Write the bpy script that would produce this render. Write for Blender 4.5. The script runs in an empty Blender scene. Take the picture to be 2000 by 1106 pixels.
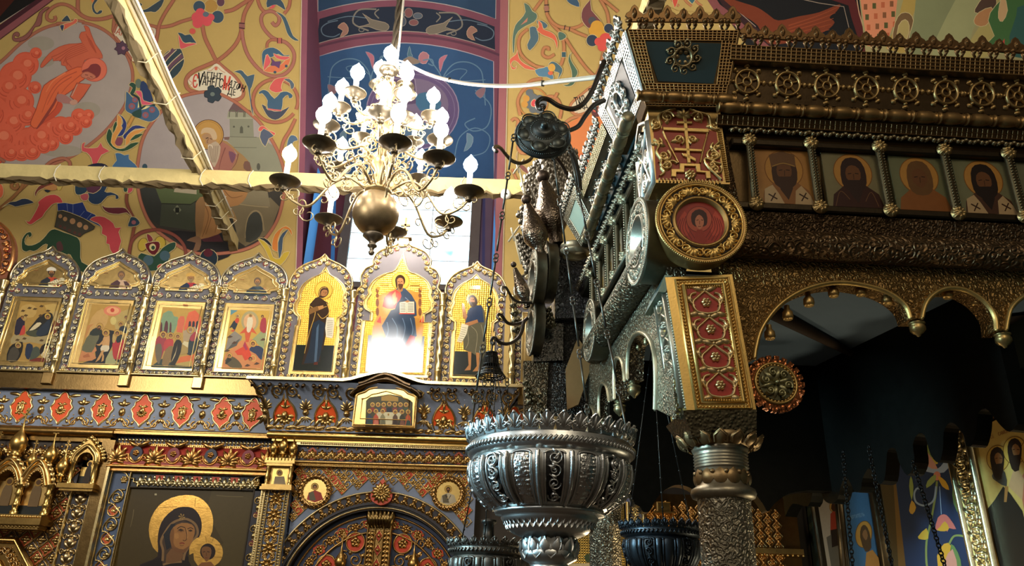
import bpy,math,random
from mathutils import Vector,Matrix,noise
from math import sin,cos,pi,atan2,sqrt,radians,hypot
random.seed(7)
SC = bpy.context.scene
COL = SC.collection
W_,H_,F_ = 2000.0,1106.0,1500.0
PITCH,ROLL = radians(23.2),radians(1.8)
EYE = Vector((0,0,1.6))
_u0 = Vector((0,-sin(PITCH),cos(PITCH))); _r0 = Vector((1,0,0)); FWD = Vector((0,cos(PITCH),sin(PITCH)))
RGT = cos(ROLL)*_r0+sin(ROLL)*_u0
UPV = -sin(ROLL)*_r0+cos(ROLL)*_u0
cam_d = bpy.data.cameras.new('camera'); cam = bpy.data.objects.new('camera',cam_d); COL.objects.link(cam)
cam_d.sensor_width = 36; cam_d.lens = 36*F_/W_; cam_d.clip_end = 200; cam_d.clip_start = .02
_m = Matrix((RGT,UPV,-FWD)).transposed().to_4x4(); _m.translation = EYE
cam.matrix_world = _m
SC.camera = cam
def ray(px,py):
	return RGT*((px-1000)/F_)+UPV*((553-py)/F_)+FWD
def PY(px,py,Y):
	d = ray(px,py); return EYE+d*(Y/d.y)
def PD(px,py,D):
	return EYE+ray(px,py)*D
def hitp(px,py,o,n):
	d = ray(px,py); return EYE+d*((o-EYE).dot(n)/d.dot(n))
def proj(p):
	v = Vector(p)-EYE; z = v.dot(FWD)
	return 1000+F_*v.dot(RGT)/z,553-F_*v.dot(UPV)/z
def lin(c):
	return c/12.92 if c<=.04045 else((c+.055)/1.055)**2.4
def hx(c):
	if isinstance(c,str):
		c = c.lstrip('#')
		if len(c)==3:c = ''.join(k*2 for k in c)
		return tuple(lin(int(c[i:i+2],16)/255)for i in(0,2,4))+(1.0,)
	return tuple(c)+(1.0,)if len(c)==3 else tuple(c)
	# ------------------------------------------------------------------ materials
MATS = {}
def nt(name):
	m = bpy.data.materials.new(name); m.use_nodes = True
	t = m.node_tree; t.nodes.clear()
	o = t.nodes.new('ShaderNodeOutputMaterial'); b = t.nodes.new('ShaderNodeBsdfPrincipled')
	t.links.new(b.outputs[0],o.inputs[0]); MATS[name] = m
	return m,t,b
def nd(t,typ,**kw):
	n = t.nodes.new(typ)
	for k,v in kw.items():
		if k.startswith('i_'):
			n.inputs[int(k[2:])if k[2:].isdigit()else k[2:].replace('_',' ')].default_value = v
		else:setattr(n,k,v)
	return n
def math_n(t,op,a,b=None,c=None):
	n = t.nodes.new('ShaderNodeMath'); n.operation = op
	for i,v in enumerate((a,b,c)):
		if v is None:continue
		if isinstance(v,(int,float)):n.inputs[i].default_value = v
		else:t.links.new(v,n.inputs[i])
	return n.outputs[0]
def colmat(name,rough=.6,metal=0.,mott=.12,mscale=6.,bump=0.,bscale=60.,spec=.5,coat=0.,rvar=0.,gain=1.,sat=1.,pattern=None,pscale=20.,pstr=.5,pdist=.01):
	"""vertex colour driven material: mottled colour, optional fine bump and embossed pattern"""
	m,t,b = nt(name); L = t.links.new
	a = nd(t,'ShaderNodeVertexColor',layer_name='Col')
	tc = nd(t,'ShaderNodeTexCoord')
	n1 = nd(t,'ShaderNodeTexNoise',i_Scale=mscale,i_Detail=5.,i_Roughness=.65); L(tc.outputs['Object'],n1.inputs['Vector'])
	f = math_n(t,'MULTIPLY_ADD',n1.outputs['Fac'],2*mott*gain,(1-mott)*gain)
	mx = nd(t,'ShaderNodeVectorMath',operation='SCALE'); L(a.outputs['Color'],mx.inputs[0]); fin = mx.inputs['Scale']
	hs = nd(t,'ShaderNodeHueSaturation',i_Saturation=sat); L(mx.outputs[0],hs.inputs['Color']); L(hs.outputs[0],b.inputs['Base Color'])
	b.inputs['Metallic'].default_value = metal
	b.inputs['Specular IOR Level'].default_value = spec
	if coat:b.inputs['Coat Weight'].default_value = coat; b.inputs['Coat Roughness'].default_value = .08
	r = math_n(t,'MULTIPLY_ADD',n1.outputs['Fac'],rvar*2,rough-rvar); L(r,b.inputs['Roughness'])
	hgt = None; h = None
	if bump:
		n2 = nd(t,'ShaderNodeTexNoise',i_Scale=bscale,i_Detail=3.); L(tc.outputs['Object'],n2.inputs['Vector'])
		hgt = nd(t,'ShaderNodeBump',i_Strength=bump,i_Distance=.004); L(n2.outputs['Fac'],hgt.inputs['Height'])
	if pattern:
		if pattern=='scroll':
			v = nd(t,'ShaderNodeTexVoronoi',i_Scale=pscale,feature='F1');
			nz = nd(t,'ShaderNodeTexNoise',i_Scale=pscale*.8,i_Detail=1.); L(tc.outputs['Object'],nz.inputs['Vector'])
			ad = nd(t,'ShaderNodeVectorMath',operation='MULTIPLY_ADD'); L(nz.outputs['Color'],ad.inputs[0]); ad.inputs[1].default_value = (.035,)*3; L(tc.outputs['Object'],ad.inputs[2])
			L(ad.outputs[0],v.inputs['Vector'])
			s = math_n(t,'SINE',math_n(t,'MULTIPLY',v.outputs['Distance'],13.))
			h = math_n(t,'MULTIPLY_ADD',s,.5,.5)
		elif pattern=='diaper':
			sp = nd(t,'ShaderNodeSeparateXYZ'); L(tc.outputs['Object'],sp.inputs[0])
			u = math_n(t,'ADD',sp.outputs[0],sp.outputs[2]); w = math_n(t,'SUBTRACT',sp.outputs[0],sp.outputs[2])
			s = math_n(t,'MULTIPLY',math_n(t,'SINE',math_n(t,'MULTIPLY',u,pscale)),math_n(t,'SINE',math_n(t,'MULTIPLY',w,pscale)))
			h = math_n(t,'MULTIPLY_ADD',s,.5,.5)
		else:
			v = nd(t,'ShaderNodeTexVoronoi',i_Scale=pscale,feature='SMOOTH_F1'); L(tc.outputs['Object'],v.inputs['Vector'])
			h = math_n(t,'SUBTRACT',1.,v.outputs['Distance'])
		bp = nd(t,'ShaderNodeBump',i_Strength=pstr,i_Distance=pdist); L(h,bp.inputs['Height'])
		if hgt:L(hgt.outputs[0],bp.inputs['Normal'])
		hgt = bp
	if pattern=='diaper':f = math_n(t,'MULTIPLY',f,math_n(t,'MULTIPLY_ADD',h,.5,.62))
	L(f,fin)
	if hgt:L(hgt.outputs[0],b.inputs['Normal'])
	return m
colmat('fresco_paint',rough=.75,mott=.10,mscale=3.5,bump=.25,bscale=90,spec=.25)
colmat('enamel',rough=.45,mott=.12,mscale=14,spec=.3,gain=.95)
colmat('icon_paint',rough=.45,mott=.14,mscale=25,spec=.22,gain=.74)
colmat('varnish',rough=.14,gain=.8,mott=.10,mscale=25,spec=.36,rvar=.02)
colmat('gilt',sat=.91,rough=.30,metal=1,mott=.22,mscale=18,bump=.15,bscale=70,rvar=.06)
colmat('gilt_diaper',rough=.33,gain=.86,metal=1,mott=.12,mscale=10,pattern='diaper',pscale=130,pstr=.55,pdist=.006)
colmat('brass',rough=.40,metal=.88,mott=.25,mscale=20,bump=.12,bscale=80,rvar=.08)
colmat('repousse',rough=.40,metal=.85,mott=.25,mscale=14,pattern='scroll',pscale=22,pstr=.85,pdist=.014,rvar=.06)
colmat('repousse_fine',rough=.40,metal=.85,mott=.25,mscale=14,pattern='scroll',pscale=32,pstr=.8,pdist=.010,rvar=.06)
colmat('hammered',rough=.28,metal=1,mott=.2,mscale=14,pattern='cells',pscale=70,pstr=.8,pdist=.006,rvar=.05)
colmat('silver',rough=.34,metal=1,mott=.12,mscale=16,bump=.08,bscale=60,rvar=.05)
colmat('stone',rough=.85,mott=.25,mscale=4,bump=.6,bscale=25,spec=.2)
colmat('plastic',rough=.45,mott=.03,spec=.4)
def emis(name,col,s,base=(.8,.8,.8)):
	m,t,b = nt(name)
	b.inputs['Base Color'].default_value = hx(base); b.inputs['Emission Color'].default_value = hx(col); b.inputs['Emission Strength'].default_value = s
	return m
	# ------------------------------------------------------------------ mesh builder
def frame(o,U,V,W):
	m = Matrix((U,V,W)).transposed().to_4x4(); m.translation = o
	return m
IDT = Matrix.Identity(4)
BASE = {}
class MB:
	def __init__(s,T=None,mat='gilt',col='#c9a14a'):
		s.v = []; s.f = []; s.mi = []; s.cc = []; s.sm = []; s.mats = []; s.T = T or IDT; s.set(mat,col)
	def set(s,mat=None,col=None):
		if mat:
			if mat not in s.mats:s.mats.append(mat)
			s.m = s.mats.index(mat)
		if col is not None:s.c = hx(col)
		return s
	def add(s,vs,fs,smooth=False):
		b = len(s.v); T = s.T
		s.v.extend([T@Vector(v)for v in vs])
		for f in fs:
			s.f.append([b+i for i in f]); s.mi.append(s.m); s.cc.append(s.c); s.sm.append(smooth)
	def build(s,name,parent=None,kind=None):
		me = bpy.data.meshes.new(name)
		if parent is not None:base = BASE[parent.name]
		else:
			xs = [v.x for v in s.v]; ys = [v.y for v in s.v]; zs = [v.z for v in s.v]
			base = Vector(((min(xs)+max(xs))/2,(min(ys)+max(ys))/2,min(zs)))
		me.from_pydata([v-base for v in s.v],[],s.f)
		for m in s.mats:me.materials.append(MATS[m])
		me.polygons.foreach_set('material_index',s.mi)
		me.polygons.foreach_set('use_smooth',s.sm)
		at = me.color_attributes.new('Col','FLOAT_COLOR','CORNER')
		buf = []
		for f,c in zip(s.f,s.cc):buf.extend(c*len(f))
		at.data.foreach_set('color',buf)
		me.update()
		o = bpy.data.objects.new(name,me); COL.objects.link(o)
		BASE[o.name] = base
		if parent is not None:o.parent = parent
		else:o.location = base
		if kind:o['kind'] = kind
		return o
		# ---- flat shapes in the local u,v plane, w = height towards the viewer
	def poly(s,pts,w=0.):
		s.add([(p[0],p[1],w)for p in pts],[list(range(len(pts)))])
	def plate(s,pts,w0,w1,back=False,bevel=0.):
		n = len(pts)
		if area2(pts)<0:pts = pts[::-1]
		if bevel:
			ins = inset(pts,bevel)
			s.add([(p[0],p[1],w0)for p in pts]+[(p[0],p[1],w1-bevel)for p in pts]+[(p[0],p[1],w1)for p in ins],[[2*n+i for i in range(n)]]+[[i,(i+1)%n,n+(i+1)%n,n+i]for i in range(n)]+[[n+i,n+(i+1)%n,2*n+(i+1)%n,2*n+i]for i in range(n)])
		else:
			s.add([(p[0],p[1],w0)for p in pts]+[(p[0],p[1],w1)for p in pts],[[n+i for i in range(n)]]+[[i,(i+1)%n,n+(i+1)%n,n+i]for i in range(n)])
		if back:s.add([(p[0],p[1],w0)for p in pts],[list(range(n))[::-1]])
	def ring(s,a,b,w0,w1,back=False):
		"""plate between outline a (outer) and b (inner), same point count"""
		n = len(a)
		vs = [(p[0],p[1],w1)for p in a]+[(p[0],p[1],w1)for p in b]+[(p[0],p[1],w0)for p in a]+[(p[0],p[1],w0)for p in b]
		fs = []
		for i in range(n):
			j = (i+1)%n
			fs += [[i,j,n+j,n+i],[2*n+i,2*n+j,j,i],[n+i,n+j,3*n+j,3*n+i]]
			if back:fs.append([2*n+i,3*n+i,3*n+j,2*n+j])
		s.add(vs,fs)
	def ridge(s,pts,wd,h,w0=0.,closed=False,taper=None,prof=((-1,0),(-.6,.75),(0,1),(.6,.75),(1,0))):
		"""raised rounded stroke along pts"""
		n = len(pts); vs = []; k = len(prof)
		for i,p in enumerate(pts):
			a = pts[i-1]if(i>0 or closed)else p; b = pts[(i+1)%n]if(i<n-1 or closed)else p
			tx,ty = b[0]-a[0],b[1]-a[1]; l = hypot(tx,ty)or 1; nx,ny = -ty/l,tx/l
			q = (taper(i/max(1,n-1))if taper else 1.)
			for(e,hh)in prof:vs.append((p[0]+nx*e*wd/2*q,p[1]+ny*e*wd/2*q,w0+hh*h*q))
		fs = []
		for i in range(n if closed else n-1):
			j = (i+1)%n
			for e in range(k-1):fs.append([i*k+e+1,i*k+e,j*k+e,j*k+e+1])
		s.add(vs,fs,True)
	def leaf(s,p,ang,L,W,h,w0=0.,bend=0.):
		"""raised pointed leaf with a mid ridge"""
		vs = []; n = 5
		for i in range(n+1):
			t = i/n; a = ang+bend*t
			x = p[0]+cos(ang+bend*t*.5)*L*t; y = p[1]+sin(ang+bend*t*.5)*L*t
			hw = W/2*sin(pi*min(1,t*.86+.14))**.8 if t<1 else 0
			vs += [(x-sin(a)*hw,y+cos(a)*hw,w0),(x,y,w0+h*(1-(2*t-.9)**2*.8)),(x+sin(a)*hw,y-cos(a)*hw,w0)]
		fs = []
		for i in range(n):
			for e in(0,1):fs.append([i*3+e+1,i*3+e,i*3+3+e,i*3+4+e])
		s.add(vs,fs,True)
	def boss(s,p,r,h,w0=0.,n=8,m=3,sx=1.,sy=1.):
		vs = []; fs = []
		for j in range(m):
			a = j/m*pi/2
			for i in range(n):vs.append((p[0]+r*sx*cos(a)*cos(2*pi*i/n),p[1]+r*sy*cos(a)*sin(2*pi*i/n),w0+h*sin(a)))
		vs.append((p[0],p[1],w0+h))
		for j in range(m-1):
			for i in range(n):fs.append([j*n+i,j*n+(i+1)%n,(j+1)*n+(i+1)%n,(j+1)*n+i])
		for i in range(n):fs.append([(m-1)*n+i,(m-1)*n+(i+1)%n,m*n])
		s.add(vs,fs,True)
	def rosette(s,p,r,n=6,h=.01,w0=0.,a0=0.,pw=.9):
		for i in range(n):s.leaf((p[0]+cos(a0+2*pi*i/n)*r*.18,p[1]+sin(a0+2*pi*i/n)*r*.18),a0+2*pi*i/n,r*.82,r*pw*4/n,h,w0)
		s.boss(p,r*.3,h*1.3,w0,7,2)
	def palmette(s,p,ang,L,h,w0=0.,n=5,spread=1.1,wd=.28):
		for i in range(n):
			t = (i/(n-1)*2-1)if n>1 else 0
			s.leaf(p,ang+t*spread,L*(1-.3*abs(t)),L*wd,h,w0,bend=t*.7)
		s.boss(p,L*.14,h,w0,6,2)
	def scroll(s,p,r,a0,turns,wd,h,w0=0.,dirn=1,n=None):
		"""spiral whose OUTER end sits on angle a0 and which winds in"""
		n = n or max(8,int(12*turns)); pts = []
		for i in range(n+1):
			t = i/n; rr = r*(1-t)**.8+r*.12; a = a0+dirn*turns*2*pi*t
			pts.append((p[0]+rr*cos(a),p[1]+rr*sin(a)))
		s.ridge(pts,wd,h,w0,taper=lambda t:.75+.25*(1-t))
		s.boss(pts[-1],wd*.8,h*1.1,w0,6,2)
	def beads(s,pts,r,w0=0.,step=None,closed=False,n=6):
		for p in resample(pts,step or 2.1*r,closed):s.boss(p,r,r,w0,n,2)
		# ---- solid shapes
	def box(s,a,b,skip=()):
		x0,y0,z0 = a; x1,y1,z1 = b
		s.add([(x0,y0,z0),(x1,y0,z0),(x1,y1,z0),(x0,y1,z0),(x0,y0,z1),(x1,y0,z1),(x1,y1,z1),(x0,y1,z1)],[[3,2,1,0],[4,5,6,7],[0,1,5,4],[1,2,6,5],[2,3,7,6],[3,0,4,7]])
	def tube(s,pts,r,n=8,closed=False,caps=True,flat=1.):
		"""round bar along 3-D pts; r a number or a list"""
		pts = [Vector(p)for p in pts]; N = len(pts); up = None; vs = []
		for i,p in enumerate(pts):
			a = pts[i-1]if(i>0 or closed)else p; b = pts[(i+1)%N]if(i<N-1 or closed)else p
			t = (b-a); t = t.normalized()if t.length>1e-9 else Vector((0,0,1))
			if up is None:up = Vector((0,0,1))if abs(t.z)<.9 else Vector((1,0,0))
			x = t.cross(up); x = x.normalized()if x.length>1e-6 else t.orthogonal().normalized()
			y = x.cross(t); up = y
			q = r[i]if isinstance(r,(list,tuple))else r
			for k in range(n):vs.append(p+x*(q*cos(2*pi*k/n))+y*(q*flat*sin(2*pi*k/n)))
		fs = []
		for i in range(N if closed else N-1):
			j = (i+1)%N
			for k in range(n):fs.append([i*n+k,i*n+(k+1)%n,j*n+(k+1)%n,j*n+k])
		if caps and not closed:fs += [list(range(n))[::-1],[(N-1)*n+k for k in range(n)]]
		s.add(vs,fs,True)
	def lathe(s,o,prof,n=24,axis=(0,0,1),mod=None,a0=0.,a1=2*pi,caps=False):
		"""prof: (radius, height along axis); mod(angle, height, i) scales the radius"""
		ax = Vector(axis).normalized(); o = Vector(o)
		x = Vector((1,0,0))if abs(ax.x)<.8 else Vector((0,1,0))
		x = (x-ax*x.dot(ax)).normalized(); y = ax.cross(x)
		full = abs(a1-a0-2*pi)<1e-6; K = n if full else n+1; vs = []
		for i,(r,h)in enumerate(prof):
			for k in range(K):
				a = a0+(a1-a0)*k/n; q = r*(mod(a,h,i)if mod else 1)
				vs.append(o+ax*h+x*(q*cos(a))+y*(q*sin(a)))
		fs = []
		for i in range(len(prof)-1):
			for k in range(n if full else n):
				j = (k+1)%K
				fs.append([i*K+k,i*K+j,(i+1)*K+j,(i+1)*K+k])
		if caps:fs += [[k for k in range(K)][::-1],[(len(prof)-1)*K+k for k in range(K)]]
		s.add(vs,fs,True)
	def sphere(s,o,r,n=12,m=8,sz=1.):
		s.lathe(o,[(r*sin(pi*i/m)+1e-5,-r*cos(pi*i/m)*sz)for i in range(m+1)],n)
class GMB(MB):
	def ridge(s,pts,wd,h,*a,**k):MB.ridge(s,pts,wd*1.22,h*1.2,*a,**k)
	def leaf(s,p,ang,L,W,h,*a,**k):MB.leaf(s,p,ang,L*1.08,W*1.45,h*1.5,*a,**k)
	def boss(s,p,r,h,*a,**k):MB.boss(s,p,r*1.12,h*1.15,*a,**k)
def band(mb,a,b,w0,w1):
	n = len(a); mb.add([(p[0],p[1],w)for w in(w1,w0)for q in(a,b)for p in q],[f for i in range(n-1)for f in([i,n+i,n+i+1,i+1],[2*n+i,i,i+1,2*n+i+1],[n+i,3*n+i,3*n+i+1,n+i+1])])
def area2(p):return sum(p[i-1][0]*p[i][1]-p[i][0]*p[i-1][1]for i in range(len(p)))
def inset(p,d):
	n = len(p); o = []
	for i in range(n):
		a,b,c = p[i-1],p[i],p[(i+1)%n]
		e1 = Vector((b[0]-a[0],b[1]-a[1])); e2 = Vector((c[0]-b[0],c[1]-b[1]))
		if e1.length<1e-9 or e2.length<1e-9:o.append((b[0],b[1])); continue
		n1 = Vector((-e1.y,e1.x)).normalized(); n2 = Vector((-e2.y,e2.x)).normalized()
		k = n1+n2; k = k/max(.35,k.length_squared/2)if k.length>1e-6 else n1
		o.append((b[0]+k.x*d,b[1]+k.y*d))
	return o
def resample(pts,step,closed=False):
	P = list(pts)+([pts[0]]if closed else[]); L = [0.]
	for i in range(1,len(P)):L.append(L[-1]+hypot(P[i][0]-P[i-1][0],P[i][1]-P[i-1][1]))
	n = max(1,round(L[-1]/step)); out = []; j = 1
	for i in range(n if closed else n+1):
		d = L[-1]*i/n
		while j<len(P)-1 and L[j]<d:j += 1
		t = (d-L[j-1])/max(1e-9,L[j]-L[j-1])
		out.append((P[j-1][0]+(P[j][0]-P[j-1][0])*t,P[j-1][1]+(P[j][1]-P[j-1][1])*t))
	return out
def cr(pts,k=6,closed=False):
	"""Catmull-Rom through pts (any dimension)"""
	n = len(pts); out = []
	if n<3:return list(pts)
	for i in range(n if closed else n-1):
		p1,p2 = pts[i],pts[(i+1)%n]
		p0 = pts[i-1]if(i>0 or closed)else p1; p3 = pts[(i+2)%n]if(i<n-2 or closed)else p2
		for j in range(k):
			t = j/k; t2 = t*t; t3 = t2*t
			out.append(tuple(.5*(2*b+(c-a)*t+(2*a-5*b+4*c-d)*t2+(3*b-a-3*c+d)*t3)for a,b,c,d in zip(p0,p1,p2,p3)))
	if not closed:out.append(tuple(pts[-1]))
	return out
def ell(cx,cy,rx,ry=None,rot=0.,n=28,a0=0.,a1=2*pi):
	ry = rx if ry is None else ry; full = abs(a1-a0-2*pi)<1e-6
	N = n if full else n+1; c,s = cos(rot),sin(rot); o = []
	for i in range(N):
		a = a0+(a1-a0)*i/n; x,y = rx*cos(a),ry*sin(a)
		o.append((cx+x*c-y*s,cy+x*s+y*c))
	return o
def rect(x0,y0,x1,y1):return[(x0,y0),(x1,y0),(x1,y1),(x0,y1)]
# ------------------------------------------------------------------ paint on a plane, traced in photograph pixels
class Paint(MB):
	def __init__(s,o,n,mat='fresco_paint',step=.00004,w=.002):
		super().__init__(None,mat,'#fff'); s.o = Vector(o); s.n = Vector(n).normalized(); s.w = w; s.step = step
		if s.n.dot(EYE-s.o)<0:s.n = -s.n
	def pt(s,p):return hitp(p[0],p[1],s.o+s.n*s.w,s.n)
	def P(s,pts,col,sm=0):
		if sm:pts = cr(pts,sm,True)
		s.w += s.step; s.c = hx(col)
		vs = [s.pt(p)for p in pts]
		nn = Vector((0,0,0))
		for i in range(len(vs)):nn += (vs[i-1]-vs[0]).cross(vs[i]-vs[0])
		if nn.dot(s.n)<0:vs.reverse()
		s.add(vs,[list(range(len(vs)))])
		return s
	def E(s,cx,cy,rx,ry=None,col='#fff',rot=0.,n=28):
		return s.P(ell(cx,cy,rx,ry,radians(rot),n),col)
	def S(s,pts,wd,col,sm=5,taper=None,closed=False):
		"""brush stroke; wd one number or (start, end)"""
		if sm:pts = cr(pts,sm,closed)
		s.w += s.step; s.c = hx(col); n = len(pts); vs = []
		for i,p in enumerate(pts):
			a = pts[i-1]if(i>0 or closed)else p; b = pts[(i+1)%n]if(i<n-1 or closed)else p
			tx,ty = b[0]-a[0],b[1]-a[1]; l = hypot(tx,ty)or 1; t = i/max(1,n-1)
			q = (wd[0]+(wd[1]-wd[0])*t if isinstance(wd,tuple)else wd)/2
			if taper:q*=taper(t)
			nx,ny = -ty/l*q,tx/l*q
			vs += [s.pt((p[0]+nx,p[1]+ny)),s.pt((p[0]-nx,p[1]-ny))]
		fs = []
		for i in range(n if closed else n-1):
			j = (i+1)%n; fs.append([2*i,2*i+1,2*j+1,2*j])
		s.add(vs,fs)
		return s
	def SO(s,pts,wd,col,edge,ew=1.6,**k):
		g = (wd[0]+ew,wd[1]+ew)if isinstance(wd,tuple)else wd+ew
		s.S(pts,g,edge,**k); return s.S(pts,wd,col,**k)
	def PO(s,pts,col,edge,ew=1.5,sm=0):
		if sm:pts = cr(pts,sm,True)
		s.P(pts,col); return s.S(pts,ew,edge,sm=0,closed=True)
	def txt(s,text,x,y,hgt,col,wf=.6,rot=0.,font=None):
		"""lettering: each glyph outline laid on the plane, baseline at x,y in pixels"""
		v,f = glyphs(text)
		if not v:return s
		s.w += s.step; s.c = hx(col); c,si = cos(radians(rot)),sin(radians(rot)); out = []
		for(a,b)in v:
			a*=hgt*wf; b*=hgt; out.append(s.pt((x+a*c+b*si,y+a*si-b*c)))
		s.add(out,f); s.add([q+RGT*hgt*.0003 for q in out],f); return s
_gl = {}
def glyphs(text):
	if text not in _gl:
		cu = bpy.data.curves.new('lettering','FONT'); cu.body = text; cu.size = 1.38; cu.resolution_u = 3
		o = bpy.data.objects.new('lettering',cu); COL.objects.link(o)
		dg = bpy.context.evaluated_depsgraph_get(); dg.update()
		me = bpy.data.meshes.new_from_object(o.evaluated_get(dg))
		_gl[text] = ([(v.co.x,v.co.y)for v in me.vertices],[list(p.vertices)for p in me.polygons])
		bpy.data.meshes.remove(me); bpy.data.objects.remove(o); bpy.data.curves.remove(cu)
	return _gl[text]
	# ------------------------------------------------------------------ things
def thing(name,label,cat,loc,group=None):
	o = bpy.data.objects.new(name,None); COL.objects.link(o); o.location = loc; o.empty_display_size = .1
	o['label'] = label; o['category'] = cat
	if group:o['group'] = group
	BASE[o.name] = Vector(loc)
	return o
def tag(o,label,cat,group=None):
	o['label'] = label; o['category'] = cat
	if group:o['group'] = group
	return o
	# ================================================================== the setting: painted vault wall, window niche, beams
YW = 10.9; WO = Vector((0,YW,6.0)); WU = Vector((0,-.42,1)).normalized(); WN = Vector((0,-1,-.42)).normalized()
def onwall(px,py):return hitp(px,py,WO,WN)
def sc(pts,ox,oy,k):return[(ox+x/k,oy+y/k)for x,y in pts]
VINE,VED = '#b5735a','#8c4c42'
OCH = '#c5a866'
wl = Paint(WO,WN); wl.set('fresco_paint',OCH)
xl0 = onwall(582,520).x; xl1 = onwall(592,-60).x; xr0 = onwall(974,540).x; xr1 = onwall(986,-60).x
def wp(x,t):return Vector((x,0,0))+Vector((0,WO.y,WO.z))+WU*t
XL,XR = -12.,9.
TT = 8.0
wl.add([wp(XL,0),wp(xl0,0),wp(xl1,TT),wp(XL,TT)],[[0,1,2,3]])
wl.add([wp(xr0,0),wp(XR,0),wp(XR,TT),wp(xr1,TT)],[[0,1,2,3]])
wl.add([(XL,YW,0),(XR,YW,0),(XR,YW,5.4),(XL,YW,5.4)],[[0,1,2,3]])
wl.add([(XL,YW,5.4),(xl0,YW,5.4),(xl0,YW,6.0),(XL,YW,6.0)],[[0,1,2,3]])
wl.add([(xr0,YW,5.4),(XR,YW,5.4),(XR,YW,6.0),(xr0,YW,6.0)],[[0,1,2,3]])
def vine(pts,wd=5,col=VINE,edge=VED):wl.SO(pts,wd,col,edge,1.6)
def bl(pts,col,edge='#d8c592',sm=3,ew=1.1):wl.PO(pts,col,edge,ew,sm)
# --- corner bands of the arch at the upper left
wl.P([(-200,-200),(75,-200),(75,0),(0,46),(-200,170)],'#1c1a1a')
wl.P([(-200,-100),(28,0),(0,32),(-200,160)],'#4a2018',0)
wl.S([(-200,170),(0,46),(75,-2),(300,-150)],1.5,'#b8a89a',sm=0)
wl.S([(-200,182),(0,56),(84,-2),(300,-145)],13,'#4c2730',sm=0)
wl.S([(-200,194),(0,68),(97,-2),(300,-135)],12,'#93565c',sm=0)
wl.S([(-200,202),(0,77),(106,-2),(300,-130)],2,'#5a3434',sm=0)
# --- medallion with the red angel
ov1 = [(160,44),(200,57),(232,84),(253,120),(259,155),(248,197),(228,230),(200,262),(165,290),(130,310),(60,335),(0,342),(-60,330),(-110,260),(-100,200),(-50,155),(0,122),(40,85),(80,58),(120,46)]
wl.P(ov1,'#b3a69e',4); vine(cr(ov1,4,True),5)
for c in[(80,85,26,14),(170,215,26,16),(120,295,40,12),(90,120,16,10)]:wl.E(c[0],c[1],c[2],c[3],'#a89f90')
cl = [(50,126,26),(70,104,12),(30,150,32),(14,170,26),(38,198,29),(68,171,13),(23,238,28),(52,225,22),(57,277,30),(3,268,32),(10,292,20),(42,298,18),(62,296,18),(95,247,23),(118,249,23),(100,280,16),(128,268,15),(154,226,15),(172,225,12),(167,238,13),(147,252,14),(77,266,28),(20,298,18),(136,245,18),(-20,220,40),(-20,300,30),(85,285,16)]
for x,y,r in cl:wl.E(x,y,r,r*.95,'#dc6248')
for x,y,r in cl:
	wl.E(x,y,r*.93,r*.87,'#e76b50'); wl.S(ell(x,y+r*.1,r*.66,r*.6,n=16,a0=-.4,a1=pi+.3),2.2,'#cf5640',sm=0)
	wl.E(x+r*.1,y-r*.02,r*.5,r*.45,'#e4654a'); wl.E(x+r*.15,y-r*.1,r*.3,r*.27,'#f08465')
	wl.S(ell(x+r*.1,y,r*.5,r*.45,n=12,a0=.2,a1=pi),1.5,'#cf5640',sm=0)
wing = [(164,50),(173,53),(177,64),(186,86),(196,100),(200,114),(182,113),(165,118),(160,131),(148,137),(132,137),(128,129),(120,127),(119,118),(104,119),(103,113),(84,131),(79,130),(83,121),(96,105),(115,92),(136,86),(160,84),(155,73),(159,63),(168,61)]
bl(wing,'#d66c50','#b8543f',2)
for a in range(6):wl.S([(162+a*2,84+a*3),(140-a*2,92+a*5),(118+a*3,104+a*4),(100+a*8,112+a*4)],(1,1.6),'#bb5641')
for a in range(4):wl.S([(168+a*3,66+a*4),(176+a*3,86+a*3),(188,104)],1.2,'#bb5641')
robe = [(160,131),(140,135),(112,150),(86,167),(78,190),(70,215),(60,238),(62,247),(72,250),(88,232),(108,212),(116,192),(126,186),(142,175),(156,160),(168,150)]
wl.P([(106,196),(122,203),(118,217),(105,230),(82,243),(70,252),(88,225)],'#d45a42',3)
bl(robe,'#ea724a','#b04a38',2,1.4)
wl.P([(114,178),(104,200),(70,252),(84,240),(106,206),(112,192)],'#9c4840',2)
for a in[[(150,140),(120,155),(98,180),(82,220)],[(140,150),(112,170),(92,205)],[(158,146),(134,166),(120,182)]]:wl.S(a,(2,1),'#c95a40')
wl.S([(128,142),(104,158),(90,180)],(3,1.5),'#f28a5e')
wl.PO(ell(184,136,24.5,23),'#e87a60','#cf604c',1.2); wl.P([(160,139),(172,133),(178,126),(190,125),(197,133),(195,146),(186,153),(170,148)],'#8c4142',3)
bl([(162,142),(172,140),(184,146),(187,151),(180,155),(166,153),(158,149)],'#d18067','#a65646',2)
wl.S([(166,146),(172,147)],1.2,'#7a3a36',sm=0); wl.S([(176,149),(181,151)],1.2,'#7a3a36',sm=0); wl.S([(170,151),(176,153)],1,'#a04a42',sm=0)
wl.P([(112,184),(128,186),(142,198),(137,203),(112,198)],'#b4807a',2)
bl([(150,162),(178,165),(163,188),(152,201),(137,189)],'#dc6c4e','#8f4a40',0,1.4); wl.S([(151,165),(140,188)],2,'#c9a08c',sm=0)
wl.P([(136,199),(146,194),(152,200),(146,205),(140,205)],'#d0a08c',2)
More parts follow.
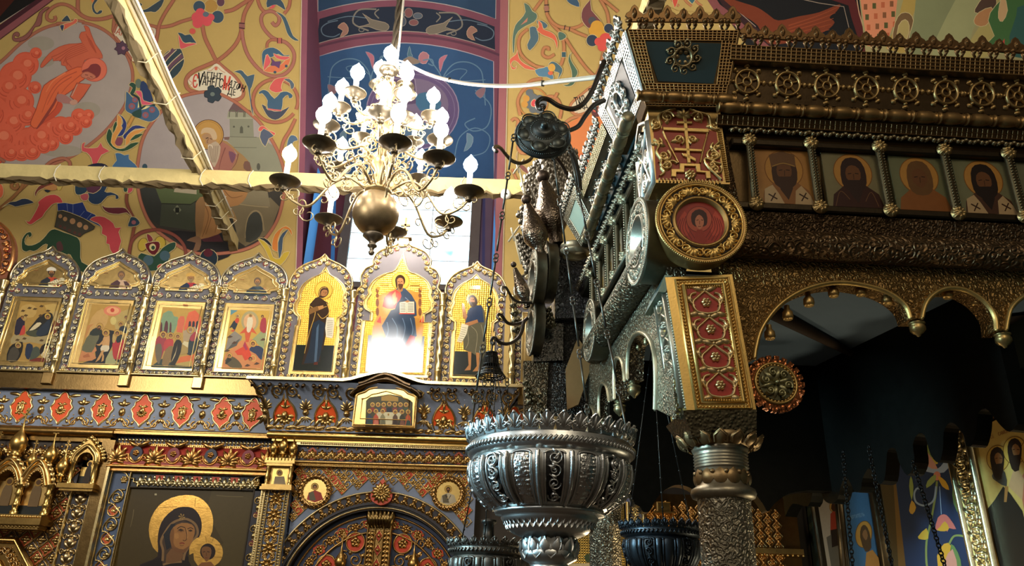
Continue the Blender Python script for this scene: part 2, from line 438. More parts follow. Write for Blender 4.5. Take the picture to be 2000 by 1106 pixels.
# --- vines of the upper left
K1 = 6.507
vine([(152,-30),(152,0),(153,22),(163,32),(178,37),(200,37),(225,30)],6)
vine([(156,28),(140,14),(122,8),(105,13),(93,25),(92,36),(100,41),(108,38),(107,31)],5)
vine([(165,43),(148,40),(135,43),(110,46)],4); vine([(258,24),(240,30),(225,35),(222,52),(222,62),(232,78),(246,96)],5)
bl(sc([(630,95),(580,95),(500,160),(460,270),(400,360),(330,440),(250,480),(185,485),(190,450),(230,470),(248,430),(215,405),(170,430),(158,480),(175,520),(240,530),(330,500),(390,440),(440,345),(500,330),(530,270),(540,170)],0,0,K1),'#97605a','#6e403c',2)
bl(sc([(780,275),(820,215),(860,195),(900,265),(915,285),(880,272)],0,0,K1),'#42505c',sm=2)
bl(sc([(765,320),(920,275),(950,235),(985,250),(970,290),(900,330),(790,392)],0,0,K1),'#e0715c',sm=2)
bl(sc([(760,325),(815,318),(800,390),(785,395)],0,0,K1),'#3c4668',sm=2)
bl(sc([(1200,60),(1262,-20),(1215,-20),(1180,30),(1165,80),(1180,150),(1230,186),(1290,168),(1300,130),(1258,132),(1235,160),(1205,120)],0,0,K1),'#44535f',sm=2)
wl.P(sc([(1150,-10),(1205,-10),(1175,40)],0,0,K1),'#e88a50')
bl([(265,9),(272,5),(278,8),(276,12),(269,13),(272,19),(284,18),(293,13),(308,3),(321,-4),(316,12),(304,24),(295,23),(275,25),(266,20)],'#43515c',sm=2)
bn = [(222,64),(232,46),(262,47),(304,53),(304,78),(296,108),(284,120),(262,120),(240,90)]
wl.P(bn,'#ddd0b6',2); vine(bn+[(225,72)],4)
wl.txt('АГ',225,66,14,'#c2604a',.7,20); wl.txt('ГТ',268,66,11,'#262020',.7,55); wl.txt('Т',284,82,11,'#262020',.7,60); wl.txt('Ѣ',291,100,9,'#262020',.7,60)
wl.S([(288,62),(294,56),(300,62),(296,70),(299,78)],1.3,'#d08a6a')
st = []
for i in range(14):
	a = 2*pi*i/14+.3; r = 15 if i%2==0 else 10.5; st.append((238+r*cos(a),94+r*sin(a)))
bl(st,'#5f4658','#3c2a38',0); wl.E(241,94,3.5,3.5,'#b07c88')
vine([(280,47),(295,50),(311,53),(334,50),(355,42),(380,35)],5); vine([(347,-14),(339,0),(321,28),(311,49),(308,65),(303,91),(298,111),(290,122)],5)
vine([(500,-16),(492,0),(478,25),(473,50),(468,72),(455,93),(430,115),(405,127),(380,138),(366,150),(363,165),(372,177),(400,184),(430,189),(455,195),(468,193),(475,184),(472,170),(459,151),(440,135),(423,119),(412,98),(400,73),(395,47)],6)
vine([(473,60),(475,80),(483,105),(498,127),(515,142),(535,149),(555,145),(570,130),(575,110),(570,95),(558,83),(545,79),(530,72),(515,55),(510,38),(515,26),(530,22),(543,30),(545,42),(538,50),(531,43)],5.5,'#b27566')
vine([(500,-10),(505,5),(509,15),(516,23)],5); vine([(567,-10),(566,5),(563,16),(555,27)],5); vine([(438,23),(455,19),(470,10),(492,-4)],6)
vine([(545,79),(530,78),(522,85),(522,98)],4)
wl.P(rect(467,44,478,57),'#9a6660'); wl.S([(467,45),(478,46)],2,'#4a2a30',sm=0); wl.S([(467,54),(478,56)],2,'#4a2a30',sm=0)
wl.P(rect(541,74,551,85),'#c06a60'); wl.S([(542,74),(542,84)],1.6,'#5a3a38',sm=0); wl.S([(550,75),(550,85)],1.6,'#5a3a38',sm=0)
for c in[(412,12,14,13,'#bd934e'),(431,4,8,9,'#6a4a5a'),(389,13,12,12,'#44586a'),(425,33,12.5,12.5,'#44586a')]:wl.PO(ell(*c[:4]),c[4],'#d8c592',1)
for c in[(391,25,9),(384,34,10),(386,45,10),(404,41,10),(412,34,7),(396,36,9)]:wl.E(c[0],c[1],c[2],c[2],'#e05a62')
wl.E(402,28,6,5,'#6a7684'); wl.E(376,61,6,5.5,'#dc6258')
K7 = 6.144
bl(sc([(410,395),(470,400),(500,420),(560,410),(600,460),(642,528),(560,510),(500,520),(470,500)],280,0,K7),'#3f5564',sm=2)
bl(sc([(420,405),(465,490),(510,520),(600,515),(640,530),(540,560),(450,590),(430,520)],280,0,K7),'#df6066',sm=2)
pod = [(305,140),(309,124),(316,112),(327,100),(340,96),(352,95),(357,104),(360,120),(353,138),(340,152),(322,164),(308,166)]
bl(pod,'#3a4a52',sm=2)
for a,b in[((340,97),(308,145)),((356,108),(315,158))]:wl.S([a,((a[0]+b[0])/2-4,(a[1]+b[1])/2-3),b],(9,5),'#6f5060')
for a,b in[((333,99),(305,138)),((345,97),(309,150)),((354,104),(312,158)),((359,114),(320,162))]:wl.S([a,((a[0]+b[0])/2-4,(a[1]+b[1])/2-3),b],1.6,'#d8c49a')
bl([(326,172),(329,167),(337,167),(346,175),(343,183),(338,179),(331,174)],'#6b4a5d',sm=2)
ca = [(423,124),(440,138),(458,153),(471,175),(470,187),(455,192),(430,187),(400,180),(378,173),(367,160),(372,150),(390,140),(410,133)]
wl.P(ca,'#e2d7bd',3)
wl.S([(404,136),(412,138),(422,130),(432,138),(440,142)],1.2,'#c99070'); wl.E(422,134,3,3.5,'#d8735a')
wl.txt('Є',374,171,27,'#cf5242',.42,6); wl.txt('V',384,169,29,'#1e1a1a',.42,6); wl.txt('АГІНТ',393,153,14,'#1e1a1a',.68,6); wl.txt('АНЕГСЬ',394,166,18,'#1e1a1a',.50,8)
wl.txt('М',433,175,28,'#cf5242',.42,8); wl.txt('АТФН',444,168,14,'#1e1a1a',.62,22); wl.txt('Д',443,184,15,'#1e1a1a',.6,10); wl.txt('Е',453,186,13,'#1e1a1a',.6,10)
wl.S([(373,148),(369,156),(375,162),(371,168),(376,171)],1.2,'#cf8a70')
# --- medallion of the evangelist
ov2 = [(415,180),(454,196),(492,225),(511,244),(532,276),(548,310),(557,355),(546,418),(526,456),(506,474),(472,489),(420,496),(380,494),(348,480),(299,443),(276,397),(268,350),(270,315),(280,270),(304,231),(337,198),(372,184)]
wl.P(ov2,'#aa9f9c',4)
K5 = 5.882
def k5(p):return sc(p,260,200,K5)
def k6(p):return sc(p,240,350,5.556)
wl.P([(268,352),(556,352),(546,418),(526,456),(506,474),(472,488),(420,494),(380,493),(348,479),(299,443),(276,397)],'#403c36',0)
wl.P(k5([(1040,400),(1440,400),(1650,520),(1720,700),(1730,850),(1330,850),(1200,560)]),'#92917c')
wl.P(k5([(1100,90),(1150,10),(1190,0),(1260,40),(1330,100),(1340,180),(1090,150)]),'#70595a')
wl.P(k5([(1090,105),(1340,120),(1372,185),(1078,185)]),'#9d9c86')
for i in range(3):wl.S(k5([(1105+i*90,170),(1110+i*90,110),(1145+i*90,92),(1180+i*90,115),(1180+i*90,170)]),2,'#6c6b5a')
wl.P(k5([(1108,185),(1376,185),(1388,400),(1112,392)]),'#8d8d79'); wl.P(k5([(1075,172),(1378,172),(1372,190),(1082,190)]),'#a6a58f')
wl.P(k5([(1225,355),(1228,290),(1245,268),(1262,290),(1264,355)]),'#5d5d50')
for p in[(1158,280),(1325,278)]:wl.E(*k5([p])[0],2,2,'#5d5d50')
wl.P(k5([(1040,400),(1110,395),(1100,430),(1050,430)]),'#7c6058')
for y in(395,515):wl.S(k5([(1110,y),(1250,y+4),(1420,y+6)]),1.5,'#767564')
wl.E(*k5([(1440,740)])[0],3.5,7,'#5a5a50')
wl.P(k6([(1080,330),(1250,250),(1600,200),(1700,300),(1590,590),(1330,730),(1230,660)]),'#7b6e54')
wl.P(k6([(1240,80),(1560,80),(1600,300),(1240,260)]),'#857a60')
wl.S(k6([(1260,270),(1400,290),(1580,305)]),2.2,'#9b8a68'); wl.S(k6([(1330,640),(1345,470),(1390,370),(1450,345),(1505,400),(1530,560)]),3,'#9b8a68')
wl.P(k6([(1335,680),(1345,480),(1385,385),(1450,355),(1500,410),(1515,560),(1440,660)]),'#454640',2)
wl.P(k6([(1105,440),(1130,340),(1180,320),(1225,400),(1230,470)]),'#9a7a50',2); wl.P(k6([(1135,560),(1150,430),(1190,420),(1230,560),(1235,650)]),'#34322c')
wl.P(k6([(335,40),(860,40),(870,190),(735,272),(415,262)]),'#56613f'); wl.S(k6([(415,265),(735,275),(870,195)]),2,'#2e3126',sm=0)
wl.P(k6([(420,272),(735,282),(780,250),(785,560),(400,505)]),'#464a3c'); wl.P(k6([(200,90),(330,60),(420,265),(400,500),(300,440),(220,300)]),'#383a36')
wl.P(k6([(545,335),(590,280),(635,335),(590,385)]),'#7c8068'); wl.P(k6(rect(568,308,612,365)),'#22241e')
wl.P(k6([(575,60),(800,68),(800,165),(552,140)]),'#a89b82')
wl.P(k6([(500,560),(780,575),(1080,590),(1240,760),(1000,900),(800,840),(620,700)]),'#2a2729',2)
wl.P(k6([(830,640),(1040,590),(1090,680),(880,680)]),'#5a3038')
rb = k6([(800,240),(880,190),(900,130),(1080,50),(1350,70),(1335,200),(1250,285),(1110,330),(1085,540),(1030,600),(830,655),(795,600)])
wl.P(rb,'#a87a4c',2)
for a in[[(900,250),(980,320),(900,600)],[(1000,200),(1040,330),(1000,580)],[(1100,120),(1180,200),(1300,180)],[(860,230),(930,400),(860,630)]]:wl.S(k6(a),(2,1),'#7f5836')
wl.P(k6([(790,260),(880,205),(885,400),(835,640),(795,640)]),'#94704a',2); wl.P(k6([(690,668),(790,620),(850,650),(830,770),(760,775),(790,690)]),'#84624a',2)
wl.P(k5([(985,435),(1080,450),(1200,560),(1320,670),(1365,850),(1110,850),(1190,640),(1160,550)]),'#a48256',2)
wl.P(k5([(975,440),(1090,490),(1195,610),(1130,760),(1080,850),(860,850),(880,680),(960,520)]),'#a66e60',2)
wl.P(k5([(1100,560),(1180,600),(1140,700),(1110,640)]),'#7a5264',2); wl.P(k5([(1280,680),(1340,690),(1350,800),(1270,760)]),'#7a5a4e',2)
for a in[[(1000,500),(960,640),(920,760)],[(1060,520),(1010,660),(980,800)],[(1210,590),(1180,700),(1120,780)]]:wl.S(k5(a),(2.2,1),'#83524a')
wl.PO(ell(407,263,29.5,29),'#bf9350','#5c3c2c',1.3); wl.S(ell(407,263,26,25.5),1,'#a47a40',sm=0,closed=True)
wl.P(k5([(780,370),(790,310),(850,288),(930,310),(965,390),(950,430),(900,420),(880,360),(820,350)]),'#c9ae8a',2)
wl.P(k5([(790,390),(830,355),(890,370),(915,430),(960,440),(940,480),(860,490),(830,470),(835,440),(805,415)]),'#b08a66',2)
wl.S(k5([(835,415),(865,405)]),1.8,'#4c382c',sm=0); wl.S(k5([(880,415),(910,425)]),1.4,'#5c4434',sm=0); wl.S(k5([(868,415),(850,455),(862,465)]),1.3,'#7a5a44')
wl.P(k5([(858,490),(890,478),(950,450),(1005,510),(985,640),(950,720),(925,745),(885,660),(862,580)]),'#baa68e',2)
for i in range(5):wl.S(k5([(880+i*24,500),(888+i*20,580),(905+i*10,690)]),(1.4,.8),'#8a7866')
wl.S(k5([(862,510),(875,490),(905,500),(915,530)]),1.6,'#d8c8b0')
vine(cr(ov2,4,True),5)
pt5 = []
for i in range(20):
	a = 2*pi*i/20; r = 17 if i%4 in(1,2,3)else 13; pt5.append((416+r*cos(a),184+r*sin(a)))
bl(pt5,'#3b4650','#262c34',3); wl.E(415,184,4.5,4,'#748078')
# --- flowers around
K4 = 5.82
def k4(p):return sc(p,200,60,K4)
def k2(p):return sc(p,0,160,K1)
def k3(p):return sc(p,0,340,K4)
bl(k4([(1485,470),(1560,445),(1600,460),(1650,515),(1732,495),(1700,640),(1682,700),(1722,965),(1690,900),(1650,640),(1560,490)]),'#4c6375',sm=2)
bl(k4([(300,620),(330,585),(380,610),(380,680),(340,735),(310,710),(340,650)]),'#345446',sm=2); wl.E(*k4([(410,600)])[0],6,9,'#6a7a6c')
wl.P(k4([(440,580),(500,600),(580,800),(470,790),(430,690)]),'#35466c',2)
bl(k4([(270,690),(310,720),(350,760),(430,780),(440,880),(520,840),(600,850),(655,950),(560,1035),(440,1010),(330,950),(260,900),(265,780)]),'#4a6a8c',sm=3)
for x,y,r in[(335,860,38),(370,785,32),(490,960,36),(565,900,34)]:wl.E(*k4([(x,y)])[0],r/K4,r/K4,'#a06064'); wl.E(*k4([(x,y)])[0],r/K4*.5,r/K4*.5,'#7c7490')
wl.P(k4([(330,940),(400,900),(440,890),(440,990),(370,980)]),'#34504a',2); wl.S(k4([(330,720),(410,770),(440,880),(520,835),(600,850)]),4,'#2c4248')
bl(k4([(370,690),(440,685),(455,740),(470,795),(585,830),(450,845),(430,760)]),'#e2627a',sm=2); wl.P(k4([(410,790),(420,870),(400,880)]),'#e8e0a0'); wl.P(k4([(440,900),(500,855),(545,860),(490,890)]),'#e8e0a0')
vine(k2([(1690,440),(1660,500),(1620,575)]),5,'#d09a54','#a0743c')
bl(k2([(1490,420),(1550,470),(1540,560),(1560,610),(1490,680),(1470,760),(1480,812),(1590,812),(1600,700),(1700,620),(1862,596),(1720,680),(1640,780),(1550,842),(1450,832),(1405,770),(1440,640),(1490,560)]),'#e09c52',sm=2)
bl(k2([(1490,405),(1560,440),(1610,520),(1600,600),(1560,680),(1490,690),(1555,590),(1540,560),(1562,520),(1540,450)]),'#34417c',sm=2)
bl(k2([(1560,690),(1600,640),(1680,562),(1770,552),(1862,592),(1720,600),(1620,680),(1590,735)]),'#34417c',sm=2)
bl(k2([(1385,590),(1430,660),(1410,770),(1480,842),(1580,842),(1660,780),(1772,768),(1680,842),(1560,888),(1440,852),(1362,762),(1350,680)]),'#34543c',sm=2)
bl(k2([(1470,500),(1490,545),(1440,655),(1435,570)]),'#34543c',sm=2); bl(k2([(1648,752),(1720,670),(1818,658),(1760,712)]),'#34543c',sm=2)
wl.P(k2([(1500,705),(1560,720),(1540,800),(1490,812),(1460,770)]),'#8c4c5e',2)
bl(k2([(1040,880),(1040,790),(1085,768),(1070,830),(1150,840),(1240,830),(1280,768),(1310,830),(1392,882),(1290,930),(1225,1062),(1180,1062),(1160,970),(1100,900)]),'#d65a60',sm=2)
bl(k2([(1460,910),(1530,905),(1580,930),(1642,920),(1642,980),(1760,1110),(1420,1110),(1480,1000)]),'#4a729c',sm=2)
wl.P(k2([(1120,1062),(1240,1032),(1340,1050),(1380,1110),(1110,1110)]),'#2a2a42',2)
vine(k2([(560,1090),(640,1020),(720,985),(810,972),(880,1012),(890,1070)]),5); vine(k2([(-40,960),(10,980),(60,1020)]),5)
wl.E(*k2([(1840,1080)])[0],5,6,'#3c5462')
vine(k3([(-60,430),(0,390),(130,280),(230,180),(370,50),(420,0)]),5,'#a06e44','#7c5032'); vine(k3([(228,180),(262,110),(222,60),(160,80),(130,140),(165,168),(200,145),(190,105)]),5,'#a06e44','#7c5032')
bl(ell(0,373,7,14),'#e0704e',sm=0)
bl(k3([(20,382),(110,320),(180,310),(250,280),(320,285),(388,325),(310,345),(240,360),(170,372),(100,345)]),'#333f58',sm=2)
bl(k3([(490,40),(530,90),(650,80),(660,140),(580,140),(500,160),(430,200),(405,258),(395,210),(440,140),(500,100)]),'#7c3e36',sm=2)
wl.P(k3([(500,150),(600,118),(652,105),(640,180),(560,185)]),'#c48c56',2); wl.P(k3([(660,90),(740,40),(690,180),(650,170)]),'#cdb562',2); wl.P(k3([(500,180),(570,185),(540,212)]),'#2c3440',2)
bl(k3([(285,525),(330,540),(390,450),(440,350),(430,320),(520,250),(620,232),(690,270),(720,340),(722,405),(690,340),(640,330),(590,350),(545,400),(510,440),(480,490),(420,530),(360,572),(320,568)]),'#d24e52',sm=2)
bl(k3([(650,335),(730,325),(830,340),(940,318),(990,420),(1080,460),(1110,495),(1150,600),(1060,560),(900,480),(800,440),(720,415),(655,420)]),'#2b3d7e',sm=1)
for a in[((760,330),(770,430)),((830,345),(830,450)),((960,420),(910,480)),((1040,450),(980,520))]:wl.S(k3(list(a)),1,'#7888b0',sm=0)
bl(k3([(655,428),(700,420),(800,450),(950,510),(1080,600),(1060,630),(950,680),(910,718),(830,690),(720,640),(620,600),(640,520)]),'#4c483e','#2e2c26',1)
for x,y,r in[(685,480,22),(740,512,24),(825,537,32),(905,577,30),(975,607,28)]:wl.E(*k3([(x,y)])[0],r/K4,r/K4*1.05,'#c0936a')
for x,y in[(685,595),(735,612),(790,640),(850,667),(905,685)]:wl.E(*k3([(x,y)])[0],3,2.8,'#643f38')
bl(k3([(1020,520),(1090,480),(1190,490),(1290,560),(1310,610),(1382,605),(1350,660),(1380,760),(1352,860),(1372,932),(1300,920),(1250,860),(1240,800),(1205,790),(1210,710),(1155,680),(1160,610),(1110,560)]),'#ca4c54',sm=2)
bl(k3([(245,830),(250,740),(300,670),(350,660),(362,700),(330,722),(320,690),(285,740),(290,800),(360,810),(450,770),(520,700),(560,650),(620,625),(720,660),(880,720),(915,800),(915,900),(930,1000),(1040,1060),(1000,1120),(900,1100),(800,920),(760,920),(660,880),(530,890),(540,800),(490,810),(430,860),(380,880),(340,870),(300,885),(260,870)]),'#2f4b36',sm=2)
wl.P(k3([(640,790),(690,765),(720,860),(660,880)]),'#5c3c3c',2)
bl(k3([(865,55),(930,60),(960,110),(1000,170),(960,222),(880,238),(850,190)]),'#2b4458',sm=2); wl.P(k3([(980,60),(1190,60),(1150,170),(1060,222),(990,190)]),'#5e364a',2)
bl(k3([(1190,70),(1260,70),(1190,200),(1260,205),(1340,240),(1348,280),(1310,284),(1310,245),(1220,255),(1150,330),(1080,347),(1010,310),(990,210),(1060,222),(1140,170)]),'#2b405e',sm=2); bl(k3([(910,240),(1000,222),(1000,292),(940,302)]),'#bc5c62',sm=2)
vine(k3([(1440,225),(1440,320),(1475,420),(1520,510),(1525,600),(1490,780),(1470,900),(1470,960)]),5,'#8c503e','#6a3a30'); vine(k3([(1500,760),(1560,690),(1640,650),(1750,635)]),5,'#8c503e','#6a3a30')
bl(k3([(1430,85),(1462,90),(1455,190),(1412,205),(1400,150)]),'#2f4b40',sm=2); bl(k3([(1468,85),(1512,95),(1508,190),(1455,222),(1452,180)]),'#cc5462',sm=2)
bl(k3([(1160,348),(1190,375),(1280,380),(1400,380),(1450,410),(1505,495),(1440,440),(1350,457),(1230,442),(1170,392)]),'#6c2e3a',sm=2)
bl(k3([(1490,488),(1545,495),(1592,552),(1552,592),(1455,598),(1470,530)]),'#354a5c',sm=2); wl.E(*k3([(1520,550)])[0],4.4,4,'#a4646c')
vine(k6([(60,860),(90,690),(170,600),(300,555),(420,555),(560,610),(650,700),(682,800),(655,900)]),5,'#8e4e42','#6a3a30')
wl.PO(ell(279,478,9,13,.3),'#caae46','#7c6a2c',1); wl.PO(ell(313,474,10,12,-.2),'#caae46','#7c6a2c',1); bl(k6([(258,595),(300,610),(330,660),(290,690),(268,660)]),'#8c3c44',sm=2)
bl(k6([(160,865),(200,800),(340,835),(430,745),(520,690),(575,690),(560,760),(500,800),(500,880),(430,965),(300,1000),(220,900)]),'#2f4e3e',sm=2)
bl(k6([(240,705),(320,680),(390,680),(402,740),(350,825),(280,795)]),'#6c222a',sm=2); wl.E(298,483,6.5,7,'#dacb94'); wl.E(299,484,3.5,4,'#34503c')
for p in[(275,882),(455,832)]:wl.E(*k6([p])[0],10,10,'#4c6672')
bl(k6([(370,960),(400,925),(450,930),(440,990)]),'#cc444c',sm=2)
bl(k6([(830,880),(860,790),(920,760),(990,780),(1030,850),(1000,940),(900,960)]),'#23303c',sm=2); wl.E(*k6([(925,800)])[0],9,8,'#5c2430')
bl(k6([(1620,760),(1630,640),(1680,560),(1770,508),(1832,560),(1832,612),(1800,560),(1740,540),(1700,610),(1682,680),(1692,785)]),'#da843e',sm=2)
bl(k6([(1690,845),(1682,690),(1730,585),(1800,545),(1742,640),(1732,760),(1702,865)]),'#47586c',sm=2)
bl(k6([(1465,650),(1540,680),(1600,760),(1632,850),(1700,862),(1742,800),(1812,788),(1762,882),(1682,952),(1620,922),(1540,760)]),'#d0b140',sm=2); bl(k6([(1470,640),(1540,640),(1600,690),(1610,735),(1530,670)]),'#2c2c34',sm=2)
bl(k6([(1475,810),(1530,850),(1545,900),(1490,880)]),'#34503c',sm=2)
K = 6.143
def kf(p):return sc(p,510,120,K)
vine(ell(538,197,44,42,n=30)[3:]+ell(538,197,44,42,n=30)[:3],5); vine([(577,232),(566,255),(554,275),(548,300)],5)
bl(sc([(1440,842),(1420,700),(1430,620),(1480,580),(1560,568),(1640,610),(1690,660),(1762,660),(1700,692),(1620,650),(1560,680),(1520,690),(1470,660),(1460,780)],280,0,K7),'#476682',sm=2)
bl(sc([(1440,850),(1540,780),(1640,780),(1700,720),(1765,690),(1745,780),(1650,862),(1560,875)],280,0,K7),'#e07e58',sm=2)
bl(sc([(1440,842),(1462,700),(1490,650),(1532,740),(1490,805)],280,0,K7),'#de6468',sm=2); bl(sc([(1560,640),(1640,672),(1762,682),(1700,722),(1600,702)],280,0,K7),'#de6468',sm=2)
wl.P(sc([(1530,690),(1580,740),(1652,735),(1640,780),(1630,822),(1580,790),(1530,790),(1545,740)],280,0,K7),'#6c4c76'); wl.E(559,129,2.8,2.8,'#44586a'); wl.E(537,141,3,2.6,'#44586a')
bl(sc([(1480,90),(1490,-20),(1640,-20),(1705,100),(1690,118),(1600,60),(1540,70)],280,0,K7),'#44586a',sm=2); wl.P(sc([(1500,105),(1550,60),(1590,60),(1560,100)],280,0,K7),'#df6066')
bl(sc([(1590,145),(1640,155),(1710,210),(1760,330),(1800,430),(1870,485),(1820,490),(1760,450),(1720,390),(1690,290),(1650,200)],280,0,K7),'#4a6272',sm=2)
bl(kf([(5,515),(60,540),(80,580),(240,590),(342,538),(290,620),(240,672),(170,705),(90,672),(40,600)]),'#4b5060',sm=2)
bl(kf([(-30,370),(5,345),(40,340),(90,365),(160,445),(230,372),(310,360),(378,400),(368,440),(330,442),(322,405),(262,450),(242,595),(80,572),(75,470),(30,402),(5,385),(-20,395)]),'#48657e',sm=2)
wl.S(kf([(80,570),(160,582),(240,590)]),3,'#d0706c')
bl(kf([(95,330),(140,240),(200,200),(332,188),(262,240),(242,320),(258,355),(175,375)]),'#d6605e',sm=2); bl(kf([(270,215),(340,208),(397,270),(387,325),(355,327),(340,260)]),'#5c6a7a',sm=2)
bl([(505,256),(507,248),(515,246),(525,254),(538,260),(532,266),(520,258)],'#da625e',sm=2); bl([(515,251),(535,265),(525,271),(518,287),(507,268)],'#5c6478',sm=2)
bl([(560,292),(562,274),(568,264),(578,266),(582,274),(576,276),(572,280),(571,296)],'#58708c',sm=2)
# --- wall right of the niche
K8 = 6.507
def k8(p):return sc(p,960,0,K8)
def k9(p):return sc(p,940,160,6.146)
V2,V2E = '#c2845a','#94583e'
def vin2(p,w=5):wl.SO(p,w,V2,V2E,1.4)
for p in([(690,-60),(695,60),(700,150),(740,260),(800,340),(860,400),(900,450)],[(700,170),(760,270),(840,330),(920,352),(1000,362),(1100,340),(1170,298)],[(1000,372),(1100,420),(1215,465)],[(905,480),(922,600),(910,740),(878,830)],[(940,490),(1050,660),(1200,860),(1330,990)],[(1370,-40),(1400,20),(1470,160),(1490,300)],[(1400,-20),(1500,60),(1610,150)],[(540,130),(600,50),(650,-20)],[(800,690),(720,732),(650,690),(670,610),(720,608),(722,645)],[(460,370),(370,450),(342,560),(370,680),(450,770),(560,840),(670,862)],[(1430,640),(1400,760),(1380,860),(1320,970)],[(640,1000),(520,1020),(440,1080)]):vin2(k8(p))
bl(k8([(410,38),(480,70),(520,140),(570,170),(582,220),(540,280),(440,330),(340,400),(300,500),(292,650),(270,672),(265,480),(300,320),(370,240),(430,150)]),'#5e786a',sm=2); wl.P(k8([(370,320),(462,220),(452,275)]),'#c8846c')
bl(k8([(480,350),(560,340),(592,420),(592,520),(488,645),(450,570),(490,480)]),'#57717e',sm=2); bl(k8([(570,262),(640,262),(715,318),(680,365),(600,330)]),'#57717e',sm=2)
bl(k8([(590,262),(640,300),(660,370),(740,400),(810,450),(842,540),(832,622),(800,520),(740,480),(640,440),(575,380),(600,340)]),'#e26e52',sm=2)
bl(k8([(225,780),(250,735),(310,690),(330,638),(352,740),(420,810),(550,870),(550,892),(420,872),(330,790),(280,772),(250,820),(290,862),(322,832),(310,872),(260,882)]),'#e06e58',sm=2)
bl(k8([(550,890),(660,860),(720,850),(792,980),(760,1012),(700,980),(600,972)]),'#5e88a2',sm=2); bl(k8([(715,850),(760,780),(830,800),(900,870),(890,940),(832,1022),(860,930),(800,910)]),'#54707a',sm=2); wl.E(*k8([(765,860)])[0],7,8,'#e2ac52'); wl.E(*k8([(750,930)])[0],5,4,'#e2704e')
bl(k8([(845,420),(880,402),(945,440),(940,485),(860,515)]),'#567466',sm=2); bl(k8(rect(890,660,948,728)),'#43606a',sm=0)
for c in[(700,65),(705,150)]:wl.S(k8([(c[0]-30,c[1]),(c[0]+30,c[1]-4)]),2,'#4a3a3c',sm=0)
for c in[(930,350),(990,370)]:wl.S(k8([(c[0]+6,c[1]-30),(c[0]-6,c[1]+30)]),2,'#4a3a3c',sm=0)
wl.E(*k8([(698,105)])[0],5,5,'#b07a68')
bl(k8([(955,-10),(1090,-10),(1118,88),(1040,70),(985,40)]),'#46607a',sm=2)
bl(k8([(1240,10),(1262,-20),(1272,130),(1395,270),(1300,300),(1250,365),(1180,310),(1140,220),(1160,110)]),'#7c4c4e',sm=2); wl.E(*k8([(1280,265)])[0],8,8,'#5a5a60')
for c in[(1340,340,80),(1300,390,65),(1390,400,75),(1340,440,60)]:wl.E(*k8([c[:2]])[0],c[2]/K8,c[2]/K8,'#dfa644')
for c in[(1280,515,76),(1490,360,62)]:wl.PO(ell(*k8([c[:2]])[0],c[2]/K8),'#3c4658','#d8c592',1)
for c in[(1450,500,80),(1360,530,52),(1405,595,56),(1480,560,60)]:wl.E(*k8([c[:2]])[0],c[2]/K8,c[2]/K8,'#e25a52')
bl(k8([(1022,665),(1000,720),(1030,800),(1095,900),(1085,960),(1050,1000),(1060,1050),(1020,1090),(950,1100),(900,1075),(960,1075),(1015,1020),(1015,900),(975,780),(985,700)]),'#54705c',sm=2)
wl.S(ell(1041,200,28,28),3,'#c88a50',sm=0,closed=True)
for c in[(580,130,45),(620,200,60),(590,270,55),(620,330,45),(690,330,50),(700,200,45),(740,260,50)]:wl.E(*k9([c[:2]])[0],c[2]/6.146,c[2]/6.146,'#6e7478')
for c in[(540,200,40),(520,270,40)]:wl.E(*k9([c[:2]])[0],c[2]/6.146,c[2]/6.146,'#d29a4c')
bl(k9([(600,240),(640,205),(665,250),(640,300),(600,285)]),'#e0585c',sm=2)
for p in([(790,180),(850,175),(920,220),(960,330),(940,440)],[(880,190),(915,130)],[(470,400),(450,330),(440,220),(500,100),(600,20)],[(360,470),(400,440),(440,470),(430,540)],[(600,850),(480,850),(440,780),(470,700)],[(980,520),(1060,450),(1140,420),(1250,400)]):vin2(k9(p))
bl(k9([(440,830),(430,950),(520,1010),(600,1100),(540,1100),(450,1020),(415,900)]),'#8c5a52',sm=2)
wl.P(k9([(1010,510),(1180,425),(1350,385),(1500,300),(1500,1100),(1100,1100),(1060,760)]),'#dc8450'); wl.P(k9([(1110,870),(1300,850),(1300,1100),(1110,1100)]),'#d4704a')
bq = k9([(1055,320),(1090,250),(1180,170),(1340,50),(1440,60),(1440,250),(1250,370),(1130,392)])
wl.P(bq,'#dccdae',2); vin2(bq+bq[:1],4)
wl.txt('Т',*k9([(1125,290)])[0],17,'#2a2422',.5,-12); wl.txt('ИЛ',*k9([(1170,275)])[0],15,'#2a2422',.5,-18); wl.txt('АД',*k9([(1185,335)])[0],14,'#2a2422',.55,-16); wl.txt('О',*k9([(1340,240)])[0],14,'#2a2422',.5,-18); wl.txt('Л',*k9([(1300,180)])[0],16,'#2a2422',.5,-18)
wl.S(k9([(1090,250),(1075,300),(1110,330),(1120,370),(1160,370)]),1.3,'#d08a6a')
wl.P(k9([(1320,360),(1380,300),(1440,310),(1440,400),(1360,420)]),'#6a4040',2); wl.E(*k9([(1370,340)])[0],5,4,'#dc6a58')
vin2([(1000,330),(1010,352),(1020,360)],4)
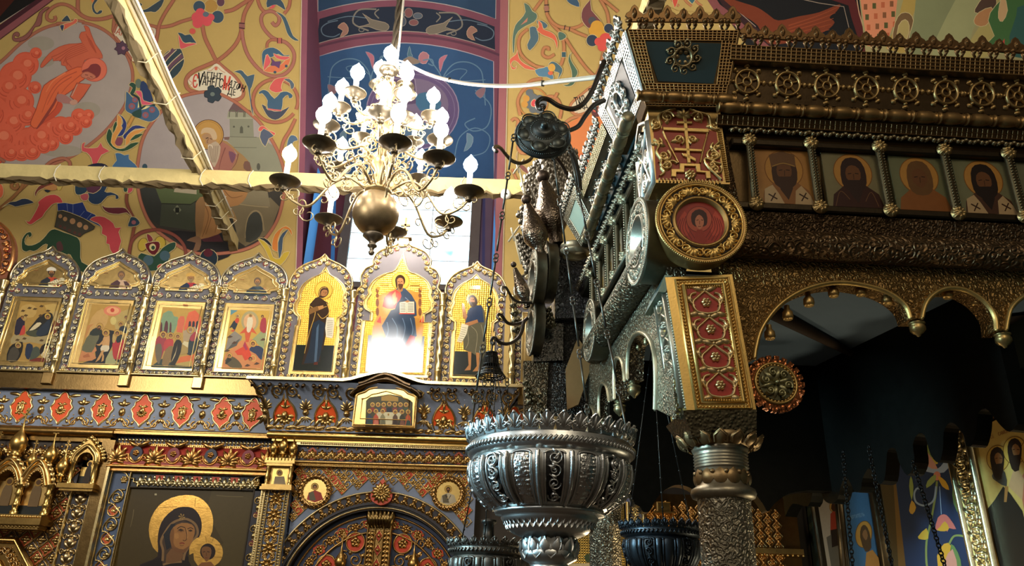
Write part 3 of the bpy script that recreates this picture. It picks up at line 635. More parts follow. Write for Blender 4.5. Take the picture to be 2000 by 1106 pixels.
# --- paintings high above the canopy: dark arch with red wings, then the pale scene
bl([(1275,-40),(1290,5),(1325,20),(1395,24),(1400,-40)],OCH,OCH,0)
for x in(1310,1335,1355):vin2([(x,-20),(x+3,0),(x+16,12)],4)
bl([(1340,-10),(1352,8),(1360,-10)],'#44707c',sm=2); bl([(1312,-10),(1318,16),(1326,-8)],'#d85a48',sm=2)
wl.P([(1370,-60),(1395,24),(1425,40),(1480,120),(1560,700),(2600,700),(2600,-200)],'#1b1b1d')
wl.S([(1365,-40),(1400,14),(1440,45),(1500,95),(1590,480)],16,'#8a5050',sm=0); wl.S([(1388,-40),(1418,10),(1470,55),(1510,90),(1600,480)],12,'#3a2426',sm=0); wl.S([(1396,-40),(1428,10),(1476,52)],1.3,'#b09a8c',sm=0)
wl.P([(1410,-6),(1450,5),(1480,15),(1500,28),(1520,40),(1560,32),(1600,24),(1640,8),(1634,22),(1620,34),(1630,44),(1610,62),(1560,80),(1500,85),(1480,50),(1440,22)],'#7c3a24',3)
for i in range(5):wl.S([(1636-i*4,14+i*11),(1600-i*5,30+i*9),(1540,50+i*6)],(1,2.5),'#94482c')
wl.S([(1546,-6),(1600,6),(1648,13),(1662,70)],1.5,'#9a8878',sm=0)
wl.S([(1566,-30),(1662,2),(1672,30),(1688,80),(1750,480)],20,'#5c2626',sm=0); wl.S([(1672,-10),(1678,26),(1694,80)],2,'#caa080',sm=0)
wl.P([(1674,-40),(1760,700),(2600,700),(2600,-200)],'#a9a070')
wl.P([(1676,-30),(1694,90),(1730,90),(1748,40),(1756,-30)],'#e0906a')
for i in range(4):
	for j in range(5):wl.P(sc(rect(0,0,7,11),1684+i*17+j*3,-12+j*20-i*2,1),['#c46a48','#8a5a3c','#5a5a34'][(i+j)%3])
wl.P([(1730,95),(1752,50),(1770,-20),(1800,-20),(1780,40),(1790,100)],'#b89c54',2)
wl.P([(1770,100),(1785,40),(1800,-30),(1880,-30),(1850,30),(1820,100)],'#8c9068',2); wl.P([(1820,110),(1850,30),(1890,-30),(1940,-30),(1900,60),(1880,110)],'#a8a878',2); wl.P([(1880,110),(1920,40),(1940,-20),(1960,20),(1930,110)],'#b8a868',2)
bl([(1744,85),(1748,45),(1760,26),(1776,26),(1784,40),(1778,62),(1770,85)],'#7c6040',sm=2); bl([(1752,85),(1755,50),(1768,38),(1776,50),(1772,75)],'#b8a468',sm=2)
bl([(1904,18),(1925,-10),(1945,-8),(1942,20),(1910,26)],'#5a4438',sm=2); bl([(1902,40),(1912,24),(1936,14),(1940,30),(1925,50),(1908,50)],'#c08a5c',sm=2)
bl([(1930,40),(1945,10),(1990,-20),(2100,-20),(2100,110),(1930,100),(1942,70)],'#4c7444',sm=2); wl.P([(1975,110),(1985,30),(2000,10),(2100,20),(2100,110)],'#3c645c',2); bl([(1952,10),(1960,-10),(1968,20),(1958,42),(1950,35)],'#d8b080',sm=2)
wl.P([(1950,95),(1962,75),(1962,100)],'#d4504a')
# --- the mauve border of the niche
def strip(p,w,c):wl.S(p,w,c,sm=0)
strip([(599,-200),(594,60),(590,300),(583,560)],12,'#93596a'); strip([(592,-200),(588,60),(584,300),(577,560)],1.6,'#d8c9a8')
strip([(987,-200),(984,60),(979,300),(972,560)],15,'#a06468'); strip([(996,-200),(993,60),(988,300),(981,560)],1.6,'#d8c9a8')
wall = wl.build('wall_back',None,'structure')
# ---------------------------------------------------------------- niche: soffit, reveals, window
YB = 12.1
a_ = PY(780,364,YB); b_ = onwall(780,-330)
SN = Vector((1,0,0)).cross(b_-a_).normalized()
sf = Paint(a_,SN,w=0.); sf.set('fresco_paint','#93596a')
def onsf(px,py):return hitp(px,py,sf.o,sf.n)
sf.P([(590,-330),(594,60),(597,364),(975,372),(985,60),(992,-330)],'#8d5566')
BLU = '#35506e'
def arcp(xa,xb,yl,yr,ytop,n=14):return[(xa+(xb-xa)*i/n,(yl+(yr-yl)*i/n)-((yl+yr)/2-ytop)*(1-(2*i/n-1)**2))for i in range(n+1)]
def band2(c1,c2):return c1+c2[::-1]
sf.P(band2(arcp(621,968,23,37,0),[(612,-330),(975,-330)]),BLU); sf.S([(620,-300)]+arcp(621,968,23,37,0)+[(973,-300)],1.4,'#c0b8b4',sm=0)
sf.P(band2(arcp(624,966,37,52,13),arcp(618,967,86,98,61)),'#2b3446'); sf.S(arcp(618,967,86,98,61),1.4,'#b8a89a',sm=0)
sf.P(band2(arcp(612,978,92,106,66),arcp(608,978,98,111,71)),'#6c4456')
for d in(-1,1):
	def mx(p):return[(796+d*(796-x),y+(7 if d>0 else 0)*(1 if x<796 else 0))for x,y in p]
	G1,G2 = '#8a8478','#6f8494'
	sf.S(mx([(720,60),(690,45),(700,20),(735,18)]),3,G1); sf.S(mx([(660,40),(640,45),(628,55),(632,68),(650,72),(664,66)]),2,G2); sf.S(mx([(640,42),(680,32),(720,36)]),1.6,G2)
	bl2 = mx([(664,48),(672,44),(680,54),(678,66),(664,72),(670,60),(660,54)]); sf.PO(bl2,'#b08474','#d0b090',1,2)
	sf.PO(mx([(708,26),(726,38),(752,44),(760,52),(754,60),(736,58),(720,52),(700,52),(722,46)]),'#837a6c','#b0a28c',1,2); sf.S(ell(*mx([(706,58)])[0],5,4),1.6,G1,sm=0,closed=True)
	sf.S(mx([(740,36),(732,26),(740,18)]),2.4,G1)
for c in[(798,25,8,9,'#8c5c5c'),(816,31,9,6,'#626c78'),(808,44,9,6,'#8c5c5c'),(786,42,7,9,'#586270'),(782,28,9,7,'#626c78')]:sf.PO(ell(*c[:4]),c[4],'#a09890',1)
sf.P(band2(arcp(623,964,110,120,84),[(632,350),(965,352)]),'#3d618c')
sf.S([(632,350)]+arcp(623,964,110,120,84)+[(965,352)],1.6,'#c4bcc8',sm=0)
for d in(-1,1):
	def mx(p):return[(794+d*(794-x),y+(6 if d>0 else 0))for x,y in p]
	VB = '#6f92ac'
	sf.S(mx([(724,165),(720,140),(700,118),(672,116),(650,130),(644,155),(640,200)]),2.2,VB); sf.S(mx([(724,165),(728,140),(745,115),(756,98)]),2.2,VB)
	sf.PO(mx([(714,101),(727,106),(731,115),(728,135),(722,115)]),'#c87c8c','#a8a0b0',1,2)
	sf.S(mx([(726,150),(700,130),(676,132),(690,150),(672,152),(640,150)]),1.6,VB); sf.S(mx([(660,170),(630,200),(636,240),(664,250),(680,236),(660,225)]),2.2,VB)
	sf.S(mx([(672,300),(640,290),(632,260),(660,244),(690,262),(700,300)]),2,VB); sf.PO(mx([(676,254),(664,262),(668,280),(682,290),(676,272)]),'#7c9cae','#a0b4c0',1,2)
	sf.PO(mx([(640,165),(652,168),(660,176),(650,186),(642,178)]),'#a07c84','#7c92a8',1,2)
	sf.PO(mx([(750,102),(762,95),(770,104),(768,116),(756,118)]),'#c0848c','#d8b0b0',1,2)
	sf.S(mx([(762,112),(745,110),(742,122),(752,118)]),2.4,VB)
sf.PO([(800,90),(803,104),(806,110),(796,110),(797,100)],'#5c8090','#90a8b8',1,2); sf.PO([(785,120),(795,112),(802,110),(810,114),(822,121),(806,126)],'#a08c7c','#8090a0',1,2)
sf.PO(ell(806,215,90,78,0,36),'#75628a','#a99ab4',2.2); sf.S(ell(806,215,82,70,0,36),1.4,'#8f80a0',sm=0,closed=True); sf.P(ell(806,205,70,52),'#8a7a94')
sf.P([(770,154),(810,154),(816,202),(776,206)],'#6c5878'); sf.S([(770,154),(810,154),(816,202)],1.6,'#b4a4b8',sm=0); sf.S([(800,165),(802,195)],1.4,'#a898b0',sm=0)
sf.P([(812,190),(830,180),(856,190),(860,212),(820,216)],'#4f7c9c',2); sf.P([(760,250),(800,236),(850,250),(840,280),(770,280)],'#65809c',2)
soff = sf.build('trim_1',None,'structure')
jm = MB(None,'fresco_paint','#93596a')
def quad(a,b,c,d):jm.add([a,b,c,d],[[0,1,2,3]])
xb0 = PY(614,520,YB).x; xb1 = xb0-.1; xc0 = PY(957,520,YB).x; xc1 = xc0+.12
TOP = onsf(780,-330)
for(xa,xt,xb,s)in((xl0,xl1,xb0,1),(xr0,xr1,xc0,-1)):
	lo,hi = [],[]
	n = 8
	for i in range(n):
		pass
	p0 = Vector((xa,YW,5.0)); p1 = Vector((xb,YB,5.0)); p2 = Vector((xb,YB,a_.z)); p3 = Vector((xt,TOP.y,TOP.z)); p4 = Vector((xt+(xa-xt)*.8,wp(0,1.3).y,wp(0,1.3).z)); p5 = Vector((xa,YW,6.0))
	jm.set(col='#8d5566'); jm.add([p0,p1,p2,p3,p4,p5],[[0,1,2,3,4,5]if s>0 else[5,4,3,2,1,0]])
	jm.set(col='#5a9fe0')  # blue window light on the reveals put into their colour
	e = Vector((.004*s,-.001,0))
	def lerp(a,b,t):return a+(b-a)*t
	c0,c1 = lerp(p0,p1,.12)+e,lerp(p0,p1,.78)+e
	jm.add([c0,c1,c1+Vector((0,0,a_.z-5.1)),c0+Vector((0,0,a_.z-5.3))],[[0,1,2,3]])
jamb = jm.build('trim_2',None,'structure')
wn = Paint((0,YB,0),(0,-1,0),w=0.); wn.set('fresco_paint','#6a3440')
wn.P([(560,364),(682,366),(672,640),(540,640)],'#6a3844'); wn.P([(923,368),(1000,368),(1000,640),(923,640)],'#6d5a70'); wn.P([(560,340),(1000,346),(1000,376),(560,368)],'#7c6c7c')
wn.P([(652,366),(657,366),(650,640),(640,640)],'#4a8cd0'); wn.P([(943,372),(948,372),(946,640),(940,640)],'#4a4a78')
wn.P([(600,524),(1000,524),(1000,700),(560,700)],'#7c4450')
wn.build('trim_3',None,'structure')
m,t,b = nt('sky_glass')
tc = nd(t,'ShaderNodeTexCoord'); n1 = nd(t,'ShaderNodeTexNoise',i_Scale=2.2,i_Detail=2.); t.links.new(tc.outputs['Object'],n1.inputs['Vector'])
rp = nd(t,'ShaderNodeValToRGB'); t.links.new(n1.outputs['Fac'],rp.inputs[0])
rp.color_ramp.elements[0].position = .28; rp.color_ramp.elements[0].color = (.10,.62,1,1); rp.color_ramp.elements[1].position = .47; rp.color_ramp.elements[1].color = (.72,.93,1,1)
t.links.new(rp.outputs[0],b.inputs['Emission Color']); b.inputs['Emission Strength'].default_value = 3.2; b.inputs['Base Color'].default_value = (.3,.4,.5,1); b.inputs['Roughness'].default_value = .15
gz0 = PY(800,530,YB).z; gx0 = PY(682,450,YB).x; gx1 = PY(924,450,YB).x; gz1 = a_.z
wf = MB(None,'stone','#6c625c')
for x in(gx0-.04,gx1+.04):wf.box((x-.085,YB-.10,gz0-.3),(x+.085,YB+.02,gz1+.1))
wf.box((gx0-.1,YB-.09,gz0-.36),(gx1+.1,YB+.02,gz0-.26)); wf.box((gx0-.1,YB-.09,gz1-.02),(gx1+.1,YB+.02,gz1+.1))
win = wf.build('window_1',None,'structure')
gl = MB(None,'sky_glass','#fff'); gl.add([(gx0,YB-.03,gz0-.3),(gx1,YB-.03,gz0-.3),(gx1,YB-.03,gz1),(gx0,YB-.03,gz1)],[[0,1,2,3]])
gl.build('window_pane',win)
mu = MB(None,'plastic','#e6ecf0')
for i in range(1,3):x = gx0+(gx1-gx0)*i/3; mu.box((x-.008,YB-.045,gz0-.3),(x+.008,YB-.028,gz1))
for i in range(1,4):z = gz0-.3+(gz1-gz0+.3)*i/4; mu.box((gx0,YB-.045,z-.007),(gx1,YB-.028,z+.007))
mu.build('muntin',win)
# ---------------------------------------------------------------- rest of the shell
fl = MB(None,'stone','#4a4038'); fl.add([(-12,-3,0),(12,-3,0),(12,12,0),(-12,12,0)],[[0,1,2,3]]); fl.build('floor',None,'structure')
# ---------------------------------------------------------------- tie beams with their cables
hb0,hb1 = PY(-60,318,8.4),PY(1044,351,8.4)
zb = (hb0.z+hb1.z)/2-.005; hbh = .21
def rough_beam(mb,A,B,w,h,n,seed,cols):
	"""hewn timber bar between A and B, w across and h high, top edge along A-B"""
	A,B = Vector(A),Vector(B); d = (B-A); L = d.length; d.normalize(); sd = d.cross(Vector((0,0,1))).normalized(); rnd = random.Random(seed)
	prof = [(-.5,0),(-.5,-.5),(-.5,-.93),(-.42,-1),(0,-1.0),(.42,-1),(.5,-.93),(.5,-.5),(.5,0),(0,.02)]
	rows = []
	for i in range(n+1):
		row = []
		for(a,b)in prof:
			j = rnd.uniform(-1,1)*.014*(1.8 if b<=-.9 else .4)
			row.append(A+d*(L*i/n)+sd*(a*w+j*.5)+Vector((0,0,b*h+(j if b<-.9 else j*.12))))
		rows.append(row)
	k = len(prof)
	for i in range(n):
		for e in range(k):
			f = (e+1)%k
			mb.c = hx(cols[1]if 2<=e<=5 else cols[0])
			mb.add([rows[i][e],rows[i][f],rows[i+1][f],rows[i+1][e]],[[3,2,1,0]])
	mb.c = hx(cols[0]); mb.add(rows[0],[list(range(k))]); mb.add(rows[-1],[list(range(k))[::-1]])
hb = thing('tie_beam','long pale ochre tie beam crossing the wall horizontally behind the chandelier','beam',(-3,8.4,zb))
m1 = MB(None,'stone','#d8c48a'); rough_beam(m1,(hb0.x-.6,8.46,zb),(hb1.x,8.46,zb),.13,hbh,90,3,('#c8b67e','#6a5a40'))
m1.build('beam_body',hb)
cb = MB(None,'plastic','#d9d2bc')
for px in(200,112,398,492,905):
	p = PY(px,335,8.4); cb.tube([(p.x+.02,8.39,zb+.01),(p.x-.015,8.385,zb-.06),(p.x-.02,8.385,zb-.15),(p.x+.03,8.39,zb-hbh-.02)],.007,6)
cb.build('cable_tie',hb)
dr = Vector((-.11,1,0)).normalized()
J = PY(384,338,8.4); J = Vector((J.x,8.4,zb+.10))
def alongb(s):return J+dr*s
def dbeam(name,label,J0,s0,s1,w,h,seed):
	b0,b1 = J0+dr*s0,J0+dr*s1
	o = thing(name,label,'beam',b0); mm = MB(None,'stone','#d8c48a'); rough_beam(mm,b0,b1,w,h,60,seed,('#c9b884','#76684e')); mm.build('beam_body',o)
	return o
d1 = dbeam('tie_beam','rough pale beam running diagonally down to the cross beam, left of the chandelier',J,-5.2,2.5,.115,.17,11)
cp = MB(None,'plastic','#e4dabc'); sdv = dr.cross(Vector((0,0,1)))
for k,(o,r,c)in enumerate(((.085,.030,'#e6dcc0'),(.135,.022,'#cfc8b8'),(.165,.014,'#e9e4d4'))):
	cp.set(col=c); cp.tube([alongb(-5.2+i*.5)+sdv*(o+.006*sin(i*1.3+k))+Vector((0,0,-.03-.012*k+.006*sin(i*2.1+k)))for i in range(14)],r,8)
cp.build('conduit',d1)
ct = MB(None,'plastic','#d9cfae')
for s in(-3.6,-2.2,-1.5,-.4,.45,.8,1.15,1.5):
	c = alongb(s); ct.tube([c+sdv*a+Vector((0,0,b))for a,b in((-.075,.0),(-.08,-.1),(-.07,-.18),(.06,-.185),(.12,-.09),(.17,-.02),(.1,.012))],.006,6,closed=True)
ct.build('cable_tie',d1)
J2 = hitp(1268,10,Vector((0,0,J.z)),Vector((0,0,1)))
d2 = dbeam('tie_beam','short length of pale beam seen behind the canopy crest at the top',J2,-2.2,.5,.16,.17,15)
# ================================================================== the icon screen
YI = 8.0
FI = frame((0,YI,0),(1,0,0),(0,0,1),(0,-1,0))
def W(x,z,w=0):return Vector((x,YI-w,z))
GOLD,GOLD2,PALE,DK = '#c2a05a','#b98a3a','#d0ba80','#8a6526'
SLATE,RED,BLUE,ORG = '#59575c','#b04a3c','#7d889e','#e65a26'
def IMB(mat='gilt',col=GOLD):return GMB(FI,mat,col)
def IP(w,mat='icon_paint'):return Paint((0,YI-w,0),(0,-1,0),mat,w=0.)
def iz(px,py,w=0):p = PY(px,py,YI-w); return(p.x,p.z)
def sym(pts,cx,z0,a,h):
	L = [(cx+x*a,z0+y*h)for x,y in pts]
	return L+[(2*cx-x,y)for x,y in L[::-1]if abs(x-cx)>1e-6]
KOK = cr([(-1,0),(-1.02,.16),(-.95,.38),(-.79,.58),(-.56,.72),(-.32,.81),(-.13,.89),(0,1.02)],3)
LUN = cr([(-.72,0),(-.73,.08),(-.95,.13),(-1.02,.30),(-.86,.44),(-.84,.56),(-.62,.70),(-.3,.84),(0,1)],3)
def kok(cx,z0,a,zs,zt):return[(cx+a,z0),(cx-a,z0)][::-1]and[(cx-a,z0)]+sym(KOK,cx,zs,a,zt-zs)+[(cx+a,z0)]
CHIP = ['#7c3436','#2f2b36','#2c2a34','#4a3a2c']
def chain(mb,pts,r,w0,step,k0=0,closed=False,chips=CHIP,gold=PALE):
	"""row of curled flower bosses set on little enamel discs"""
	for k,p in enumerate(resample(pts,step,closed)):
		mb.set('enamel',chips[(k+k0)%len(chips)]); mb.plate(ell(p[0],p[1],r,n=8),w0,w0+.004)
		mb.set('gilt',gold); a = k*1.9
		mb.scroll(p,r*.92,a,1.15,r*.42,r*.5,w0+.003,1 if k%2 else-1,9); mb.rosette(p,r*.55,4,r*.5,w0+.004,a)
		q = (p[0]+cos(a+2)*r*1.15,p[1]+sin(a+2)*r*1.15); mb.boss(q,r*.26,r*.3,w0,5,1)
def twist_col(name,label,x,z0,z1,w=.085,r=.030,blk=True,group='twisted colonnettes of the upper tier'):
	t = thing(name,label,'column',W(x,z0,w),group)
	b = IMB('gilt',PALE); L = z1-z0
	vs = []; fs = []; n = 12; m = 46; za,zb_ = z0+L*.20,z0+L*.86
	for i in range(m+1):
		zz = za+(zb_-za)*i/m; tw = (zz-za)*42
		for k in range(n):
			a = 2*pi*k/n; q = r*(1+.22*cos(3*a-tw)); vs.append((x+q*cos(a),zz,w+q*sin(a)))
	for i in range(m):
		for k in range(n):fs.append([i*n+k,(i+1)*n+k,(i+1)*n+(k+1)%n,i*n+(k+1)%n])
	b.add(vs,fs,True); b.build('twisted_shaft',t)
	c = IMB('gilt',PALE); c.lathe((x,z0,w),[(r*1.5,0),(r*1.5,.02),(r*.95,.03),(r*1.0,L*.17),(r*1.35,L*.18),(r*1.35,L*.19),(r*.9,L*.205)],12,(0,1,0)); c.build('column_base',t)
	c = IMB('gilt',PALE); c.lathe((x,z1-L*.14,w),[(r*.9,0),(r*1.3,.008),(r*1.3,.018),(r*.85,.03),(r*1.0,L*.07),(r*1.5,L*.13),(r*1.6,L*.14),(r*.6,L*.15),(.001,L*.17)],12,(0,1,0),mod=lambda a,h,i:1+.1*cos(6*a)*(i in(3,4,5,6)))
	c.build('capital',t)
	return t
COLX = [-5.64,-4.845,-4.042,-3.267,-2.52,-1.754,-.761,.02]
NAMES = ['on the far left edge','right of the nativity icon','right of the baptism icon','right of the temple icon','right of the transfiguration icon','left of the enthroned figure','right of the enthroned figure','right of the bearded saint with a scroll']
for x,s in zip(COLX,NAMES):twist_col('twisted_colonnette','slender gilded twisted colonnette '+s,x,3.72 if x<-2.6 else 3.735,4.83)
# ---- one framed unit of the tier
def panel(par,out,w,rim=.012,mat='gilt',col=GOLD):
	b = IMB(mat,col); b.plate(out,.03,w); b.set('gilt',PALE); b.ridge(out,rim,.012,w,closed=True); b.build('icon_panel',par); return b
def unit(label,cx,a,zs,zt,pics,kind,z0=3.79,colr=SLATE,group='icons in gilded ogee frames'):
	t = thing('framed_icon',label,'icon',W(cx,z0,0),group)
	out = kok(cx,z0,a,zs,zt)if kind!='centre' else CENTRE
	b = IMB('enamel',colr); b.plate(out,-.02,.045); b.build('frame_board',t)
	e = IMB('gilt','#b3a78a' if kind=='side' and z0<3.795 else PALE); e.ridge(out[1:-1],.020,.022,.045); e.build('arch_moulding',t); e = IMB('gilt',PALE); e.ridge([(cx-a,z0+.02),(cx+a,z0+.02)],.03,.03,.045); e.build('sill',t)
	return t
def inpts(out,d):
	return inset(out if area2(out)>0 else out[::-1],d)
CENTRE = None
def prophet_unit(label,cx,a=.365,zt=5.27,low=True):
	t = unit(label,cx,a,4.86,zt,None,'side')
	def row(*a):
		o = IMB(); chain(o,*a,gold='#bdb292'); o.build('rosette_border',t)
	row(sym([(x*.86,y*.84+.02)for x,y in KOK],cx,4.86,a,zt-4.86),.033,.045,.078)
	for s in(-1,1):row([(cx+s*.312,3.87),(cx+s*.312,4.74)],.030,.045,.075,1 if s>0 else 0)
	row([(cx-.27,3.833),(cx+.27,3.833)],.026,.045,.068); row([(cx-.25,4.725),(cx+.25,4.725)],.030,.045,.10)
	for s in(-1,1):
		for z,r in((4.81,.045),(3.833,.04)):o = IMB('gilt',PALE); o.rosette((cx+s*.312,z),r,6,.02,.045); o.build('corner_rosette',t)
	lun = sym(LUN,cx,4.785,.285,.335)
	panel(t,lun,.05); panel(t,rect(cx-.272,3.865,cx+.272,4.655),.05)
	e = IMB('gilt',PALE); e.ridge(inpts(lun,.035),.012,.010,.05,closed=True); e.ridge(rect(cx-.235,3.915,cx+.235,4.61),.010,.008,.05,closed=True); e.build('panel_moulding',t)
	return t
units = [('gilded icon frame with the nativity scene, second from the left edge',-5.243),('gilded icon frame with a river baptism scene',-4.443),('gilded icon frame with red temple towers',-3.654),('gilded icon frame with a figure in a pale mandorla above red rocks',-2.893)]
U = [prophet_unit(l,x)for l,x in units]
prophet_unit('partly hidden gilded icon frame behind the dark shrine',.40)
t = thing('framed_icon','taller reddish gilt ogee frame cut by the left edge of the photo','icon',W(-6.1,3.79,0))
out = kok(-6.12,3.79,.47,4.95,5.72); b = IMB('enamel','#7a4a34'); b.plate(out,-.02,.06); b.build('frame_board',t)
o = IMB(); chain(o,sym([(x*.86,y*.88)for x,y in KOK],-6.12,4.95,.47,.77),.04,.06,.09,gold='#c98a48'); o.set('gilt','#c98a48'); o.ridge(out[1:-1],.03,.03,.06); o.build('frame_ornament',t)
b = IMB('gilt','#c08040'); b.plate(kok(-6.12,3.9,.36,4.9,5.5),.05,.07); b.build('icon_panel',t)
# ---- paintings of the four festal icons (traced), and the half figures above them
def kx(ox,oy,k):return lambda p:sc(p,ox,oy,k)
def halo(P,x,y,r,col='#c9a64e',edge='#7c4a24'):P.PO(ell(x,y,r,r*1.02),col,edge,max(.5,r*.09))
def head(P,x,y,r,hair='#3c2820',skin='#a8764c',beard=None):
	P.E(x,y-r*.15,r,r*1.08,hair); P.E(x,y+r*.12,r*.68,r*.82,skin)
	if beard:P.P([(x-r*.6,y+r*.25),(x+r*.6,y+r*.25),(x+r*.35,y+r*1.15),(x,y+r*1.45),(x-r*.35,y+r*1.15)],beard,2)
	P.S([(x-r*.4,y),(x-r*.12,y)],r*.16,'#2c1c14',sm=0); P.S([(x+r*.14,y),(x+r*.42,y)],r*.16,'#2c1c14',sm=0); P.S([(x,y),(x-r*.05,y+r*.4)],r*.12,'#7c5030',sm=0)
WI = .0515
P1 = IP(WI); k = kx(0,560,5.533)
P1.set('icon_paint')
P1.P(k([(225,160),(690,190),(535,820),(65,810)]),'#b08c48')
P1.P(k([(240,210),(330,190),(400,240),(360,330),(240,330),(210,280)]),'#c2a05c',2); P1.P(k([(480,200),(690,200),(650,330),(560,300)]),'#c8a860',2)
P1.P(k([(150,520),(300,540),(560,520),(600,560),(560,640),(330,600),(120,620)]),'#a8966a',2)
P1.P(k([(360,400),(440,310),(540,280),(575,330),(560,480),(500,530),(380,540),(290,500)]),'#2b2a26',2); P1.P(k([(290,480),(420,470),(480,520),(380,545),(290,520)]),'#4c4e3c',2)
P1.P(k([(320,470),(400,390),(450,400),(380,460),(330,475)]),'#d8c8a0',2); P1.P(k([(400,480),(500,380),(540,360),(530,480),(470,530),(400,530)]),'#2e3846',2); halo(P1,*k([(515,320)])[0],6); head(P1,*k([(515,330)])[0],3.6,'#2a1c1a')
P1.P(k([(155,510),(180,360),(240,330),(270,380),(250,470),(200,520)]),'#2f2a3c',2); P1.P(k([(210,520),(250,420),(272,440),(268,510),(230,525)]),'#c44a40',2); halo(P1,*k([(265,345)])[0],4.6,'#b89a5c'); head(P1,*k([(240,335)])[0],3)
P1.P(k([(560,500),(590,360),(650,340),(640,420),(600,500)]),'#7c3a28',2); P1.P(k([(570,290),(620,260),(640,360),(590,370)]),'#c8b078',2)
for x,y in[(320,230),(380,240),(450,210),(520,260),(250,260),(280,310),(440,310),(190,575),(265,560),(450,580),(540,575)]:
	P1.P(k([(x-28,y+8),(x-6,y-12),(x+26,y-2),(x+6,y+14)]),'#5a4428')
P1.P(k([(70,800),(100,660),(170,610),(245,600),(240,700),(180,810)]),'#26231f',2); P1.P(k([(80,800),(110,680),(170,650),(210,720),(160,810)]),'#4c463c',2); halo(P1,*k([(197,632)])[0],6,'#b89e5c'); head(P1,*k([(195,640)])[0],3.4)
P1.P(k([(270,740),(290,620),(350,630),(350,700),(310,790)]),'#28344c',2); P1.P(k([(320,790),(360,660),(420,660),(430,740),(340,800)]),'#4c5448',2)
P1.P(k([(430,720),(450,640),(520,610),(560,640),(540,760),(500,800)]),'#2a201c',2); P1.P(k([(440,740),(480,690),(485,640),(515,640),(540,700),(520,780),(490,780)]),'#dccba4',2); head(P1,*k([(500,655)])[0],3.2,'#dccba4'); P1.P(k([(300,815),(400,770),(500,780),(530,810)]),'#783024',2)
P1.build('nativity_painting',U[0])
P2 = IP(WI); k = kx(140,560,5.533)
P2.P(k([(220,190),(695,210),(520,850),(65,835)]),'#b8924a')
P2.P(k([(220,330),(330,240),(400,330),(330,470),(180,560),(160,520)]),'#c8a060',2); P2.P(k([(470,320),(620,240),(670,260),(620,480),(480,470)]),'#b8a060',2)
P2.E(*k([(440,262)])[0],17,10,'#d88060'); P2.E(*k([(445,260)])[0],12,7,'#e8a878'); P2.E(*k([(440,255)])[0],4,4,'#c04838'); P2.E(*k([(450,370)])[0],6,8,'#d0bc74')
P2.P(k([(300,500),(410,470),(460,480),(440,640),(390,740),(560,810),(520,850),(65,840),(260,780),(250,660)]),'#20242a',1)
P2.P(k([(70,810),(110,690),(200,700),(260,650),(270,690),(240,720),(265,770),(220,800)]),'#cc8858'); P2.P(k([(120,750),(180,720),(200,760),(130,770)]),'#b06a44')
P2.P(k([(110,690),(140,600),(190,520),(300,530),(260,620),(215,710)]),'#6c6a50',2); P2.P(k([(190,520),(230,460),(300,440),(330,490),(280,530)]),'#2c3430',2); P2.P(k([(170,420),(245,400),(200,440),(160,540),(140,560)]),'#c08850'); halo(P2,*k([(305,430)])[0],6.4,'#c09a50'); head(P2,*k([(298,445)])[0],3.8,'#3c2a20',beard='#3c2a20')
P2.P(k([(330,650),(340,560),(370,520),(410,530),(405,640),(370,660)]),'#d0a068',2); P2.P(k([(345,570),(300,620),(265,625),(300,640),(350,600)]),'#c89860',2); P2.P(k([(325,640),(405,640),(390,700),(315,695)]),'#ddd0b0',2); P2.P(k([(325,690),(355,690),(300,790),(255,820),(300,740)]),'#c89860',1); P2.P(k([(330,690),(350,750),(345,800),(320,815),(330,760)]),'#c89860',1); halo(P2,*k([(370,498)])[0],7.4,'#c09a50'); head(P2,*k([(368,505)])[0],3.8,'#4c3020')
P2.P(k([(360,835),(400,720),(450,690),(470,800),(540,830),(480,842)]),'#a8a878',2)
P2.P(k([(440,680),(450,590),(540,570),(580,590),(560,700),(520,780),(455,780)]),'#b8383c',2); P2.P(k([(480,580),(500,530),(545,520),(560,570),(500,610)]),'#2a3034',2); P2.P(k([(440,600),(445,520),(475,500),(470,600)]),'#c0a060',2); P2.P(k([(560,500),(590,520),(580,600),(560,570)]),'#c0a060',2); halo(P2,*k([(492,500)])[0],6.4,'#c09a50'); head(P2,*k([(492,508)])[0],3.6)
P2.P(k([(510,470),(530,430),(590,430),(595,510),(540,480)]),'#28303c',2); halo(P2,*k([(530,402)])[0],5,'#c09a50'); head(P2,*k([(530,408)])[0],3); P2.P(k([(590,380),(640,350),(620,430)]),'#7c6848',1); head(P2,*k([(588,335)])[0],3)
P2.P(k([(455,165),(500,168),(500,185),(412,180),(412,162)]),'#8c7a4c')
P2.build('baptism_painting',U[1])
P3 = IP(WI); k = kx(280,560,5.533)
P3.P(k([(210,220),(655,245),(530,885),(80,860)]),'#c09a4c')
P3.P(k([(180,500),(190,370),(215,290),(270,260),(310,270),(330,320),(375,330),(370,400),(330,500)]),'#7f9a78',0)
for a,b in[((195,395),28),((250,380),48),((295,395),26)]:P3.P(k([(a[0]-b*.6,500),(a[0]-b*.35,a[1]+20),(a[0],a[1]-12),(a[0]+b*.35,a[1]+20),(a[0]+b*.2,500)]),'#5a3038',2)
P3.P(k([(360,490),(370,370),(400,320),(440,320),(450,370),(420,500)]),'#d46c50',0); P3.P(k([(440,440),(470,330),(490,280),(560,255),(620,320),(625,400),(590,520),(540,520),(440,500)]),'#dc6a48',0)
for x in(500,540,580):P3.P(k([(x-14,470),(x-10,390),(x+4,372),(x+16,390),(x+10,470)]),'#33313a',2)
P3.P(k([(430,480),(560,430),(600,520),(560,560),(430,600)]),'#b09a78',0); P3.P(k([(350,840),(400,760),(560,730),(540,860),(360,856)]),'#d8703c',0); P3.P(k([(360,830),(530,800),(525,862),(350,856)]),'#b8a058',0)
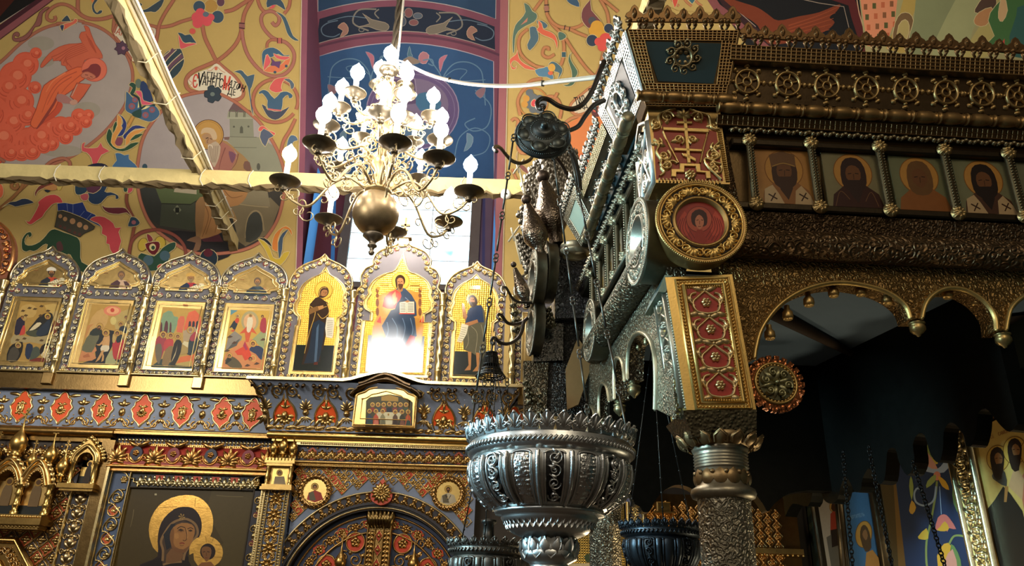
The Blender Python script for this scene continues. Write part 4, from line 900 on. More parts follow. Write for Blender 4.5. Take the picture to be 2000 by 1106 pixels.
P3.P(k([(85,860),(200,780),(360,850),(525,862),(520,888),(80,872)]),'#30403c',0)
P3.P(k([(130,600),(160,540),(240,530),(240,620),(200,760),(160,830),(130,740)]),'#a0404a',2); P3.P(k([(130,640),(190,620),(200,720),(170,840),(140,780)]),'#6c6250',2)
P3.P(k([(215,640),(250,570),(320,570),(320,640),(290,720),(240,720)]),'#bc4444',2); P3.P(k([(200,840),(240,680),(310,640),(320,700),(270,850)]),'#8c7046',2)
P3.P(k([(290,850),(330,620),(380,570),(420,620),(400,720),(340,850)]),'#22201f',2); P3.P(k([(300,820),(350,700),(370,620),(345,740)]),'#c8b484',2)
for x,y,r,bd in[(215,520,7,'#7c6450'),(295,530,6.4,None),(372,540,6,None)]:halo(P3,*k([(x,y)])[0],r,'#c6a052'); head(P3,*k([(x,y+4)])[0],r*.58,'#5c3428',beard=bd)
P3.P(k([(470,730),(490,600),(520,520),(580,530),(585,620),(540,730)]),'#28383e',2); P3.P(k([(500,560),(550,490),(585,510),(560,580),(520,590)]),'#a83c48',2); halo(P3,*k([(510,468)])[0],7,'#c6a052'); head(P3,*k([(508,472)])[0],4,'#8c7a68',beard='#a89a88'); P3.P(k([(400,740),(420,600),(490,590),(480,720)]),'#ab9154',0); P3.P(k([(420,620),(440,590),(490,600),(480,660)]),'#d8cca0',0)
P3.P(k([(430,190),(480,195),(478,215),(428,210)]),'#a8603c')
P3.build('temple_painting',U[2])
P4 = IP(WI); k = kx(415,560,5.533)
P4.P(k([(200,250),(640,262),(545,905),(95,890)]),'#c8a248')
P4.P(k([(195,250),(275,258),(195,310)]),'#5c8c98')
P4.P(k([(140,690),(170,540),(240,480),(320,540),(310,580),(200,660)]),'#8c8478',1); P4.P(k([(430,570),(530,480),(590,500),(590,600),(560,690),(470,600)]),'#98a070',1); P4.P(k([(95,890),(140,730),(300,590),(420,560),(480,620),(560,760),(545,905)]),'#d28a54',1)
P4.P(k([(150,690),(210,620),(300,560),(260,640)]),'#5c5a54',1)
P4.E(*k([(405,375)])[0],17,20,'#a89c70'); P4.E(*k([(405,380)])[0],12.5,15.5,'#d8a878'); P4.P(k([(290,510),(370,430),(400,450),(430,440),(480,515),(420,490),(390,600),(360,600),(350,500)]),'#cc5a38',0)
P4.P(k([(370,480),(380,340),(430,335),(435,400),(405,490)]),'#dcd0b0',2); halo(P4,*k([(412,312)])[0],3.2,'#d8b860'); head(P4,*k([(412,316)])[0],2.2)
P4.P(k([(180,450),(230,370),(280,350),(270,410),(240,480),(210,440)]),'#28323c',1); P4.P(k([(240,370),(270,330),(290,360),(270,400)]),'#c84c34',2); P4.P(k([(190,480),(240,460),(230,490)]),'#c8503c',0); halo(P4,*k([(275,318)])[0],4,'#d8b860'); head(P4,*k([(272,322)])[0],2.6,'#7c7468')
P4.P(k([(510,450),(530,350),(575,340),(582,420),(570,500),(530,490)]),'#a43a44',2); head(P4,*k([(540,325)])[0],2.8)
P4.P(k([(240,700),(330,650),(350,590),(390,660),(420,740),(400,780),(350,800),(320,740),(270,740)]),'#d8482c',1); P4.P(k([(330,640),(350,590),(380,680),(360,690)]),'#a83450',1); P4.S(ell(*k([(440,775)])[0],5,5.4),1.6,'#dcb45c',sm=0,closed=True); head(P4,*k([(410,785)])[0],3.6)
P4.P(k([(400,690),(420,650),(500,640),(560,690),(540,790),(500,770),(470,730)]),'#2c3a58',2); halo(P4,*k([(440,615)])[0],6.6,'#d8ac50'); head(P4,*k([(438,622)])[0],4,'#5c3820')
P4.P(k([(135,800),(200,750),(280,800),(320,860),(300,880),(190,870)]),'#5c5238',2); P4.P(k([(135,830),(170,760),(210,790),(150,840)]),'#26241f',1); halo(P4,*k([(185,745)])[0],5,'#d8ac50'); head(P4,*k([(182,752)])[0],3.2)
for x,y in[(380,850),(480,830),(190,540),(240,605),(160,690),(550,570)]:P4.P(k([(x-35,y+12),(x-5,y-14),(x+32,y),(x,y+14)]),'#5a4030')
P4.build('mountain_painting',U[3])
k = kx(0,460,2.764)
def half(u,x,y,robe,mantle,hair,beard,hat=None,scrl=None,name='prophet_painting'):
	P = IP(WI); c = k([(x,y)])[0]
	def o(p):return[(c[0]+a,c[1]+b)for a,b in p]
	P.P(o([(-26,27),(-18,16),(-6,9),(6,9),(16,16),(20,27)]),robe,1); P.P(o([(-26,27),(-20,16),(-8,9),(-2,14),(-6,27)]),mantle,1); P.P(o([(4,12),(12,12),(18,22),(10,27)]),mantle,1)
	head(P,c[0],c[1],7,hair,'#9c7048',beard)
	if hat:P.P(o([(-9,-3),(-8,-8),(0,-11),(8,-8),(9,-3),(0,-4)]),hat,2)
	if scrl=='r':
		P.P(o([(-7,20),(20,10),(26,12),(24,20),(18,22),(-6,28)]),'#dcd2ac',1)
		for i in range(6):P.S(o([(-3+i*4,20-i*1.6),(0+i*4,25-i*1.4)]),.9,'#8c8060',sm=0)
	P.E(c[0]+14,c[1]+13,2.4,2,'#b08458')
	P.S(o([(-34,-4),(-26,-4)]),1.2,'#8a5a30',sm=0); P.S(o([(24,-4),(32,-4)]),1.2,'#8a5a30',sm=0)
	P.build(name,u)
half(U[0],278,200,'#b84a30','#2c3038','#3c2a20','#4c382c','#dcd6c4','r')
half(U[1],655,215,'#c8a88c','#4c3438','#6c5440','#7c6450')
half(U[2],1030,230,'#a02c34','#1f2c44','#8c6c40','#8c7450','#c0984c','r')
half(U[3],1390,250,'#3c4c54','#2c3844','#5c4c3c','#6c5c48')
# ---- the three tall icons
def deesis(label,cx,a,zs,zt,panel_out,out=None):
	global CENTRE
	CENTRE = out
	t = unit(label,cx,a,zs,zt,None,'centre' if out else 'side',z0=3.80,colr='#625c60',group='tall deesis icons')
	outl = out or kok(cx,3.80,a,zs,zt)
	o = IMB(); ip = inset(outl if area2(outl)>0 else outl[::-1],.048)
	chain(o,[p for p in ip if p[1]>4.4 or True],.031,.045,.073,closed=True); o.build('frame_ornament',t)
	pc,pa,p0,pz_,pt_,pb = panel_out; inn = lobed(pc,pa-.036,p0+.036,pz_,pt_-.06,pb-.036)
	panel(t,lobed(*panel_out),.05,mat='gilt',col='#c09a4a')
	d = IMB('gilt_diaper','#c89f45'); d.plate(inn,.045,.052)
	d.set('gilt',PALE); d.ridge(inn,.008,.008,.052,closed=True); d.build('gold_ground',t)
	return t
def lobed(cx,a,z0,zl,zt,b):
	L = [(-a,z0),(-a,zl),(-b*.80,zl),(-b*.80,zl+.10)]+cr([(-b*.80,zl+.10),(-b,zl+.15),(-b*1.04,zl+.24),(-b*.93,zl+.32),(-b*.95,zl+.38),(-b*.80,zl+.49),(-b*.5,zl+.57),(-b*.2,zl+.62),(0,zt)],4)
	return[(cx+x,z)for x,z in L]+[(cx-x,z)for x,z in L[::-1]if abs(x)>1e-6]
dl = deesis('tall icon of a veiled woman in a dark robe turned towards the throne',-2.14,.345,4.86,5.28,(-2.11,.245,3.87,4.42,5.14,.285))
drr = deesis('tall icon of a bearded man with bare feet holding a long scroll',-.40,.335,4.84,5.25,(-.405,.235,3.88,4.42,5.10,.275))
cpts = [(-1,0)]+cr([(-1,.60),(-1.02,.64),(-.94,.675),(-.98,.74),(-.88,.80),(-.72,.825),(-.72,.875),(-.60,.93),(-.38,.962),(-.18,.985),(-.12,1.02)],4)+[(-.12,1.0)]
def cen(cx,a,z0,h):L = [(cx+x*a,z0+y*h)for x,y in cpts[:-1]]; return L+[(2*cx-x,y)for x,y in L[::-1]]
dc = deesis('largest icon, an enthroned robed figure holding an open book',-1.258,.46,4.9,5.5,(-1.25,.385,3.87,4.50,5.34,.375),cen(-1.258,.455,3.80,1.66))
ft = thing('cross_finial','gilded pedestal with a small dark cross on top of the tallest icon','finial',W(-1.262,5.47,.03))
b = IMB('gilt',GOLD); b.plate(rect(-1.315,5.44,-1.205,5.52),.0,.07); b.plate([(-1.345,5.52),(-1.175,5.52),(-1.175,5.545),(-1.345,5.545)],-.01,.09); b.plate([(-1.345,5.545),(-1.175,5.545),(-1.225,5.585),(-1.295,5.585)],.0,.07); b.build('pedestal',ft)
b = IMB('gilt','#5c4a2c'); b.plate(rect(-1.272,5.585,-1.248,5.80),.02,.045); b.plate(rect(-1.315,5.69,-1.205,5.715),.02,.045); b.plate([(-1.295,5.655),(-1.225,5.625),(-1.225,5.645),(-1.295,5.675)],.02,.045); b.boss((-1.26,5.60),.03,.03,.03); b.build('cross',ft)
WD = .0535
Q = IP(WD,'varnish'); k = kx(550,500,4.2525)
Q.P(k([(120,738),(445,745),(420,965),(92,958)]),'#262a26');
halo(Q,*k([(350,285)])[0],17,'#d8b048','#a07828')
Q.P(k([(235,400),(280,350),(310,340),(345,365),(385,390),(395,480),(375,560),(370,640),(345,780),(325,780),(320,880),(290,890),(190,900),(165,905),(190,800),(215,680),(225,540)]),'#3a2c22',1)
Q.P(k([(260,560),(310,530),(360,560),(345,700),(320,830),(300,895),(250,890),(185,895),(230,760)]),'#2a3442',1); Q.P(k([(290,600),(310,560),(300,760),(290,880),(270,880),(280,740)]),'#4c6278',1)
for a in[[(240,420),(280,470),(230,640),(190,810)],[(375,390),(395,470),(340,520),(300,480)],[(290,420),(330,430),(375,420)]]:Q.S(k(a),1.1,'#c9a04c')
Q.P(k([(225,440),(290,420),(330,415),(340,440),(290,460),(225,490)]),'#7c5a34',1); Q.P(k([(300,420),(345,410),(350,435),(310,450)]),'#b0804c',1)
Q.P(k([(310,340),(310,290),(335,258),(375,258),(392,290),(382,325),(345,350)]),'#3c2a26',2); Q.S(k([(318,330),(318,290),(340,266),(374,266)]),1,'#c9a04c'); Q.P(k([(328,330),(330,295),(350,280),(378,285),(380,315),(360,335)]),'#9c6c44',2); Q.S(k([(345,302),(352,300)]),.9,'#2c1c14',sm=0); Q.S(k([(365,305),(374,304)]),.9,'#2c1c14',sm=0); Q.S(k([(360,303),(364,318)]),.8,'#6c4428',sm=0)
Q.P(k([(375,510),(435,515),(438,560),(428,660),(420,685),(370,675),(362,600)]),'#dcd4bc',1)
for i in range(9):Q.S(k([(378,535+i*15),(428-i,540+i*15)]),1,'#8a8478',sm=0)
Q.P(k([(270,885),(300,880),(300,905),(265,905)]),'#5a2c20')
Q.build('saint_painting',dl)
Q = IP(WD,'varnish'); k = kx(690,480,3.952)
Q.P(k([(115,690),(550,700),(535,980),(92,975)]),'#33393c')
Q.P(k([(185,390),(215,375),(330,330),(380,330),(500,360),(530,385),(520,560),(545,620),(520,790),(150,780),(130,775),(165,590),(185,540)]),'#c48a3c',0)
Q.P(k([(200,420),(510,420),(510,560),(200,560)]),'#d29a48'); Q.P(k([(150,620),(215,610),(245,700),(240,780),(140,775)]),'#b8843c'); Q.P(k([(170,860),(190,785),(250,790),(230,850)]),'#c8984c')
for x in(186,515):
	for y,r in((345,6),(385,5),(440,9),(510,9)):Q.E(*k([(x,y)])[0],3.2,r*.9,'#7c4a2c')
	Q.E(*k([(x+8,330)])[0],3,3.6,'#c48a3c'); Q.P(k([(x-6,590),(x+24,540),(x+30,600)]),'#c8442c')
halo(Q,*k([(365,275)])[0],17,'#dcb44c','#a88030')
Q.P(k([(225,470),(240,400),(280,360),(330,340),(370,360),(385,380),(370,470),(300,490),(260,485)]),'#b83a30',1); Q.P(k([(320,365),(390,360),(390,400),(330,400)]),'#c44434',1)
Q.P(k([(330,340),(345,320),(400,330),(450,380),(485,440),(490,540),(440,560),(350,540),(300,550),(340,440),(360,420),(372,390),(360,345)]),'#31435a',1)
Q.P(k([(290,500),(350,480),(440,520),(475,560),(490,700),(420,730),(380,790),(300,760),(205,800),(250,700),(220,620)]),'#34465c',1)
Q.P(k([(205,790),(260,720),(330,760),(380,790),(440,700),(480,700),(470,760),(380,830),(240,830)]),'#3c4c60',1)
for a in[[(300,560),(340,640),(330,740)],[(380,560),(400,640),(370,760)],[(440,560),(460,640),(450,700)],[(260,590),(270,660),(240,740)],[(400,400),(440,440),(460,500)]]:Q.S(k(a),(1.6,.8),'#6f86a0')
Q.P(k([(380,800),(440,690),(475,700),(470,760),(420,800),(375,825)]),'#a03c44',1); Q.P(k([(205,830),(240,795),(270,800),(220,850)]),'#b06848')
Q.P(k([(305,440),(300,380),(325,350),(330,400),(340,400),(335,440),(315,460)]),'#b8824c',1)
Q.P(k([(340,350),(350,310),(385,310),(380,350),(360,362)]),'#94643c'); Q.E(*k([(362,270)])[0],10,11.5,'#3c281c'); Q.P(k([(338,300),(340,260),(362,248),(385,260),(390,300),(372,330),(355,330)]),'#a8744a',2); Q.P(k([(345,300),(362,296),(385,300),(372,335),(358,338)]),'#4c3020',2); Q.S(k([(346,278),(356,277)]),1,'#22140e',sm=0); Q.S(k([(368,277),(378,278)]),1,'#22140e',sm=0); Q.S(k([(362,278),(360,296)]),.9,'#6c4428',sm=0); Q.P(k([(325,290),(338,262),(342,320),(332,330)]),'#3c281c',1)
Q.PO(k([(358,438),(405,430),(412,432),(470,432),(472,522),(412,522),(358,520)]),'#e0d8c0','#8c7850',.8); Q.P(k([(355,520),(472,522),(474,530),(352,528)]),'#c44434'); Q.S(k([(412,432),(412,522)]),.8,'#a09470',sm=0)
for i in range(6):
	Q.S(k([(364,448+i*12),(404,446+i*12)]),1.1,'#5c5648',sm=0); Q.S(k([(420,446+i*12),(464,446+i*12)]),1.1,'#5c5648',sm=0)
Q.P(k([(395,432),(420,420),(440,430),(420,440)]),'#a8744a',1)
for x,w in((212,60),(440,70)):Q.PO(k(rect(x,290,x+w,308)),'#d2ac4a','#7c4a24',.7)
Q.build('enthroned_painting',dc)
Q = IP(WD,'varnish'); k = kx(480,440,2.6328)
Q.P(k([(1075,648),(1240,655),(1225,780),(1066,775)]),'#2b302c')
halo(Q,*k([(1168,380)])[0],12,'#d8b048','#a07828')
Q.P(k([(1125,520),(1140,440),(1165,415),(1210,410),(1228,440),(1232,560),(1238,640),(1215,690),(1160,655),(1120,640),(1118,590)]),'#5c5844',1); Q.P(k([(1150,430),(1180,410),(1215,415),(1225,500),(1190,500),(1150,520),(1130,500)]),'#2c3c58',1)
for a in[[(1160,520),(1190,560),(1180,660)],[(1210,510),(1222,580),(1212,680)],[(1140,540),(1145,600),(1130,636)]]:Q.S(k(a),1.2,'#8a8468')
Q.P(k([(1115,470),(1112,400),(1124,405),(1130,440),(1140,470),(1130,490)]),'#a8744a',1); Q.P(k([(1125,505),(1190,485),(1196,500),(1140,522)]),'#a8744a',1)
Q.P(k([(1148,400),(1145,372),(1165,358),(1185,372),(1192,400),(1170,425)]),'#3c2a1e',2); Q.P(k([(1152,392),(1155,374),(1172,372),(1178,395),(1165,402)]),'#a8744a',2); Q.P(k([(1155,395),(1178,396),(1172,418),(1160,420)]),'#3c2a1e',1); Q.S(k([(1156,383),(1162,382)]),.9,'#22140e',sm=0); Q.S(k([(1168,382),(1175,384)]),.9,'#22140e',sm=0)
Q.P(k([(1110,505),(1145,515),(1135,560),(1110,605),(1085,598),(1100,560)]),'#dcd4b4',1)
for i in range(7):Q.S(k([(1112-i*3,525+i*11),(1136-i*3,530+i*11)]),.9,'#8c8468',sm=0)
for x,y in((1150,700),(1192,705)):Q.P(k([(x-8,y-50),(x+10,y-48),(x+8,y+20),(x+6,y+45),(x-26,y+48),(x-4,y+20)]),'#b07c4c',1)
Q.PO(k(rect(1150,312,1205,330)),'#d2ac4a','#7c4a24',.7)
Q.build('saint_painting',drr)
# ---- rail, blue frieze with orange medallions
rl = thing('cornice_rail','plain gilded rail with small blocks below the left row of icons','moulding',W(-4.4,3.60,0))
b = IMB('gilt','#7a6034'); b.box((-7,3.63,-.1),(-2.52,3.775,.11)); b.box((-7,3.605,-.1),(-2.52,3.635,.14)); b.build('rail_board',rl)
for x in COLX[:4]:
	b = IMB('gilt','#a08048'); b.plate(rect(x-.055,3.655,x+.055,3.78),.10,.15,bevel=.008); b.build('block',rl)
fz = thing('blue_frieze','grey-blue frieze with orange fruit medallions below the left row of icons','frieze',W(-4.4,3.2,0))
b = IMB('enamel',BLUE); b.box((-7,3.21,-.1),(-2.3,3.605,.05)); b.build('frieze_board',fz)
MDX = [-5.92,-5.50,-5.08,-4.66,-4.235,-3.815,-3.395,-2.98,-2.665,.06]
MED = cr([(-.98,.02),(-.72,.30),(-.74,.52),(-.42,.68),(-.30,.90),(0,1.08),(.30,.90),(.42,.68),(.74,.52),(.72,.30),(.98,.02),(.74,-.26),(.70,-.5),(.4,-.72),(.14,-.9),(0,-1.08),(-.14,-.9),(-.4,-.72),(-.70,-.5),(-.74,-.26)],2,True)
def pomegranate(mb,x,z,s,w0,k):
	mb.set('gilt',GOLD)
	if k==0:
		mb.boss((x,z-s*.1),s*.42,s*.34,w0,10,3,1,1.25)
		for i in range(5):mb.ridge([(x+(i-2)*s*.16,z+s*.38),(x+(i-2)*s*.2,z),(x+(i-2)*s*.14,z-s*.5)],s*.09,s*.1,w0+s*.26-abs(i-2)*s*.06)
		mb.leaf((x,z+s*.4),pi/2,s*.5,s*.3,s*.18,w0); mb.leaf((x,z+s*.5),pi/2+1.2,s*.6,s*.22,s*.15,w0,.9); mb.leaf((x,z+s*.5),pi/2-1.2,s*.6,s*.22,s*.15,w0,-.9)
		for i in(-1,0,1):mb.leaf((x+i*s*.18,z-s*.5),-pi/2+i*.8,s*.42,s*.22,s*.2,w0)
	else:
		mb.boss((x,z),s*.34,s*.36,w0,10,3,1,1.3)
		for i in range(7):
			a = -pi/2+(i-3)*.48; mb.leaf((x+cos(a)*s*.25,z-s*.1+sin(a)*s*.25),a,s*.42,s*.24,s*.2,w0)
		mb.ridge([(x-s*.3,z+s*.75),(x-s*.1,z+s*.55),(x,z+s*.35)],s*.1,s*.12,w0); mb.ridge([(x+s*.3,z+s*.8),(x+s*.1,z+s*.6),(x,z+s*.35)],s*.1,s*.12,w0)
		mb.leaf((x,z+s*.5),2.6,s*.6,s*.2,s*.14,w0,.7); mb.leaf((x,z+s*.5),.5,s*.6,s*.2,s*.14,w0,-.7)
def frieze_bits(par,xs,x0,x1):
	for i,x in enumerate(xs):
		out = [(x+a*.118,3.425+c*.158)for a,c in MED]
		b = IMB('enamel',ORG); b.plate(out,.05,.058); m_ = b.build('medallion',par)
		b = IMB('gilt',PALE); b.ridge(out,.016,.016,.052,closed=True); b.build('medallion_rim',m_)
		b = IMB(); pomegranate(b,x,3.415,.085,.058,i%2); b.build('fruit',m_)
	o = IMB('gilt','#b99450')
	for i in range(len(xs)-1):
		x = (xs[i]+xs[i+1])/2
		if xs[i+1]-xs[i]>.6:continue
		o.boss((x,3.40),.032,.03,.05,8,3,1,1.35); o.leaf((x,3.46),pi/2,.08,.03,.015,.05); o.boss((x,3.53),.012,.012,.05)
		for s in(-1,1):
			o.leaf((x,3.47),pi/2+s*.9,.07,.03,.015,.05,s*.6); o.leaf((x,3.345),-pi/2+s*.5,.06,.025,.012,.05)
			o.scroll((x+s*.062,3.285),.038,pi/2,1.2,.014,.014,.05,-s); o.ridge(cr([(x,3.33),(x+s*.03,3.325),(x+s*.09,3.25),(x+s*.16,3.245)],4),.012,.012,.05)
			o.leaf((x+s*.05,3.565),0 if s>0 else pi,.13,.028,.012,.05,-s*.3); o.leaf((x+s*.12,3.27),pi/2-s*.4,.05,.022,.01,.05)
			o.boss((x+s*.075,3.36),.008,.008,.05,5,1); o.boss((x+s*.05,3.50),.008,.008,.05,5,1)
	o.build('scrollwork',par)
frieze_bits(fz,MDX[:9],-7,-2.3)
lg = thing('cornice_moulding','gilded half-round moulding under the blue frieze on the left','moulding',W(-4.4,3.14,0))
def mould(mb,x0,x1,z0,z1,w1,seg=6):
	c = (z0+z1)/2; r = (z1-z0)/2; pr = [(z0,-.05)]+[(c-r*cos(pi*i/seg),w1-r+r*sin(pi*i/seg))for i in range(seg+1)]+[(z1,-.05)]
	vs = [(x,p[0],p[1])for x in(x0,x1)for p in pr]; n = len(pr)
	mb.add(vs,[[i,n+i,n+i+1,i+1]for i in range(n-1)],True); mb.add(vs,[list(range(n)),[n+i for i in range(n)][::-1]])
b = IMB('gilt','#a8803c'); mould(b,-7,-4.03,3.125,3.215,.14); mould(b,-7,-2.45,3.185,3.225,.10); b.build('moulding_bar',lg)
b = IMB('gilt','#8c6c34'); b.box((-7,3.08,-.1),(-4.07,3.125,.07)); b.box((-4.1,3.165,-.1),(-2.3,3.19,.12)); b.build('lower_fillet',lg)
rz = thing('blue_frieze','short piece of blue frieze with an orange medallion beside the silver lamp','frieze',W(.4,3.2,0))
b = IMB('enamel',BLUE); b.box((-.2,3.21,-.1),(1.6,3.605,.05)); b.build('frieze_board',rz); frieze_bits(rz,[.07,.49,.91],-.2,1.5)
b = IMB('gilt','#b8924a'); b.box((0.1,3.60,-.1),(1.6,3.775,.11)); b.build('rail_board',rz)
# ---- projecting canopy box above the royal doors
cx0 = -1.262
bx = thing('projecting_cornice','flared blue cornice box with four orange drops above the doors','cornice',W(cx0,3.2,0))
def flare(z):
	t = max(0,min(1,(z-3.235)/(3.70-3.235))); f = t**2.2
	return 1.185+.19*f,.17+.22*f
b = IMB('enamel',BLUE); n = 12; rows = []
for i in range(n+1):
	z = 3.235+(3.70-3.235)*i/n; hw,d = flare(z); rows.append([(cx0-hw,z,-.05),(cx0-hw,z,d),(cx0+hw,z,d),(cx0+hw,z,-.05)])
for i in range(n):
	for e in range(3):b.add([rows[i][e],rows[i][e+1],rows[i+1][e+1],rows[i+1][e]],[[0,1,2,3]])
b.build('cornice_body',bx)
tp = [(-1.40,3.70),(-.42,3.705),(-.34,3.72),(-.2,3.765),(-.1,3.795),(0,3.81),(.1,3.795),(.2,3.765),(.34,3.72),(.42,3.705),(1.40,3.70)]
b = IMB('gilt',PALE); pts = [(cx0+x,z)for x,z in tp]; b.plate(pts+[(x,z+.03)for x,z in pts[::-1]],-.05,.43); b.build('top_ledge',bx)
b = IMB('gilt','#5c4a34'); pts = [(cx0+x*.62,z-.02)for x,z in tp[1:-1]]; b.ridge(cr(pts,4),.05,.03,.40); b.ridge([(x,z-.05)for x,z in cr([(cx0+x*.8,z-.02)for x,z in tp[2:-2]],4)],.03,.04,.39)
for i,p in enumerate(resample([(cx0-1.33,3.675),(cx0+1.33,3.675)],.085)):
	if abs(p[0]-cx0)>.42:b.leaf(p,-pi/2+(.5 if i%2 else-.5),.05,.03,.02,.385)
b.build('top_carving',bx)
b = IMB('gilt','#8c7040')
for s in(-1,1):
	for(z0_,z1_)in((3.235,3.70),):
		pts = [(cx0+s*(flare(z0_+(z1_-z0_)*i/10)[0]+.0),z0_+(z1_-z0_)*i/10,flare(z0_+(z1_-z0_)*i/10)[1])for i in range(11)]
		b.tube(pts,.018,6)
b.build('edge_moulding',bx)
def onf(z):return flare(z)[1]
DROP = cr([(0,1),(.22,.55),(.62,.2),(.86,-.25),(.72,-.72),(.3,-1.0),(0,-1.06),(-.3,-1.0),(-.72,-.72),(-.86,-.25),(-.62,.2),(-.22,.55)],3,True)
def tilted(x,zc):
	dz = .02; tv = Vector((0,2*dz,onf(zc+dz)-onf(zc-dz))).normalized(); uw = Vector((1,0,0)).cross(tv)
	return FI@frame(Vector((x,zc,onf(zc))),Vector((1,0,0)),tv,uw)
for i,x in enumerate((-2.285,-1.865,-.655,-.238)):
	T = tilted(x,3.44); out = [(a*.125,c*.185-.0)for a,c in DROP]
	b = MB(T,'enamel',ORG); b.plate(out,-.02,.012); d_ = b.build('drop',bx)
	b = GMB(T,'gilt',GOLD); b.ridge([(a*1.06,c*1.06)for a,c in out],.018,.018,.006,closed=True)
	b.boss((0,-.055),.036,.035,.012,10,3,1,1.3)
	for j in range(7):a = -pi/2+(j-3)*.55; b.leaf((cos(a)*.03,-.065+sin(a)*.03),a,.062,.032,.02,.012)
	for s in(-1,1):b.leaf((0,.02),pi/2+s*.7,.06,.02,.014,.012,s*.8); b.leaf((s*.115,-.09),-pi/2+s*.9,.11,.03,.016,.0,-s*.9)
	b.leaf((0,.02),pi/2,.10,.02,.014,.012); b.rosette((0,.105),.018,4,.01,.012)
	b.build('flower',d_)
o = GMB(None,'gilt','#b29458')
for i,x in enumerate((-2.075,-1.655,-.86,-.445,-2.49,-.03)):
	o.T = tilted(x,3.45)
	o.boss((0,-.03),.032,.03,0,8,3)
	for j in range(7):a = pi/2+(j-3)*.36; o.leaf((0,.0),a,.13-.02*abs(j-3),.026,.014,0,(j-3)*.12)
	for j in range(5):a = -pi/2+(j-2)*.5; o.leaf((0,-.07),a,.10,.026,.014,0,(j-2)*.1)
for x in(-2.36,-2.21,-1.94,-1.79,-1.60,-.92,-.73,-.58,-.31,-.165,-2.52,.0):
	o.T = tilted(x,3.615); s = 1 if int(x*100)%2 else-1
	o.scroll((0,0),.062,pi/2*s,1.5,.018,.02,0,s); o.leaf((.05*s,-.04),-pi/2*.6,.06,.026,.014,0); o.leaf((-.06*s,.02),pi*.9,.05,.024,.012,0)
for x in(-2.40,-2.17,-1.98,-1.75,-1.56,-.96,-.77,-.54,-.35,-.13):
	o.T = tilted(x,3.29); s = 1 if x<cx0 else-1
	o.leaf((0,0),pi/2-.9*s,.12,.03,.016,0,.9*s); o.leaf((.02,-.02),pi-.3,.10,.026,.014,0,.4); o.leaf((.02,-.02),.3,.10,.026,.014,0,-.4); o.boss((0,-.01),.014,.012,0,6,2)
o.T = FI
for p in resample([(cx0-1.17,3.255),(cx0+1.17,3.255)],.10):o.leaf((p[0]-.04,p[1]),.5,.09,.035,.03,.17,-.9)
o.build('scrollwork',bx)
ls = thing('supper_icon','small arched gilt icon of thirteen haloed figures at a long table','icon',W(cx0,3.27,.3))
FL = FI@Matrix.Translation((0,0,.315))
out = [(-1.558,3.27),(-.928,3.27),(-.93,3.585),(-.96,3.61),(-1.02,3.63),(-1.06,3.665),(-1.15,3.685),(-1.245,3.715),(-1.34,3.685),(-1.43,3.665),(-1.47,3.63),(-1.53,3.61),(-1.556,3.585)]
b = MB(FL,'gilt','#c49c4c'); b.plate(out,-.16,.03); b.ridge(inpts(out,.012),.022,.018,.03,closed=True); b.ridge(inpts(out,.075),.012,.012,.03,closed=True); b.build('frame_board',ls)
Q = Paint((0,YI-.347,0),(0,-1,0),'icon_paint',w=0.); k = kx(480,740,3.0214)
Q.P(k([(710,130),(730,110),(800,100),(845,92),(900,100),(960,120),(985,140),(982,285),(705,280)]),'#4c4a34'); Q.P(k([(800,105),(850,96),(900,110),(900,135),(800,130)]),'#b08c44'); Q.P(k([(705,255),(982,262),(982,286),(705,281)]),'#27312c'); Q.P(k([(770,196),(925,200),(925,225),(860,270),(820,270),(770,225)]),'#d8d0a8')
for i in range(7):
	x = 748+i*33; c = ['#8c3a34','#3c4c5c','#a05038','#2c3040','#8c4444','#5c4c58','#4c5c48'][i]
	Q.P(k([(x-16,195),(x-12,170),(x+12,170),(x+16,195)]),c,0); halo(Q,*k([(x,153-(4 if i==3 else 0))])[0],4.6,'#d8b058'); head(Q,*k([(x,156-(4 if i==3 else 0))])[0],2.6)
for i,x in enumerate((730,768,808,882,922,958)):
	c = ['#38445a','#c0563c','#8c8460','#5c4434','#3c3a2c','#b8502c'][i]; y = 205+(4 if i>2 else 0)
	Q.P(k([(x-18,275),(x-14,225),(x,205),(x+14,225),(x+18,278)]),c,1); Q.P(k([(x-16,278),(x-6,240),(x+12,250),(x+18,280)]),['#2c4c48','#c8745c','#6c6a50','#3c3028','#7c5040','#30443c'][i],1); halo(Q,*k([(x,y-14)])[0],4.6,'#d8b058'); head(Q,*k([(x,y-11)])[0],2.6)
Q.E(*k([(842,212)])[0],1.6,2.4,'#a8803c')
Q.build('supper_painting',ls)
b = MB(FL,'gilt','#4c3c28'); b.ridge(cr([(x,z)for x,z in((-1.60,3.58),(-1.57,3.62),(-1.50,3.66),(-1.44,3.70),(-1.34,3.725),(-1.245,3.76),(-1.15,3.725),(-1.05,3.70),(-.99,3.66),(-.92,3.62),(-.89,3.58))],4),.055,.10,.0); b.build('hood',ls)
